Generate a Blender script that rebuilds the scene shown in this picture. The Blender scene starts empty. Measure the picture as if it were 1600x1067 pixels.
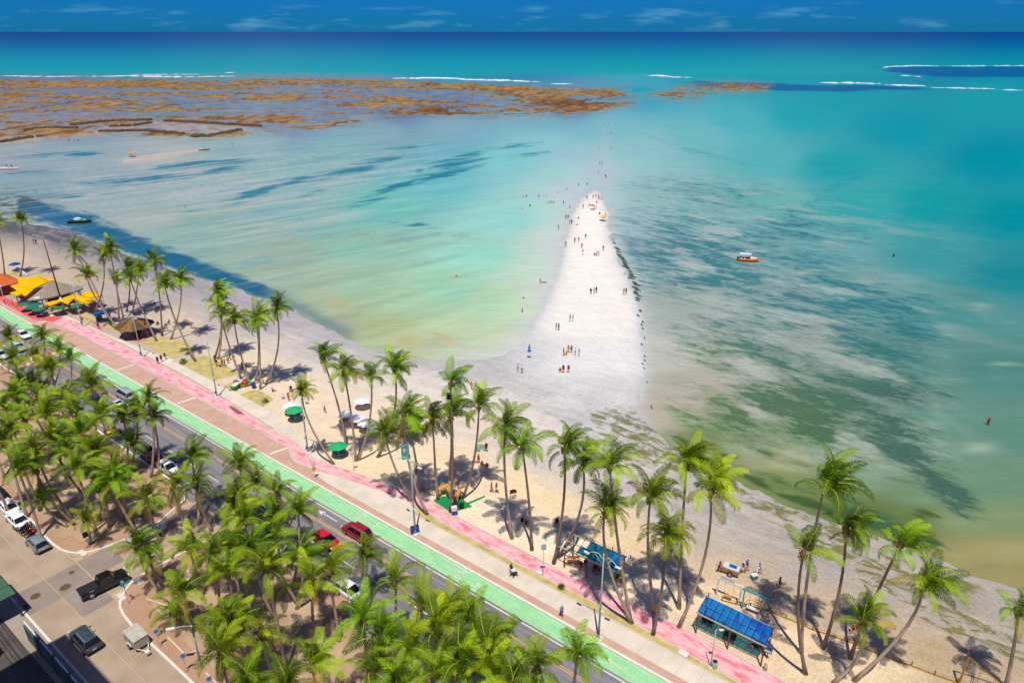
import bpy, math, random
import numpy as np
from mathutils import Vector, Matrix, Euler
R = math.radians
random.seed(7)
SC = bpy.context.scene
COL = SC.collection

# ------------------------------------------------------------------ camera, sky, sun, exposure
CAM_H = 60.0
FPX = 1111.0                       # focal length in pixels of a 1600 px wide survey photo
PITCH = math.atan(483.3 / FPX)     # horizon 483 px above the centre
cam_d = bpy.data.cameras.new('drone_camera')
cam_d.sensor_width = 36.0
cam_d.lens = FPX / 1600 * 36.0
cam_d.clip_start = 1.0
cam_d.clip_end = 900000.0
cam = bpy.data.objects.new('drone_camera', cam_d)
COL.objects.link(cam)
cam.location = (0, 0, CAM_H)
cam.rotation_euler = (R(90) - PITCH, 0, 0)
SC.camera = cam

SUN_EL = R(69.0)
world = bpy.data.worlds.new('World'); SC.world = world; world.use_nodes = True
wn, wl = world.node_tree.nodes, world.node_tree.links
wn.clear()
w_out = wn.new('ShaderNodeOutputWorld'); w_bg = wn.new('ShaderNodeBackground')
w_sky = wn.new('ShaderNodeTexSky'); w_sky.sky_type = 'NISHITA'; w_sky.sun_disc = False
w_sky.sun_elevation = SUN_EL; w_sky.sun_rotation = R(180); w_sky.altitude = 60
w_sky.air_density = 1.0; w_sky.dust_density = 0.15; w_sky.ozone_density = 4.0
w_tint = wn.new('ShaderNodeMix'); w_tint.data_type = 'RGBA'; w_tint.blend_type = 'MULTIPLY'
w_tint.inputs[0].default_value = 1.0
w_tint.inputs[7].default_value = (0.012, 0.24, 0.70, 1)
wl.new(w_sky.outputs[0], w_tint.inputs[6])
# thin fair-weather cumulus low over the horizon, all the way round
w_tc = wn.new('ShaderNodeTexCoord'); w_map = wn.new('ShaderNodeMapping')
w_map.inputs['Scale'].default_value = (13, 13, 80)
w_no = wn.new('ShaderNodeTexNoise'); w_no.inputs['Scale'].default_value = 1.0
w_no.inputs['Detail'].default_value = 6; w_no.inputs['Roughness'].default_value = 0.6
wl.new(w_tc.outputs['Generated'], w_map.inputs[0]); wl.new(w_map.outputs[0], w_no.inputs['Vector'])
w_rmp = wn.new('ShaderNodeMapRange'); w_rmp.inputs[1].default_value = 0.54; w_rmp.inputs[2].default_value = 0.74
w_rmp.inputs[3].default_value = 0; w_rmp.inputs[4].default_value = 0.42
wl.new(w_no.outputs[0], w_rmp.inputs[0])
w_sep = wn.new('ShaderNodeSeparateXYZ'); wl.new(w_tc.outputs['Generated'], w_sep.inputs[0])
w_band = wn.new('ShaderNodeFloatCurve')
cv = w_band.mapping.curves[0]
cv.points[0].location = (0.0, 0.15); cv.points[1].location = (1.0, 0.0)
for a, b in ((0.012, 0.9), (0.024, 0.8), (0.034, 0.15), (0.06, 0.0)):
    cv.points.new(a, b)
w_band.mapping.update()
wl.new(w_sep.outputs[2], w_band.inputs[1])
w_mul = wn.new('ShaderNodeMath'); w_mul.operation = 'MULTIPLY'
wl.new(w_rmp.outputs[0], w_mul.inputs[0]); wl.new(w_band.outputs[0], w_mul.inputs[1])
w_cl = wn.new('ShaderNodeMix'); w_cl.data_type = 'RGBA'
w_cl.inputs[7].default_value = (2.2, 5.2, 7.6, 1)
wl.new(w_mul.outputs[0], w_cl.inputs[0]); wl.new(w_tint.outputs[2], w_cl.inputs[6])
# white cumulus added overhead, out of view, to fill the shadows with neutral light
w_map2 = wn.new('ShaderNodeMapping'); w_map2.inputs['Scale'].default_value = (2.6, 2.6, 4.5)
w_no2 = wn.new('ShaderNodeTexNoise'); w_no2.inputs['Scale'].default_value = 1.0; w_no2.inputs['Detail'].default_value = 6
wl.new(w_tc.outputs['Generated'], w_map2.inputs[0]); wl.new(w_map2.outputs[0], w_no2.inputs['Vector'])
w_r2 = wn.new('ShaderNodeMapRange'); w_r2.interpolation_type = 'SMOOTHSTEP'
w_r2.inputs[1].default_value = 0.46; w_r2.inputs[2].default_value = 0.66; w_r2.inputs[3].default_value = 0; w_r2.inputs[4].default_value = 0.62
wl.new(w_no2.outputs[0], w_r2.inputs[0])
w_e2 = wn.new('ShaderNodeMapRange'); w_e2.inputs[1].default_value = 0.05; w_e2.inputs[2].default_value = 0.3
wl.new(w_sep.outputs[2], w_e2.inputs[0])
w_m2 = wn.new('ShaderNodeMath'); w_m2.operation = 'MULTIPLY'
wl.new(w_r2.outputs[0], w_m2.inputs[0]); wl.new(w_e2.outputs[0], w_m2.inputs[1])
w_c2 = wn.new('ShaderNodeMix'); w_c2.data_type = 'RGBA'; w_c2.inputs[7].default_value = (5.2, 5.1, 5.0, 1)
wl.new(w_m2.outputs[0], w_c2.inputs[0]); wl.new(w_cl.outputs[2], w_c2.inputs[6])
wl.new(w_c2.outputs[2], w_bg.inputs[0])
w_bg.inputs[1].default_value = 0.10
wl.new(w_bg.outputs[0], w_out.inputs[0])

sun_d = bpy.data.lights.new('sun', 'SUN'); sun_d.energy = 4.15; sun_d.angle = R(0.53)
sun_d.color = (1.0, 0.95, 0.83)
sun = bpy.data.objects.new('sun', sun_d); COL.objects.link(sun)
sun.location = (0, -40, 120); sun.rotation_euler = (R(90) - SUN_EL, 0, 0)
SC.view_settings.view_transform = 'Standard'; SC.view_settings.look = 'None'
SC.view_settings.exposure = 0.05; SC.view_settings.gamma = 1.0
SC.view_settings.use_curve_mapping = False

# ------------------------------------------------------------------ survey helpers
CP, SP = math.cos(PITCH), math.sin(PITCH)
def ray(x, y):
    u, v = (x - 800) / FPX, (533.5 - y) / FPX
    return Vector((u, CP + v * SP, -SP + v * CP))
def G(x, y, z=0.0):
    """ground point seen at survey pixel x, y (height z)"""
    d = ray(x, y); t = (z - CAM_H) / d.z
    return Vector((d.x * t, d.y * t, z))
def AT(x, y, Y):
    """point on the vertical plane at world Y seen at survey pixel x, y"""
    d = ray(x, y); t = Y / d.y
    return Vector((d.x * t, Y, CAM_H + d.z * t))
DS = Vector((.791, -.612, 0)); DN = Vector((.612, .791, 0))   # along the avenue, and towards the sea
ROAD_A = math.atan2(-.612, .791)
def SNP(s, n, z=0.0):
    return DS * s + DN * n + Vector((0, 0, z))
def PX(X, Y, Z=0.0):
    """numpy: survey pixel of world points"""
    dz = Z - CAM_H
    dep = Y * CP - dz * SP
    up = Y * SP + dz * CP
    return 800 + FPX * X / dep, 533.5 - FPX * up / dep

# ------------------------------------------------------------------ colour and materials
def lin(c):
    c = c / 255.0
    return c / 12.92 if c <= 0.04045 else ((c + 0.055) / 1.055) ** 2.4
KALB = 0.80
def C(r, g, b, k=None):
    k = KALB if k is None else k
    return (lin(r) * k, lin(g) * k, lin(b) * k)
MATS = {}
def mat(name, rgb, rough=0.7, var=0.12, scale=2.0, bump=0.0, bscale=20.0, metal=0.0, spec=0.3, objcol=False, coat=0.0,
        attr=None, detail=5.0, coords='Object', trans=0.0):
    """procedural principled material: base colour broken up by noise, optional bump"""
    if name in MATS: return MATS[name]
    m = bpy.data.materials.new(name); m.use_nodes = True
    n, l = m.node_tree.nodes, m.node_tree.links
    b = n['Principled BSDF']
    b.inputs['Roughness'].default_value = rough; b.inputs['Metallic'].default_value = metal
    b.inputs['Specular IOR Level'].default_value = spec
    b.inputs['Coat Weight'].default_value = coat
    tc = n.new('ShaderNodeTexCoord' if coords != 'Position' else 'ShaderNodeNewGeometry'); no = n.new('ShaderNodeTexNoise')
    no.inputs['Scale'].default_value = scale; no.inputs['Detail'].default_value = detail; no.inputs['Roughness'].default_value = 0.6
    l.new(tc.outputs[coords], no.inputs['Vector'])
    mr = n.new('ShaderNodeMapRange')
    mr.inputs[1].default_value = 0.25; mr.inputs[2].default_value = 0.75
    mr.inputs[3].default_value = 1 - var; mr.inputs[4].default_value = 1 + var
    l.new(no.outputs[0], mr.inputs[0])
    mx = n.new('ShaderNodeVectorMath'); mx.operation = 'SCALE'
    if objcol:
        oi = n.new('ShaderNodeObjectInfo'); l.new(oi.outputs['Color'], mx.inputs[0])
    elif attr:
        at = n.new('ShaderNodeAttribute'); at.attribute_name = attr; l.new(at.outputs['Color'], mx.inputs[0])
    else:
        mx.inputs[0].default_value = rgb
    l.new(mr.outputs[0], mx.inputs['Scale'])
    l.new(mx.outputs[0], b.inputs['Base Color'])
    if bump:
        n2 = n.new('ShaderNodeTexNoise'); n2.inputs['Scale'].default_value = bscale; n2.inputs['Detail'].default_value = 4
        l.new(tc.outputs[coords], n2.inputs['Vector'])
        bp = n.new('ShaderNodeBump'); bp.inputs['Strength'].default_value = bump; bp.inputs['Distance'].default_value = 0.1
        l.new(n2.outputs[0], bp.inputs['Height']); l.new(bp.outputs[0], b.inputs['Normal'])
    MATS[name] = m
    return m

# ------------------------------------------------------------------ mesh builder
class MB:
    def __init__(s): s.v = []; s.f = []; s.m = []
    def add(s, vs, fs, mi=0):
        o = len(s.v); s.v += [tuple(p) for p in vs]
        for f in fs: s.f.append(tuple(i + o for i in f)); s.m.append(mi)
        return s
    def box(s, c, d, rz=0.0, mi=0, taper=1.0):
        cx, cy, cz = c; hx, hy, hz = d[0] / 2, d[1] / 2, d[2] / 2
        cr, sr = math.cos(rz), math.sin(rz); vs = []
        for k, z in ((1, -hz), (taper, hz)):
            for x, y in ((-hx, -hy), (hx, -hy), (hx, hy), (-hx, hy)):
                vs.append((cx + (x * cr - y * sr) * k, cy + (x * sr + y * cr) * k, cz + z))
        return s.add(vs, [(3, 2, 1, 0), (4, 5, 6, 7), (0, 1, 5, 4), (1, 2, 6, 5), (2, 3, 7, 6), (3, 0, 4, 7)], mi)
    def tube(s, pts, rads, n=8, mi=0, cap=True):
        pts = [Vector(p) for p in pts]; L = len(pts)
        if not hasattr(rads, '__len__'): rads = [rads] * L
        vs = []; ref = None
        for i, p in enumerate(pts):
            t = (pts[min(i + 1, L - 1)] - pts[max(i - 1, 0)])
            t = t.normalized() if t.length > 1e-9 else Vector((0, 0, 1))
            if ref is None: ref = Vector((1, 0, 0)) if abs(t.x) < 0.8 else Vector((0, 1, 0))
            a = (ref - t * ref.dot(t)).normalized(); ref = a; b = t.cross(a)
            for k in range(n):
                an = 2 * math.pi * k / n
                vs.append(p + (a * math.cos(an) + b * math.sin(an)) * rads[i])
        fs = []
        for i in range(L - 1):
            for k in range(n):
                fs.append((i * n + k, i * n + (k + 1) % n, (i + 1) * n + (k + 1) % n, (i + 1) * n + k))
        if cap:
            fs.append(tuple(range(n - 1, -1, -1))); fs.append(tuple((L - 1) * n + k for k in range(n)))
        return s.add(vs, fs, mi)
    def cyl(s, c, r, h, n=12, mi=0, r2=None):
        c = Vector(c); return s.tube([c, c + Vector((0, 0, h))], [r, r if r2 is None else r2], n, mi)
    def prism(s, poly, z0, z1, mi=0):
        n = len(poly)
        ar = sum(poly[i][0] * poly[(i + 1) % n][1] - poly[(i + 1) % n][0] * poly[i][1] for i in range(n))
        if ar < 0: poly = poly[::-1]
        vs = [(p[0], p[1], z0) for p in poly] + [(p[0], p[1], z1) for p in poly]
        fs = [tuple(range(n - 1, -1, -1)), tuple(range(n, 2 * n))]
        fs += [(i, (i + 1) % n, n + (i + 1) % n, n + i) for i in range(n)]
        return s.add(vs, fs, mi)
    def sphere(s, c, r, nu=10, nv=6, mi=0, v0=0.0, v1=1.0):
        r = r if hasattr(r, '__len__') else (r, r, r); vs = []; fs = []
        for j in range(nv + 1):
            ph = math.pi * (v0 + (v1 - v0) * j / nv)
            for i in range(nu):
                th = 2 * math.pi * i / nu
                vs.append((c[0] + r[0] * math.sin(ph) * math.cos(th), c[1] + r[1] * math.sin(ph) * math.sin(th), c[2] + r[2] * math.cos(ph)))
        for j in range(nv):
            for i in range(nu):
                fs.append((j * nu + i, (j + 1) * nu + i, (j + 1) * nu + (i + 1) % nu, j * nu + (i + 1) % nu))
        return s.add(vs, fs, mi)
    def loft(s, secs, mi=0, cap=True, closed=True):
        n = len(secs[0]); vs = [p for q in secs for p in q]; fs = []
        for i in range(len(secs) - 1):
            for k in range(n if closed else n - 1):
                fs.append((i * n + k, i * n + (k + 1) % n, (i + 1) * n + (k + 1) % n, (i + 1) * n + k))
        if cap and closed:
            fs.append(tuple(range(n - 1, -1, -1))); fs.append(tuple((len(secs) - 1) * n + k for k in range(n)))
        return s.add(vs, fs, mi)
    def mesh(s, name, mats, smooth=False):
        me = bpy.data.meshes.new(name); me.from_pydata(s.v, [], s.f)
        for m in (mats if isinstance(mats, (list, tuple)) else [mats]): me.materials.append(m)
        if len(me.materials) > 1: me.polygons.foreach_set('material_index', s.m)
        if smooth: me.polygons.foreach_set('use_smooth', [True] * len(me.polygons))
        me.update()
        return me
    def build(s, name, mats, parent=None, smooth=False, loc=None, rz=0.0):
        return link(name, s.mesh(name, mats, smooth), parent, loc, rz)
def link(name, me, parent=None, loc=None, rz=0.0):
    o = bpy.data.objects.new(name, me); COL.objects.link(o)
    if parent is not None: o.parent = parent
    if loc is not None: o.location = loc
    if rz: o.rotation_euler.z = rz
    return o
def tag(o, label=None, cat=None, group=None, kind=None):
    if label: o['label'] = label
    if cat: o['category'] = cat
    if group: o['group'] = group
    if kind: o['kind'] = kind
    return o
def thing(name, label, cat, loc, rz=0.0, group=None):
    o = bpy.data.objects.new(name, None); COL.objects.link(o)
    o.empty_display_size = 0.2
    o.location = loc; o.rotation_euler.z = rz
    return tag(o, label, cat, group)
def kids(o): return KID.get(o.name, [])
KID = {}
def copy_tree(o, parent=None):
    c = o.copy(); COL.objects.link(c)
    if parent is not None: c.parent = parent
    for ch in o.children: copy_tree(ch, c)
    return c
def dup(o, loc, rz, label, group=None):
    c = copy_tree(o); c.location = loc; c.rotation_euler.z = rz
    c['label'] = label
    if group: c['group'] = group
    return c
def struct(name, mb, mats, smooth=False, parent=None):
    o = mb.build(name, mats, parent, smooth); o['kind'] = 'structure'; return o
# ================================================================== TERRAIN AND SEA
def vnoise(x, y, seed):
    ix = np.floor(x).astype(np.int64); iy = np.floor(y).astype(np.int64)
    fx = x - ix; fy = y - iy
    fx = fx * fx * fx * (fx * (fx * 6 - 15) + 10); fy = fy * fy * fy * (fy * (fy * 6 - 15) + 10)
    def h(a, b):
        k = (a * 374761393 + b * 668265263 + seed * 974711) & 0xffffffff
        k = ((k ^ (k >> 13)) * 1274126177) & 0xffffffff
        k = ((k ^ (k >> 15)) * 2246822519) & 0xffffffff
        return ((k ^ (k >> 16)) & 0xffffff) / float(0xffffff)
    a = h(ix, iy); b = h(ix + 1, iy); c = h(ix, iy + 1); d = h(ix + 1, iy + 1)
    return a + (b - a) * fx + (c - a) * fy + (a - b - c + d) * fx * fy
def fbm(x, y, seed, octv=5, gain=0.52):
    t = 0; amp = 1; tot = 0
    for o in range(octv):
        t = t + amp * vnoise(x, y, seed + o * 17); tot += amp
        x, y = (x * 0.8 - y * 0.6) * 2.03 + 5.2, (x * 0.6 + y * 0.8) * 2.03 - 3.1; amp *= gain
    return t / tot
def sstep(a, b, x):
    t = np.clip((x - a) / (b - a), 0, 1); return t * t * (3 - 2 * t)
def in_poly(px, py, poly):
    r = np.zeros(px.shape, bool); n = len(poly)
    for i in range(n):
        x0, y0 = poly[i]; x1, y1 = poly[(i + 1) % n]
        if y0 == y1: continue
        c = ((y0 > py) != (y1 > py)) & (px < (x1 - x0) * (py - y0) / (y1 - y0) + x0)
        r ^= c
    return r
def seg_dist(px, py, line, closed=False):
    d = np.full(px.shape, 1e9); n = len(line)
    for i in range(n if closed else n - 1):
        x0, y0 = line[i]; x1, y1 = line[(i + 1) % n]
        dx, dy = x1 - x0, y1 - y0
        t = np.clip(((px - x0) * dx + (py - y0) * dy) / (dx * dx + dy * dy + 1e-9), 0, 1)
        d = np.minimum(d, np.hypot(px - x0 - t * dx, py - y0 - t * dy))
    return d
def sdf(px, py, poly):
    d = seg_dist(px, py, poly, True); return np.where(in_poly(px, py, poly), d, -d)
def idw(px, py, pts, ysc=2.2, p=3.6):  # noqa
    """smooth map from surveyed colour samples"""
    pts = [(x, y, (c[0] - 6, c[1] + 2, c[2] - 10) if (pts is SEA_C and x < 640 and y > 195) else c) for x, y, c in pts]
    num = np.zeros(px.shape + (3,)); den = np.zeros(px.shape)
    for (x, y, c) in pts:
        w = 1.0 / (((px - x) ** 2 + (ysc * (py - y)) ** 2) + 700.0) ** (p / 2)
        num += w[..., None] * np.array(C(*c)); den += w
    return num / den[..., None]
def blob(px, py, cx, cy, rx, ry, ang=0.0):
    a = R(ang); ca, sa = math.cos(a), math.sin(a)
    u = ((px - cx) * ca + (py - cy) * sa) / rx; v = (-(px - cx) * sa + (py - cy) * ca) / ry
    return np.exp(-(u * u + v * v) * 1.2)
def mixc(col, c, m):
    return col * (1 - m[..., None]) + np.array(C(*c)) * m[..., None]

# shoreline of the lagoons round the beach and the sandbar (surveyed)
SHORE_L = [(-260, 318), (-60, 335), (0, 343), (60, 350), (110, 360), (150, 376), (190, 394), (240, 411), (270, 424), (305, 436),
           (345, 446), (400, 462), (450, 482), (490, 505), (530, 524), (565, 540), (600, 549), (650, 557), (700, 563),
           (760, 563), (795, 556), (815, 537), (836, 505), (856, 474), (867, 445), (877, 410), (885, 375), (893, 345),
           (904, 317), (919, 300), (934, 297)]
SHORE_R = [(943, 308), (949, 338), (955, 372), (963, 400), (976, 430), (990, 455), (997, 490), (1002, 530), (1004, 570),
           (1001, 610), (997, 637), (1012, 655), (1035, 680), (1062, 705), (1100, 735), (1140, 752), (1180, 766), (1212, 780),
           (1240, 792), (1282, 805), (1310, 820), (1362, 836), (1420, 862), (1450, 867), (1487, 886), (1517, 898), (1537, 904),
           (1572, 915), (1620, 928), (1720, 962), (1860, 1010), (2200, 1100)]
LAND = SHORE_L + SHORE_R + [(2200, 1600), (-700, 1600), (-700, 318)]
BAR = [(760, 566), (795, 556), (815, 537), (836, 505), (856, 474), (867, 445), (877, 410), (885, 375), (893, 345), (904, 317), (919, 300),
       (934, 297)] + SHORE_R[:13] + [(1040, 700), (960, 690), (880, 650), (800, 610)]

SEA_C = [(800, 53, (1, 62, 132)), (0, 56, (2, 62, 122)), (1600, 54, (2, 62, 128)), (800, 64, (0, 84, 150)), (100, 68, (0, 90, 140)), (1500, 66, (0, 84, 138)),
 (800, 78, (0, 122, 162)), (100, 80, (0, 118, 150)), (1500, 80, (0, 110, 150)), (800, 93, (0, 150, 172)), (200, 95, (6, 152, 164)), (1300, 96, (2, 148, 165)),
 (300, 110, (34, 168, 170)), (700, 108, (14, 160, 176)), (1100, 112, (22, 160, 172)), (1550, 92, (0, 138, 156)), (1200, 122, (16, 156, 168)),
 (1000, 148, (70, 165, 190)), (1550, 150, (30, 160, 168)), (1300, 150, (14, 158, 168)), (1400, 200, (4, 151, 164)), (1550, 250, (0, 143, 157)),
 (1250, 180, (22, 162, 172)), (1150, 190, (80, 178, 186)), (1100, 210, (118, 186, 192)), (1300, 260, (22, 158, 165)), (1200, 250, (88, 176, 182)),
 (1200, 310, (112, 176, 176)), (1350, 320, (52, 164, 164)), (1450, 320, (18, 152, 158)), (1580, 340, (0, 142, 152)), (1000, 230, (150, 192, 200)),
 (1020, 300, (158, 186, 190)), (1100, 330, (138, 176, 178)), (1000, 350, (162, 184, 188)), (1060, 380, (150, 176, 178)), (1150, 400, (140, 172, 168)),
 (1300, 390, (112, 168, 164)), (1450, 400, (62, 154, 150)), (1580, 430, (24, 140, 142)), (1500, 480, (76, 144, 136)), (1350, 450, (118, 160, 152)),
 (1200, 460, (146, 170, 162)), (1060, 480, (160, 172, 162)), (1100, 520, (168, 178, 168)), (1030, 550, (188, 188, 176)), (1250, 540, (142, 158, 148)),
 (1420, 560, (98, 142, 128)), (1560, 580, (80, 136, 122)), (1350, 620, (124, 148, 136)), (1200, 620, (160, 168, 152)), (1080, 610, (178, 172, 158)),
 (1040, 640, (180, 172, 152)), (1560, 680, (92, 138, 118)), (1450, 690, (108, 146, 126)), (1480, 640, (98, 142, 126)), (1300, 700, (136, 158, 136)), (1180, 690, (140, 158, 122)),
 (1100, 700, (116, 130, 74)), (1120, 735, (124, 130, 70)), (1220, 720, (160, 165, 122)), (1200, 750, (120, 134, 76)), (1350, 740, (130, 156, 126)), (1550, 760, (104, 144, 116)),
 (1450, 770, (116, 146, 112)), (1290, 770, (112, 128, 70)), (1350, 800, (92, 116, 58)), (1430, 810, (100, 122, 66)), (1500, 810, (132, 150, 106)), (1580, 800, (124, 146, 104)),
 (1420, 845, (116, 124, 62)), (1500, 868, (158, 152, 100)), (1570, 870, (158, 154, 104)), (1540, 890, (150, 144, 94)), (1590, 900, (154, 146, 94)),
 # left lagoon
 (750, 400, (152, 216, 198)), (800, 340, (150, 216, 208)), (700, 450, (154, 206, 178)), (780, 470, (176, 216, 178)), (720, 515, (182, 206, 166)),
 (640, 475, (166, 198, 168)), (660, 535, (182, 194, 154)), (600, 505, (178, 184, 150)), (560, 440, (164, 190, 172)), (550, 390, (150, 192, 182)), (480, 340, (146, 186, 186)), (600, 320, (120, 192, 192)),
 (690, 290, (112, 194, 196)), (700, 240, (116, 186, 194)), (800, 250, (132, 208, 208)), (850, 220, (146, 208, 212)), (880, 270, (160, 216, 210)), (860, 330, (178, 222, 208)),
 (840, 420, (196, 222, 200)), (820, 480, (200, 218, 186)), (780, 535, (196, 208, 176)), (900, 240, (160, 200, 208)), (930, 270, (182, 200, 208)), (890, 300, (190, 212, 212)), (945, 200, (128, 190, 198)),
 (870, 370, (202, 216, 208)), (850, 450, (206, 214, 202)),
 (450, 270, (154, 186, 192)), (540, 230, (140, 182, 192)), (300, 310, (166, 182, 188)), (160, 300, (176, 182, 192)), (60, 290, (150, 166, 180)), (100, 250, (160, 172, 186)),
 (250, 240, (184, 184, 190)), (400, 230, (160, 182, 192)), (30, 240, (172, 172, 184)), (350, 350, (158, 180, 178)), (440, 390, (164, 180, 176)), (500, 440, (172, 182, 166)),
 (240, 340, (176, 182, 184)), (300, 380, (150, 178, 180)), (420, 430, (168, 180, 172)), (130, 325, (170, 178, 184)), (520, 500, (176, 178, 160)), (700, 200, (140, 180, 192)),
 (850, 190, (130, 184, 196)), (600, 205, (150, 176, 190)),
 # reef flat
 (100, 150, (112, 134, 166)), (300, 160, (104, 140, 172)), (500, 160, (104, 138, 176)), (700, 160, (98, 136, 178)), (880, 170, (86, 130, 180)), (300, 130, (110, 140, 165)),
 (100, 190, (134, 144, 166)), (450, 195, (120, 150, 182)), (620, 180, (96, 128, 176))]
LAND_C = [(930, 345, (243, 236, 225)), (915, 400, (241, 234, 224)), (950, 430, (239, 232, 223)), (900, 500, (237, 231, 221)), (960, 500, (235, 229, 219)),
 (880, 570, (222, 220, 219)), (960, 560, (226, 223, 221)), (820, 560, (208, 207, 208)), (780, 575, (196, 194, 194)), (760, 590, (192, 189, 188)), (900, 610, (212, 211, 211)),
 (970, 620, (212, 208, 206)), (850, 610, (204, 202, 202)), (900, 650, (200, 198, 198)), (960, 660, (198, 195, 192)), (1000, 700, (190, 187, 182)), (930, 700, (196, 192, 188)),
 (1060, 740, (196, 190, 182)), (700, 580, (196, 194, 192)), (620, 565, (186, 182, 182)), (650, 600, (220, 212, 202)), (740, 610, (224, 214, 202)), (800, 640, (216, 208, 198)),
 (870, 680, (214, 205, 194)), (560, 560, (198, 194, 190)), (500, 530, (186, 182, 184)), (430, 495, (182, 176, 180)), (350, 460, (176, 170, 176)), (250, 425, (160, 154, 160)),
 (170, 392, (140, 136, 146)), (100, 370, (124, 124, 134)), (40, 355, (132, 128, 124)), (60, 385, (190, 174, 162)), (150, 410, (178, 166, 162)), (250, 455, (184, 172, 172)),
 (330, 490, (196, 184, 180)), (450, 540, (208, 200, 192)), (530, 590, (222, 208, 190)), (20, 405, (212, 192, 166)), (100, 425, (204, 184, 162)), (200, 455, (196, 180, 168)),
 (280, 500, (214, 196, 172)), (400, 560, (226, 206, 180)), (480, 610, (234, 212, 182)), (560, 660, (236, 212, 182)), (630, 640, (232, 212, 186)), (700, 650, (220, 206, 190)),
 (760, 660, (222, 206, 188)), (620, 720, (240, 216, 180)), (720, 720, (240, 214, 178)), (800, 700, (214, 202, 190)), (790, 750, (240, 212, 172)), (860, 780, (240, 210, 168)),
 (860, 720, (208, 200, 192)), (920, 760, (206, 196, 186)), (960, 810, (226, 200, 164)), (780, 800, (242, 222, 194)), (880, 840, (242, 224, 196)), (980, 850, (232, 204, 164)),
 (1050, 800, (192, 184, 178)), (1000, 760, (196, 190, 184)), (1100, 850, (196, 182, 168)), (1050, 860, (214, 190, 160)), (1130, 800, (186, 180, 174)), (1200, 850, (182, 174, 166)),
 (1180, 890, (196, 176, 152)), (1130, 890, (214, 188, 154)), (1240, 890, (184, 172, 162)), (1100, 930, (234, 210, 176)), (1180, 930, (218, 190, 152)), (1260, 950, (206, 180, 148)), (1240, 1000, (234, 206, 168)),
 (1300, 1030, (228, 202, 166)), (1330, 970, (186, 168, 150)), (1300, 880, (178, 172, 164)), (1400, 920, (176, 168, 158)), (1380, 980, (196, 174, 148)), (1460, 1020, (196, 170, 136)), (1480, 950, (176, 166, 156)),
 (1560, 1000, (178, 168, 156)), (1530, 1050, (196, 172, 142)), (1380, 1050, (226, 202, 164)), (1250, 830, (182, 176, 164)), (1560, 940, (182, 172, 160)), (1020, 920, (240, 220, 190)),
 # grove soil
 (40, 700, (168, 136, 108)), (130, 740, (192, 158, 128)), (60, 600, (170, 140, 110)), (250, 790, (188, 160, 132)), (420, 960, (202, 172, 146)), (480, 1000, (206, 176, 150)), (300, 1000, (186, 150, 118)),
 (400, 880, (192, 162, 134)), (560, 1000, (200, 170, 145)), (-200, 700, (170, 140, 112)), (100, 1100, (150, 140, 130)), (700, 1200, (180, 160, 140))]

def grid_sheet(name, rows, cols, pixmap):
    """world-space fan of quads: rows are distances, columns bearings"""
    Y = np.array(rows)[:, None]; U = np.array(cols)[None, :]
    dep = Y * CP + CAM_H * SP
    X = U * dep; Yb = np.broadcast_to(Y, X.shape)
    return X, Yb.copy()
def rowY(y):
    v = (533.5 - y) / FPX
    return CAM_H * (CP + v * SP) / (SP - v * CP)
def make_sheet(name, X, Y, Z, keep, mats, attrs, smooth=True):
    nr, nc = X.shape
    used = np.zeros(X.shape, bool)
    used[:-1, :-1] |= keep; used[1:, :-1] |= keep; used[:-1, 1:] |= keep; used[1:, 1:] |= keep
    idx = np.full(X.shape, -1, np.int64); idx[used] = np.arange(used.sum())
    a = idx[:-1, :-1][keep]; b = idx[:-1, 1:][keep]; c = idx[1:, 1:][keep]; d = idx[1:, :-1][keep]
    quads = np.stack([a, b, c, d], 1)
    # rows run from near to far or far to near: keep normals up
    p0 = np.stack([X, Y], -1)[used]
    e1 = p0[quads[0, 1]] - p0[quads[0, 0]]; e2 = p0[quads[0, 3]] - p0[quads[0, 0]]
    if e1[0] * e2[1] - e1[1] * e2[0] < 0: quads = quads[:, ::-1]
    me = bpy.data.meshes.new(name)
    co = np.stack([X[used], Y[used], Z[used]], 1).astype(np.float32)
    me.vertices.add(len(co)); me.vertices.foreach_set('co', co.ravel())
    nf = len(quads)
    me.loops.add(nf * 4); me.loops.foreach_set('vertex_index', quads.astype(np.int32).ravel())
    me.polygons.add(nf)
    me.polygons.foreach_set('loop_start', np.arange(0, nf * 4, 4, dtype=np.int32))
    me.polygons.foreach_set('use_smooth', np.full(nf, smooth))
    me.update(calc_edges=True)
    for an, arr in attrs.items():
        if arr.ndim == 3:
            at = me.color_attributes.new(an, 'FLOAT_COLOR', 'POINT')
            rgba = np.ones((len(co), 4), np.float32); rgba[:, :3] = arr[used]
            at.data.foreach_set('color', rgba.ravel())
        else:
            at = me.attributes.new(an, 'FLOAT', 'POINT'); at.data.foreach_set('value', arr[used].astype(np.float32))
    me.materials.append(mats)
    o = bpy.data.objects.new(name, me); COL.objects.link(o); o['kind'] = 'structure'
    return o

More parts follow.
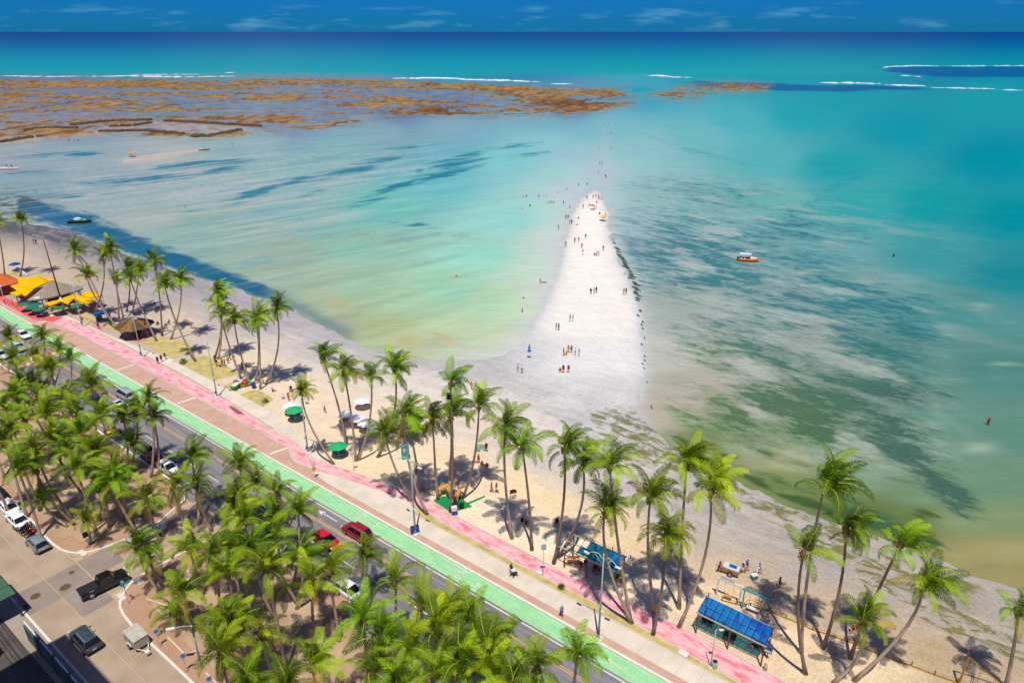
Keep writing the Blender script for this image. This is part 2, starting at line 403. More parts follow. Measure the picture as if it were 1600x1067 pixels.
def noise_node(n, l, tc, scale3, rot, detail=8, rough=.62, dist=0.0):
    mp = n.new('ShaderNodeMapping'); mp.vector_type = 'TEXTURE'
    mp.inputs['Scale'].default_value = scale3; mp.inputs['Rotation'].default_value = (0, 0, R(rot))
    no = n.new('ShaderNodeTexNoise'); no.inputs['Scale'].default_value = 1; no.inputs['Detail'].default_value = detail
    no.inputs['Roughness'].default_value = rough; no.inputs['Distortion'].default_value = dist
    l.new(tc.outputs['Object'], mp.inputs[0]); l.new(mp.outputs[0], no.inputs['Vector'])
    return no.outputs[0]
def attr_node(n, name, out='Color'):
    a = n.new('ShaderNodeAttribute'); a.attribute_name = name; return a.outputs[out]
def maprange(n, l, src, a, b, c=0.0, d=1.0, smooth=True):
    m = n.new('ShaderNodeMapRange'); m.interpolation_type = 'SMOOTHSTEP' if smooth else 'LINEAR'
    m.inputs[1].default_value = a; m.inputs[2].default_value = b; m.inputs[3].default_value = c; m.inputs[4].default_value = d
    l.new(src, m.inputs[0]); return m.outputs[0]
def mathn(n, l, op, a, b):
    m = n.new('ShaderNodeMath'); m.operation = op
    for i, q in enumerate((a, b)):
        if isinstance(q, (int, float)): m.inputs[i].default_value = q
        else: l.new(q, m.inputs[i])
    return m.outputs[0]
def mixn(n, l, fac, a, b):
    m = n.new('ShaderNodeMix'); m.data_type = 'RGBA'
    if isinstance(fac, (int, float)): m.inputs[0].default_value = fac
    else: l.new(fac, m.inputs[0])
    for i, q in ((6, a), (7, b)):
        if isinstance(q, tuple): m.inputs[i].default_value = (*q, 1)
        else: l.new(q, m.inputs[i])
    return m.outputs[2]
def weed_layer(n, l, tc):
    """seagrass beds: the surveyed density breaks up against streaky noise"""
    left = attr_node(n, 'left', 'Fac'); weed = attr_node(n, 'weed', 'Fac')
    na1 = noise_node(n, l, tc, (13, 5.0, 5), -40, 10, .68, .7)
    na2 = noise_node(n, l, tc, (3.6, 1.5, 5), -30, 8, .66, .4)
    na = mathn(n, l, 'ADD', mathn(n, l, 'MULTIPLY', na1, .58), mathn(n, l, 'MULTIPLY', na2, .42))
    nb = noise_node(n, l, tc, (22, 5, 5), 40, 8, .62, .3)
    m1 = n.new('ShaderNodeMix'); m1.data_type = 'FLOAT'
    l.new(left, m1.inputs[0]); l.new(na, m1.inputs[2]); l.new(nb, m1.inputs[3])
    cov = mathn(n, l, 'ADD', mathn(n, l, 'MULTIPLY', weed, .66), mathn(n, l, 'MULTIPLY', mathn(n, l, 'SUBTRACT', m1.outputs[0], .5), 2.5))
    hard = maprange(n, l, cov, .30, .52)
    soft = maprange(n, l, cov, .10, .40, 0, .42)
    gate = maprange(n, l, weed, .06, .32)
    k = mathn(n, l, 'MULTIPLY', mathn(n, l, 'MAXIMUM', mathn(n, l, 'MULTIPLY', hard, .86), soft), gate)
    flat = attr_node(n, 'flats', 'Fac'); rf = attr_node(n, 'reefm', 'Fac')
    s1 = noise_node(n, l, tc, (70, 9, 5), 42, 8, .62, .6); s2 = noise_node(n, l, tc, (34, 4.5, 5), 46, 8, .66, .5)
    base = mixn(n, l, mathn(n, l, 'MULTIPLY', maprange(n, l, s1, .50, .62, 0, .62), flat), attr_node(n, 'tint'), C(104, 164, 178))
    base = mixn(n, l, mathn(n, l, 'MULTIPLY', maprange(n, l, s2, .52, .66, 0, .60), flat), base, C(206, 196, 190))
    r1 = noise_node(n, l, tc, (22, 16, 5), 0, 9, .72, .3); r2 = noise_node(n, l, tc, (9, 7, 5), 0, 8, .7)
    base = mixn(n, l, mathn(n, l, 'MULTIPLY', maprange(n, l, r1, .50, .60, 0, .75), rf), base, C(178, 160, 150))
    base = mixn(n, l, mathn(n, l, 'MULTIPLY', maprange(n, l, r2, .50, .58, 0, .85), rf), base, C(150, 116, 78))
    r3 = noise_node(n, l, tc, (30, 12, 5), 0, 8, .7, .4)
    base = mixn(n, l, mathn(n, l, 'MULTIPLY', maprange(n, l, r3, .56, .64, 0, .7), rf), base, C(60, 92, 136))
    outc = mixn(n, l, k, base, attr_node(n, 'weedcol'))
    spk = noise_node(n, l, tc, (.8, .8, 1), 0, 5, .7)
    v = n.new('ShaderNodeVectorMath'); v.operation = 'SCALE'; l.new(outc, v.inputs[0])
    l.new(mathn(n, l, 'ADD', 1.0, mathn(n, l, 'MULTIPLY', mathn(n, l, 'SUBTRACT', spk, .5), mathn(n, l, 'ADD', .22, mathn(n, l, 'MULTIPLY', weed, 1.1)))), v.inputs['Scale'])
    return v.outputs[0]
def sand_material():
    m = mat('sand', (1, 1, 1), .85, .05, 2.2, bump=.35, bscale=3.0, attr='tint', spec=.2)
    n, l = m.node_tree.nodes, m.node_tree.links; b = n['Principled BSDF']
    tc = n.new('ShaderNodeTexCoord')
    src = b.inputs['Base Color'].links[0].from_socket
    w = attr_node(n, 'weed', 'Fac')
    na = noise_node(n, l, tc, (3.2, 1.3, 1), -36, 9, .70, .6)
    cov = mathn(n, l, 'ADD', mathn(n, l, 'MULTIPLY', w, .34), mathn(n, l, 'MULTIPLY', mathn(n, l, 'SUBTRACT', na, .5), 1.6))
    k = mathn(n, l, 'MULTIPLY', maprange(n, l, cov, .21, .36), maprange(n, l, w, .08, .35))
    wc = mixn(n, l, noise_node(n, l, tc, (1.5, 1.5, 1), 0, 4), C(84, 100, 28), C(140, 134, 52))
    c1 = mixn(n, l, mathn(n, l, 'MULTIPLY', k, .85), src, wc)
    # drainage ripples and footprints
    rp = noise_node(n, l, tc, (3.2, .45, 1), -35, 6, .65, .5)
    wet = attr_node(n, 'wet', 'Fac')
    f = mathn(n, l, 'ADD', 1.0, mathn(n, l, 'MULTIPLY', mathn(n, l, 'SUBTRACT', rp, .5), mathn(n, l, 'ADD', .16, mathn(n, l, 'MULTIPLY', wet, .55))))
    fp = noise_node(n, l, tc, (.35, .35, 1), 0, 3, .6)
    f2 = mathn(n, l, 'MULTIPLY', f, maprange(n, l, fp, .3, .7, .86, 1.10))
    mid = noise_node(n, l, tc, (4.5, 2.0, 1), -25, 6, .68, .5)
    f2 = mathn(n, l, 'MULTIPLY', f2, maprange(n, l, mid, .3, .7, .92, 1.06))
    v = n.new('ShaderNodeVectorMath'); v.operation = 'SCALE'; l.new(c1, v.inputs[0]); l.new(f2, v.inputs['Scale'])
    l.new(v.outputs[0], b.inputs['Base Color'])
    return m

def build_terrain():
    cols = (np.arange(-260, 1864, 2.5) - 800) / FPX
    ys = np.concatenate([np.arange(1250, 232, -2.0), np.arange(232, 116, -0.9), np.arange(116, 60, -1.0), np.arange(60, 53, -0.6), [52.4, 51.8, 51.3, 50.9, 50.6, 50.4]])
    X, Y = grid_sheet('g', [rowY(y) for y in ys], cols, None)
    px, py = PX(X, Y)
    wx, wy = X, Y
    # ---- wobble the surveyed outlines a little at small scale
    wob = (fbm(wx / 3.0, wy / 3.0, 3, 4) - 0.5)
    wob2 = (fbm(wx / 14.0, wy / 14.0, 5, 4) - 0.5)
    land_d = sdf(px, py, LAND) + wob * 9 + wob2 * 10
    # =============== land
    lc = idw(px, py, LAND_C)
    lc = lc * (1 + .13 * sstep(.42, .62, lc[..., 0]))[..., None]
    # ripples and drainage marks on the wet flats, streaked along the shore
    al, ac = wx * .82 - wy * .57, wx * .57 + wy * .82
    streak = fbm(al / 9.0, ac / 1.1, 11, 5)
    fine = fbm(wx / 1.2, wy / 1.2, 12, 4)
    flat_w = np.zeros(px.shape)
    for b_ in ((450, 510, 200, 40, 24), (200, 420, 170, 32, 20), (700, 590, 120, 34, 10), (860, 640, 160, 60, 25), (1000, 700, 120, 50, 30), (1180, 820, 200, 50, 22), (1420, 940, 220, 60, 20), (1060, 790, 100, 36, 28)):
        flat_w = np.maximum(flat_w, blob(px, py, *b_))
    lc = lc * (1 + (flat_w * 0.42 + 0.05) * (streak - 0.5) + (0.08 + 0.16 * flat_w) * (fine - 0.5))[..., None]
    # crest line of pale dry sand
    crest = seg_dist(px, py, [(600, 575), (680, 592), (740, 622), (800, 640), (860, 655), (900, 680), (960, 720), (1010, 745)])
    lc = mixc(lc, (234, 222, 208), np.exp(-(crest / 9) ** 2) * .6 * sstep(.3, .6, fine))
    # green algae stranded on the flats
    alg = fbm(wx / 2.6 - wy / 9, wy / 1.6 + wx / 3, 21, 5)
    gm = np.zeros(px.shape)
    for b_ in ((990, 690, 75, 45, 30), (950, 650, 40, 14, 0), (1060, 720, 60, 26, 35), (1130, 765, 70, 20, 18), (1230, 800, 80, 18, 18)):
        gm = np.maximum(gm, blob(px, py, *b_))
    alg_m = np.clip(gm * 1.3, 0, 1) * .9
    alg2 = fbm(al / 3.2, ac / 0.75, 22, 5)
    gm2 = np.zeros(px.shape)
    for b_ in ((1310, 850, 90, 36, 22), (1400, 905, 100, 40, 24), (1500, 970, 120, 34, 20), (1240, 815, 70, 22, 20), (1560, 1010, 70, 26, 15), (1180, 785, 60, 14, 20), (1480, 910, 80, 16, 20)):
        gm2 = np.maximum(gm2, blob(px, py, *b_))
    alg_m = np.maximum(alg_m, np.clip(gm2 * 1.2, 0, 1) * .8)
    # small dark wrack specks on the flats right of the bar
    sp = fbm(wx / .9, wy / .9, 31, 3)
    spm = blob(px, py, 1020, 690, 70, 60, 30) * sstep(.63, .70, sp)
    lc = mixc(lc, (110, 104, 96), spm * .7)
    wrack = seg_dist(px, py, [(955, 375), (968, 405), (984, 440), (996, 470), (1001, 520), (1006, 575), (1012, 640)])
    wk = np.exp(-(wrack / 5.0) ** 2) * sstep(.50, .60, fbm(wx / 2.2, wy / 1.2, 33, 4))
    # leaf litter and worn turf in the grove
    grove = in_poly(px, py, [(-300, 480), (60, 520), (420, 760), (700, 930), (1000, 1100), (900, 1400), (-300, 1400)])
    lit = fbm(wx / 2.4, wy / 2.4, 41, 5)
    lc = np.where(grove[..., None], lc * (0.86 + 0.36 * lit)[..., None], lc)
    gg = np.where(grove, sstep(.56, .72, fbm(wx / 4, wy / 4, 43, 5)), 0) * .45
    lc = mixc(lc, (150, 134, 66), gg)
    LZ = np.clip(land_d * 0.006, -0.5, 0.06) + np.where(land_d > 8, 0.02 * (fine - 0.5), 0)
    LZ = np.where(wx * .612 + wy * .791 < 51.5, -.25, LZ)
    # damp band just above the water
    damp = np.exp(-np.clip(land_d, 0, 99) / 7.0)
    isbar = sstep(600, 560, py) * sstep(780, 820, px) * sstep(1040, 1010, px)
    lc = mixc(lc, (176, 174, 176), damp * .5 * (1 - isbar)); lc = mixc(lc, (206, 206, 210), np.exp(-np.clip(land_d, 0, 99) / 9.0) * .85 * isbar)
    # dark wet seaweed flat at far left
    wm = np.clip(blob(px, py, 100, 372, 120, 19, 13) * 1.2 + blob(px, py, 235, 414, 90, 12, 24) + blob(px, py, 20, 352, 60, 12, 0), 0, 1) * sstep(.30, .56, streak + .5 * (fine - .5))
    lc = mixc(lc, (84, 86, 98), wm * 0.85)
    lr = np.clip(.85 - .35 * flat_w - .3 * damp, .3, .9)
    kland = (land_d[:-1, :-1] > -14) & (py[:-1, :-1] > 270)
    bar_k = in_poly(px[:-1, :-1], py[:-1, :-1], BAR) | ((py[:-1, :-1] < 545) & (px[:-1, :-1] > 800) & (px[:-1, :-1] < 1030))
    m_sand = sand_material()
    make_sheet('sandbar', X, Y, LZ, kland & bar_k, m_sand, {'tint': lc, 'weed': alg_m, 'wet': flat_w})
    make_sheet('beach', X, Y, LZ, kland & ~bar_k, m_sand, {'tint': lc, 'weed': alg_m, 'wet': flat_w})
    # =============== sea
    sc = idw(px, py, SEA_C)
    rows_y = [50, 53, 58, 64, 72, 80, 90, 100, 110, 118]
    rows_c = [(2, 58, 124), (1, 62, 130), (0, 72, 140), (0, 90, 150), (0, 112, 158), (0, 130, 162), (2, 148, 168), (10, 158, 170), (26, 166, 172), (30, 166, 172)]
    og = np.stack([np.interp(py, rows_y, [C(*c)[k] for c in rows_c]) for k in range(3)], -1)
    og = og * (1 - .10 * sstep(600, 0, px) * sstep(90, 60, py) - .14 * sstep(1000, 1600, px))[..., None]
    ogm = sstep(122, 112, py)[..., None]
    sc = sc * (1 - ogm) + og * ogm
    rk = sstep(860, 1010, px)[..., None]
    sc = sc * ((np.array((1.02, 1.12, .98)) * sstep(420, 300, py)[..., None] + np.array((1.04, 1.03, 1.05)) * sstep(300, 420, py)[..., None]) * rk + np.array((1.02, 1.03, .97)) * (1 - rk))
    # ----- streaky swash over the sand flats of the left lagoon
    sl = fbm((wx * .79 + wy * .61) / 26.0, (wx * -.61 + wy * .79) / 4.2, 51, 5)
    sl2 = fbm((wx * .79 + wy * .61) / 9.0, (wx * -.61 + wy * .79) / 1.6, 52, 5)
    leftw = sstep(900, 640, px) * sstep(185, 220, py)
    sc = sc * (1 + leftw * (0.34 * (sl - .5) + .22 * (sl2 - .5)))[..., None]
    pale = leftw * sstep(.52, .66, sl + .2 * (sl2 - .5)) * (blob(px, py, 250, 310, 330, 60, -8) + blob(px, py, 480, 340, 120, 20, -12) * .6 + blob(px, py, 520, 290, 140, 12, -12))
    sc = mixc(sc, (192, 192, 188), np.clip(pale, 0, .6))
    # rippled shallows elsewhere
    rp = fbm(wx / 16.0, wy / 2.4, 53, 4)
    sc = sc * (1 + (0.10 * sstep(900, 1000, px) + .04) * (rp - .5) * sstep(140, 200, py))[..., None]
    # seagrass beds, left lagoon: long dark streaks
    wl_ = np.zeros(px.shape)
    for b_ in ((130, 241, 30, 4.5, 0, 1), (60, 243, 46, 4, -6, .7), (300, 257, 70, 6, -6, .9), (360, 253, 44, 5, -3, .9), (190, 284, 70, 8, -2, .7), (255, 277, 80, 7, -6, .8), (340, 266, 50, 6, -6, .9),
               (405, 299, 62, 7, -17, 1), (455, 285, 60, 6, -14, .9), (540, 270, 60, 6, -12, .9), (625, 289, 60, 6, -17, 1), (690, 273, 70, 6, -14, .9), (715, 256, 46, 6, -10, .9), (530, 270, 60, 6, -14, .8),
               (727, 245, 40, 5, -12, .7), (790, 231, 60, 5, -8, .6), (600, 250, 70, 5, -6, .6), (120, 305, 80, 6, 0, .6), (40, 270, 60, 5, -3, .5), (700, 258, 34, 8, -5, .9), (655, 267, 10, 5, 0, .8), (560, 320, 60, 5, -14, .5),
               (640, 230, 60, 4, -4, .5), (830, 240, 40, 5, -8, .5), (480, 305, 40, 4, -14, .7), (350, 320, 80, 6, -10, .45), (440, 350, 80, 6, -10, .4), (640, 350, 60, 6, 6, .35)):
        wl_ = np.maximum(wl_, blob(px, py, *b_[:5]) * b_[5])
    # deep channel along the beach
    ch = seg_dist(px, py, [(40, 322), (90, 338), (150, 358), (200, 380), (260, 402), (320, 424), (360, 438), (410, 453), (440, 466)])
    chw = np.interp(px, [0, 60, 130, 200, 300, 400, 470], [10, 17, 17, 15, 14, 10, 4])
    mch = sstep(1.3, .60, ch / chw + .9 * (fbm(wx / 9, wy / 5, 63, 4) - .5) + 1.1 * (fbm((wx * .8 - wy * .6) / 9, (wx * .6 + wy * .8) / 1.6, 64, 4) - .5)) * sstep(480, 400, px)
    sc = mixc(sc, (2, 98, 130), mch * .95)
    ch2 = seg_dist(px, py, [(430, 462), (480, 488), (520, 510), (545, 522)])
    sc = mixc(sc, (96, 130, 140), np.exp(-(ch2 / 11) ** 2) * .7)
    # olive weed at the far left
    ol = blob(px, py, 10, 318, 55, 22, 0) * sstep(.42, .58, fbm(wx / 5, wy / 2, 65, 4))
    sc = mixc(sc, (98, 100, 56), np.clip(ol * 1.3, 0, .9))
    # pale spit with figures, and the fringe of the bar
    sp2 = seg_dist(px, py, [(195, 252), (240, 247), (315, 234)])
    sc = mixc(sc, (226, 200, 168), np.exp(-(sp2 / np.interp(px, [190, 250, 320], [3, 5, 2])) ** 2))
    sp3 = seg_dist(px, py, [(-60, 225), (0, 218), (80, 213), (160, 207)])
    sc = mixc(sc, (206, 180, 148), np.exp(-(sp3 / 4.5) ** 2) * .9)
    # yellow-brown sand under the near end of the left lagoon
    yb = (blob(px, py, 610, 530, 60, 12, 12) + blob(px, py, 690, 525, 50, 5, 25) * .8 + blob(px, py, 535, 470, 30, 12, 0) * .5) * sstep(.4, .6, fbm(wx / 7, wy / 3, 66, 4))
    sc = mixc(sc, (196, 176, 116), np.clip(yb, 0, .75))
    gr = (blob(px, py, 600, 372, 110, 10, 4) + blob(px, py, 690, 365, 60, 7, 6)) * sstep(.46, .62, sl2)
    sc = mixc(sc, (140, 160, 150), np.clip(gr * .7, 0, .6))
    # seagrass beds, right lagoon
    wr = np.zeros(px.shape)
    for b_ in ((1040, 425, 80, 46, 20, .80), (1130, 435, 80, 40, 20, .75), (1100, 385, 110, 26, 10, .52), (1230, 400, 70, 12, 4, .8), (1270, 412, 60, 14, 6, .8), (1200, 370, 60, 24, 8, .62), (1240, 350, 60, 10, 0, .7),
               (1100, 300, 160, 30, 8, .40), (1060, 350, 90, 26, 8, .45), (1290, 310, 60, 14, 0, .45), (1390, 480, 60, 18, 6, .75), (1430, 510, 50, 18, 10, .75), (1350, 470, 60, 18, 6, .7), (1440, 465, 40, 6, 0, .8),
               (1200, 490, 110, 40, 14, .62), (1300, 440, 70, 16, 8, .6), (1290, 520, 90, 36, 14, .6), (1400, 560, 70, 26, 12, .72), (1160, 545, 90, 36, 14, .66), (1090, 545, 54, 22, 20, .66), (1200, 570, 60, 18, 10, .72),
               (1300, 590, 100, 30, 14, .66), (1440, 600, 50, 14, 14, .62), (1380, 610, 60, 22, 12, .7), (1240, 640, 110, 34, 18, .74), (1130, 640, 60, 26, 24, .75), (1080, 660, 50, 16, 30, .62), (1260, 670, 60, 26, 20, .85),
               (1360, 660, 70, 28, 20, .78), (1400, 690, 60, 20, 24, .7), (1370, 710, 50, 22, 24, .72), (1420, 720, 60, 22, 28, .72), (1460, 745, 60, 16, 32, .78), (1500, 775, 44, 12, 36, .8), (1500, 800, 30, 10, 36, .7), (1180, 700, 50, 14, 20, .55),
               (1040, 330, 40, 12, -10, .5), (1030, 345, 40, 8, -40, .55), (1100, 240, 80, 7, 14, .75), (1150, 252, 60, 6, 12, .6), (1020, 215, 60, 8, 12, .55), (1060, 200, 50, 6, 8, .5), (1320, 285, 40, 9, -10, .7), (1290, 296, 40, 6, -5, .6)):
        wr = np.maximum(wr, blob(px, py, *b_[:5]) * b_[5])
    ua, uc = wx * .68 - wy * .73, wx * .73 + wy * .68
    nr_ = fbm(ua / 11.0, uc / 3.0, 71, 6, .58); nr2 = fbm(ua / 30.0, uc / 13.0, 72, 4)
    cov = .60 * wr + .85 * (nr_ - .5) + .35 * (nr2 - .5)
    mr = sstep(.36, .47, cov) * np.clip(wr * 1.9, 0, 1)
    kf = sstep(430, 660, py + (1250 - px) * .25)[..., None]
    wcol = np.array(C(34, 118, 124)) * (1 - kf) + np.array(C(64, 104, 66)) * kf
    kd = (sstep(1250, 1420, px) * sstep(560, 640, py))[..., None]
    wcol = wcol * (1 - kd) + np.array(C(60, 98, 84)) * kd
    env = np.zeros(px.shape)
    for b_ in ((1110, 400, 190, 80, 12, .9), (1250, 360, 190, 60, 8, .65), (1130, 310, 190, 40, 6, .5), (1280, 470, 230, 70, 14, .85), (1380, 520, 120, 60, 14, .95), (1180, 560, 160, 70, 16, .85), (1280, 640, 200, 70, 20, 1.0), (1400, 690, 110, 60, 28, 1.0), (1480, 770, 70, 30, 34, .9), (1150, 660, 120, 50, 24, .9), (1370, 590, 130, 50, 14, .9), (1240, 710, 120, 26, 20, .6), (1200, 748, 130, 16, 18, .85), (1340, 802, 120, 22, 22, .85), (1440, 842, 90, 13, 22, .6), (1090, 705, 60, 16, 30, .8)):
        env = np.maximum(env, blob(px, py, *b_[:5]) * b_[5])
    wtot = np.clip(np.maximum(.62 * env + .42 * wr, wl_ * 1.05), 0, 1)
    kg = (sstep(1190, 1080, px) * sstep(500, 560, py))[..., None]
    wcol = wcol * (1 - kg) + np.array(C(86, 128, 66)) * kg
    leftm = sstep(960, 900, px)
    milky = sstep(.54, .68, fbm(ua / 15, uc / 8, 85, 5)) * np.clip(env * 1.2, 0, 1) * sstep(1010, 1060, px) * sstep(760, 690, py)
    sc = mixc(sc, (188, 194, 182), milky * .6); wtot = wtot * (1 - .45 * milky)
    wcol = wcol * (1 - leftm[..., None]) + np.array(C(4, 122, 142)) * leftm[..., None]
    # dense green weed against the right-hand shore
    gs = sstep(.40, .56, .6 * np.maximum.reduce([blob(px, py, 1190, 752, 70, 12, 20), blob(px, py, 1345, 810, 100, 22, 20), blob(px, py, 1250, 780, 60, 12, 20), blob(px, py, 1440, 840, 70, 14, 20), blob(px, py, 1070, 690, 40, 14, 34), blob(px, py, 1130, 712, 40, 7, 10), blob(px, py, 1440, 805, 60, 14, 16)])
               + .7 * (fbm(ua / 6, uc / 2, 75, 5) - .5))
    sc = mixc(sc, (58, 86, 44), gs * .85)
    sc = mixc(sc, (96, 124, 140), np.clip(blob(px, py, 985, 378, 16, 9, 20), 0, 1) * .6)
    # pale milky fringe round the bar
    frn = fbm(wx / 6, wy / 14, 83, 4)
    fr = np.exp(-np.clip(-land_d, 0, 900) / np.where(px > 950, 12.0, 24.0) * (.6 + .8 * frn)) * sstep(700, 600, py) * sstep(600, 800, px)
    sc = mixc(sc, (210, 214, 214), fr * np.where(px > 950, .8, .92))
    lip = np.exp(-((land_d + 5) / 3.0) ** 2) * sstep(760, 800, px) * sstep(620, 560, py) * sstep(.35, .6, fine)
    sc = mixc(sc, (206, 200, 186), lip * .55)
    tail = seg_dist(px, py, [(934, 300), (938, 270), (946, 230), (950, 195)])
    sc = mixc(sc, (184, 206, 206), np.exp(-(tail / np.interp(py, [190, 240, 300], [12, 22, 34])) ** 2) * np.interp(py, [190, 250, 300], [.1, .5, .95]) * sstep(.2, .5, frn))
    # pale patches far right, clouded sand
    pp = np.zeros(px.shape)
    for b_ in ((1440, 665, 30, 8, 0), (1450, 690, 34, 9, 10), (1455, 712, 40, 12, 0), (1400, 690, 20, 10, 0), (1350, 440, 26, 5, 0), (1480, 590, 30, 6, 0), (1530, 700, 30, 10, 0), (1570, 570, 24, 5, 0), (1260, 425, 30, 6, 0), (1530, 480, 20, 6, 0)):
        pp = np.maximum(pp, blob(px, py, *b_))
    sc = mixc(sc, (162, 184, 162), pp * .8 * sstep(.3, .6, rp))
    # dark reef patch beyond and the dark blue water round the outer rocks
    dr = np.maximum.reduce([blob(px, py, 1480, 112, 110, 8, 2) * 1.3, blob(px, py, 1580, 112, 90, 9, 0) * 1.2, blob(px, py, 1210, 136, 150, 6, 2) * 1.25, blob(px, py, 1350, 137, 120, 3.5, 1)])
    drn = sstep(.3, .55, dr + .5 * (fbm(wx / 60, wy / 40, 81, 4) - .5))
    sc = mixc(sc, (8, 84, 142), drn * .85)
    # =============== reef flat: brown weed-covered rock standing out of the water
    REEF = [(-300, 124), (0, 124), (200, 122), (420, 121), (640, 126), (800, 134), (900, 137), (985, 138), (960, 142), (1000, 152), (990, 164), (900, 182), (760, 184), (680, 182), (600, 186), (540, 198), (440, 206), (330, 214), (220, 212), (150, 208), (60, 216), (-40, 222), (-300, 230)]
    REEF2 = [(1010, 148), (1040, 142), (1085, 130), (1150, 128), (1205, 133), (1195, 143), (1110, 147), (1090, 157), (1050, 157)]
    rd = np.maximum(sdf(px, py, REEF), sdf(px, py, REEF2) * 1.2)
    r1 = fbm(wx / 45.0, wy / 26.0, 91, 6, .6); r2 = fbm(wx / 12.0, wy / 9.0, 92, 5, .6); r3 = fbm(wx / 170, wy / 60, 93, 3)
    up = np.zeros(px.shape)
    for b_ in ((200, 130, 260, 8, 0, .9), (560, 128, 220, 7, 1, .9), (760, 138, 160, 8, 3, 1.0), (300, 137, 130, 5, 0, .75), (60, 134, 100, 7, 0, .8), (900, 170, 90, 10, -4, 1.1), (700, 177, 90, 6, 2, 1.0), (620, 160, 60, 8, 0, .75), (560, 166, 60, 8, -5, .8),
               (60, 185, 130, 14, -3, .85), (30, 178, 60, 6, 0, .9), (280, 172, 120, 8, 0, .6), (400, 190, 90, 8, -8, .8), (120, 160, 110, 10, 0, .5), (500, 200, 50, 6, -12, .9), (260, 208, 110, 6, 3, 1.0), (120, 212, 90, 6, -6, .95), (850, 155, 90, 8, 2, .9), (440, 150, 100, 6, 0, .6),
               (940, 146, 60, 6, 0, .9), (1055, 150, 40, 6, 0, 1.1), (1150, 137, 60, 6, 2, 1.0), (0, 145, 80, 6, 0, .6), (170, 190, 90, 8, 0, .6), (320, 186, 80, 5, 0, .6)):
        up = np.maximum(up, blob(px, py, *b_[:5]) * b_[5])
    trap0 = sstep(-2, 2, sdf(px, py, [(150, 198), (245, 189), (409, 198), (375, 205), (326, 212), (289, 210), (157, 206)])) * 3
    r4 = fbm(wx / 5.0, wy / 13.0, 94, 4, .6)
    hgt = .40 * up + .8 * (r1 - .5) + .8 * (r2 - .5) + .55 * (r4 - .5) + .55 * (r3 - .5) - .17 - .12 * trap0
    hgt = np.where(rd > -3, hgt - .4 * sstep(4, -3, rd), -1)
    RZ = np.clip(hgt * 1.1, -.5, .6) + .04
    rc = np.zeros(px.shape + (3,)) + np.array(C(158, 122, 70))
    rc = mixc(rc, (118, 88, 58), sstep(.40, .62, r4)); rc = mixc(rc, (178, 144, 88), sstep(.52, .66, r2) * .7)
    dk = np.maximum.reduce([blob(px, py, 690, 174, 60, 8, 0), blob(px, py, 920, 160, 70, 10, -5), blob(px, py, 880, 163, 60, 8, 0)])
    rc = mixc(rc, (92, 54, 44), dk * .85 * sstep(.3, .6, r2))
    # submerged blue-violet rock flat under thin water
    sub = sstep(-4, 6, rd) * sstep(.40, .60, r2 + .3 * (r1 - .5))
    sc = mixc(sc, (84, 110, 150), sub * .45)
    sub2 = sstep(-3, 5, rd) * sstep(.55, .70, r2)
    sc = mixc(sc, (190, 170, 160), sub2 * .28)
    lag = blob(px, py, 545, 131, 26, 3.2, 0) + blob(px, py, 990, 140, 46, 4, 2) * .8
    sc = mixc(sc, (20, 164, 176), np.clip(lag, 0, 1))
    flats = np.clip(np.maximum.reduce([blob(px, py, 220, 290, 330, 75, 0), blob(px, py, 420, 330, 200, 60, 8), blob(px, py, 560, 250, 220, 40, -6) * .8, blob(px, py, 420, 420, 120, 40, 20) * .7]), 0, 1) * sstep(205, 225, py)
    reefm = sstep(-12, 6, rd)
    trap = sstep(0, 3, sdf(px, py, [(150, 198), (245, 189), (409, 198), (375, 205), (326, 212), (289, 210), (157, 206)]))
    sc = mixc(sc, (186, 170, 166), trap * .75)
    sc = sc * (1 + reefm[..., None] * np.array((.14, .08, -.12)))
    m_reef = mat('reef_rock', (1, 1, 1), .95, .38, .12, bump=.6, bscale=.5, attr='tint', spec=.1)
    kre = (RZ[:-1, :-1] > -.10) & (rd[:-1, :-1] > -2) & (py[:-1, :-1] < 235) & (py[:-1, :-1] > 116)
    make_sheet('reef', X, Y, RZ, kre, m_reef, {'tint': rc})
    # =============== the water sheet
    m = bpy.data.materials.new('sea_water'); m.use_nodes = True
    n, l = m.node_tree.nodes, m.node_tree.links; b = n['Principled BSDF']
    tc = n.new('ShaderNodeTexCoord')
    at_out = weed_layer(n, l, tc)
    mp = n.new('ShaderNodeMapping'); mp.inputs['Scale'].default_value = (.10, .5, 1); mp.inputs['Rotation'].default_value = (0, 0, R(-12))
    l.new(tc.outputs['Object'], mp.inputs[0])
    n1 = n.new('ShaderNodeTexNoise'); n1.inputs['Scale'].default_value = 1; n1.inputs['Detail'].default_value = 6; n1.inputs['Roughness'].default_value = .62
    l.new(mp.outputs[0], n1.inputs['Vector'])
    mrg = n.new('ShaderNodeMapRange'); mrg.inputs[1].default_value = .3; mrg.inputs[2].default_value = .7; mrg.inputs[3].default_value = .92; mrg.inputs[4].default_value = 1.08
    l.new(n1.outputs[0], mrg.inputs[0])
    sc_ = n.new('ShaderNodeVectorMath'); sc_.operation = 'SCALE'; l.new(at_out, sc_.inputs[0]); l.new(mrg.outputs[0], sc_.inputs['Scale'])
    l.new(sc_.outputs[0], b.inputs['Base Color'])
    n2 = n.new('ShaderNodeTexNoise'); n2.inputs['Scale'].default_value = .8; n2.inputs['Detail'].default_value = 4
    mp2 = n.new('ShaderNodeMapping'); mp2.inputs['Scale'].default_value = (.45, 1.2, 1); mp2.inputs['Rotation'].default_value = (0, 0, R(-8))
    l.new(tc.outputs['Object'], mp2.inputs[0]); l.new(mp2.outputs[0], n2.inputs['Vector'])
    bp = n.new('ShaderNodeBump'); bp.inputs['Strength'].default_value = .12; bp.inputs['Distance'].default_value = .3
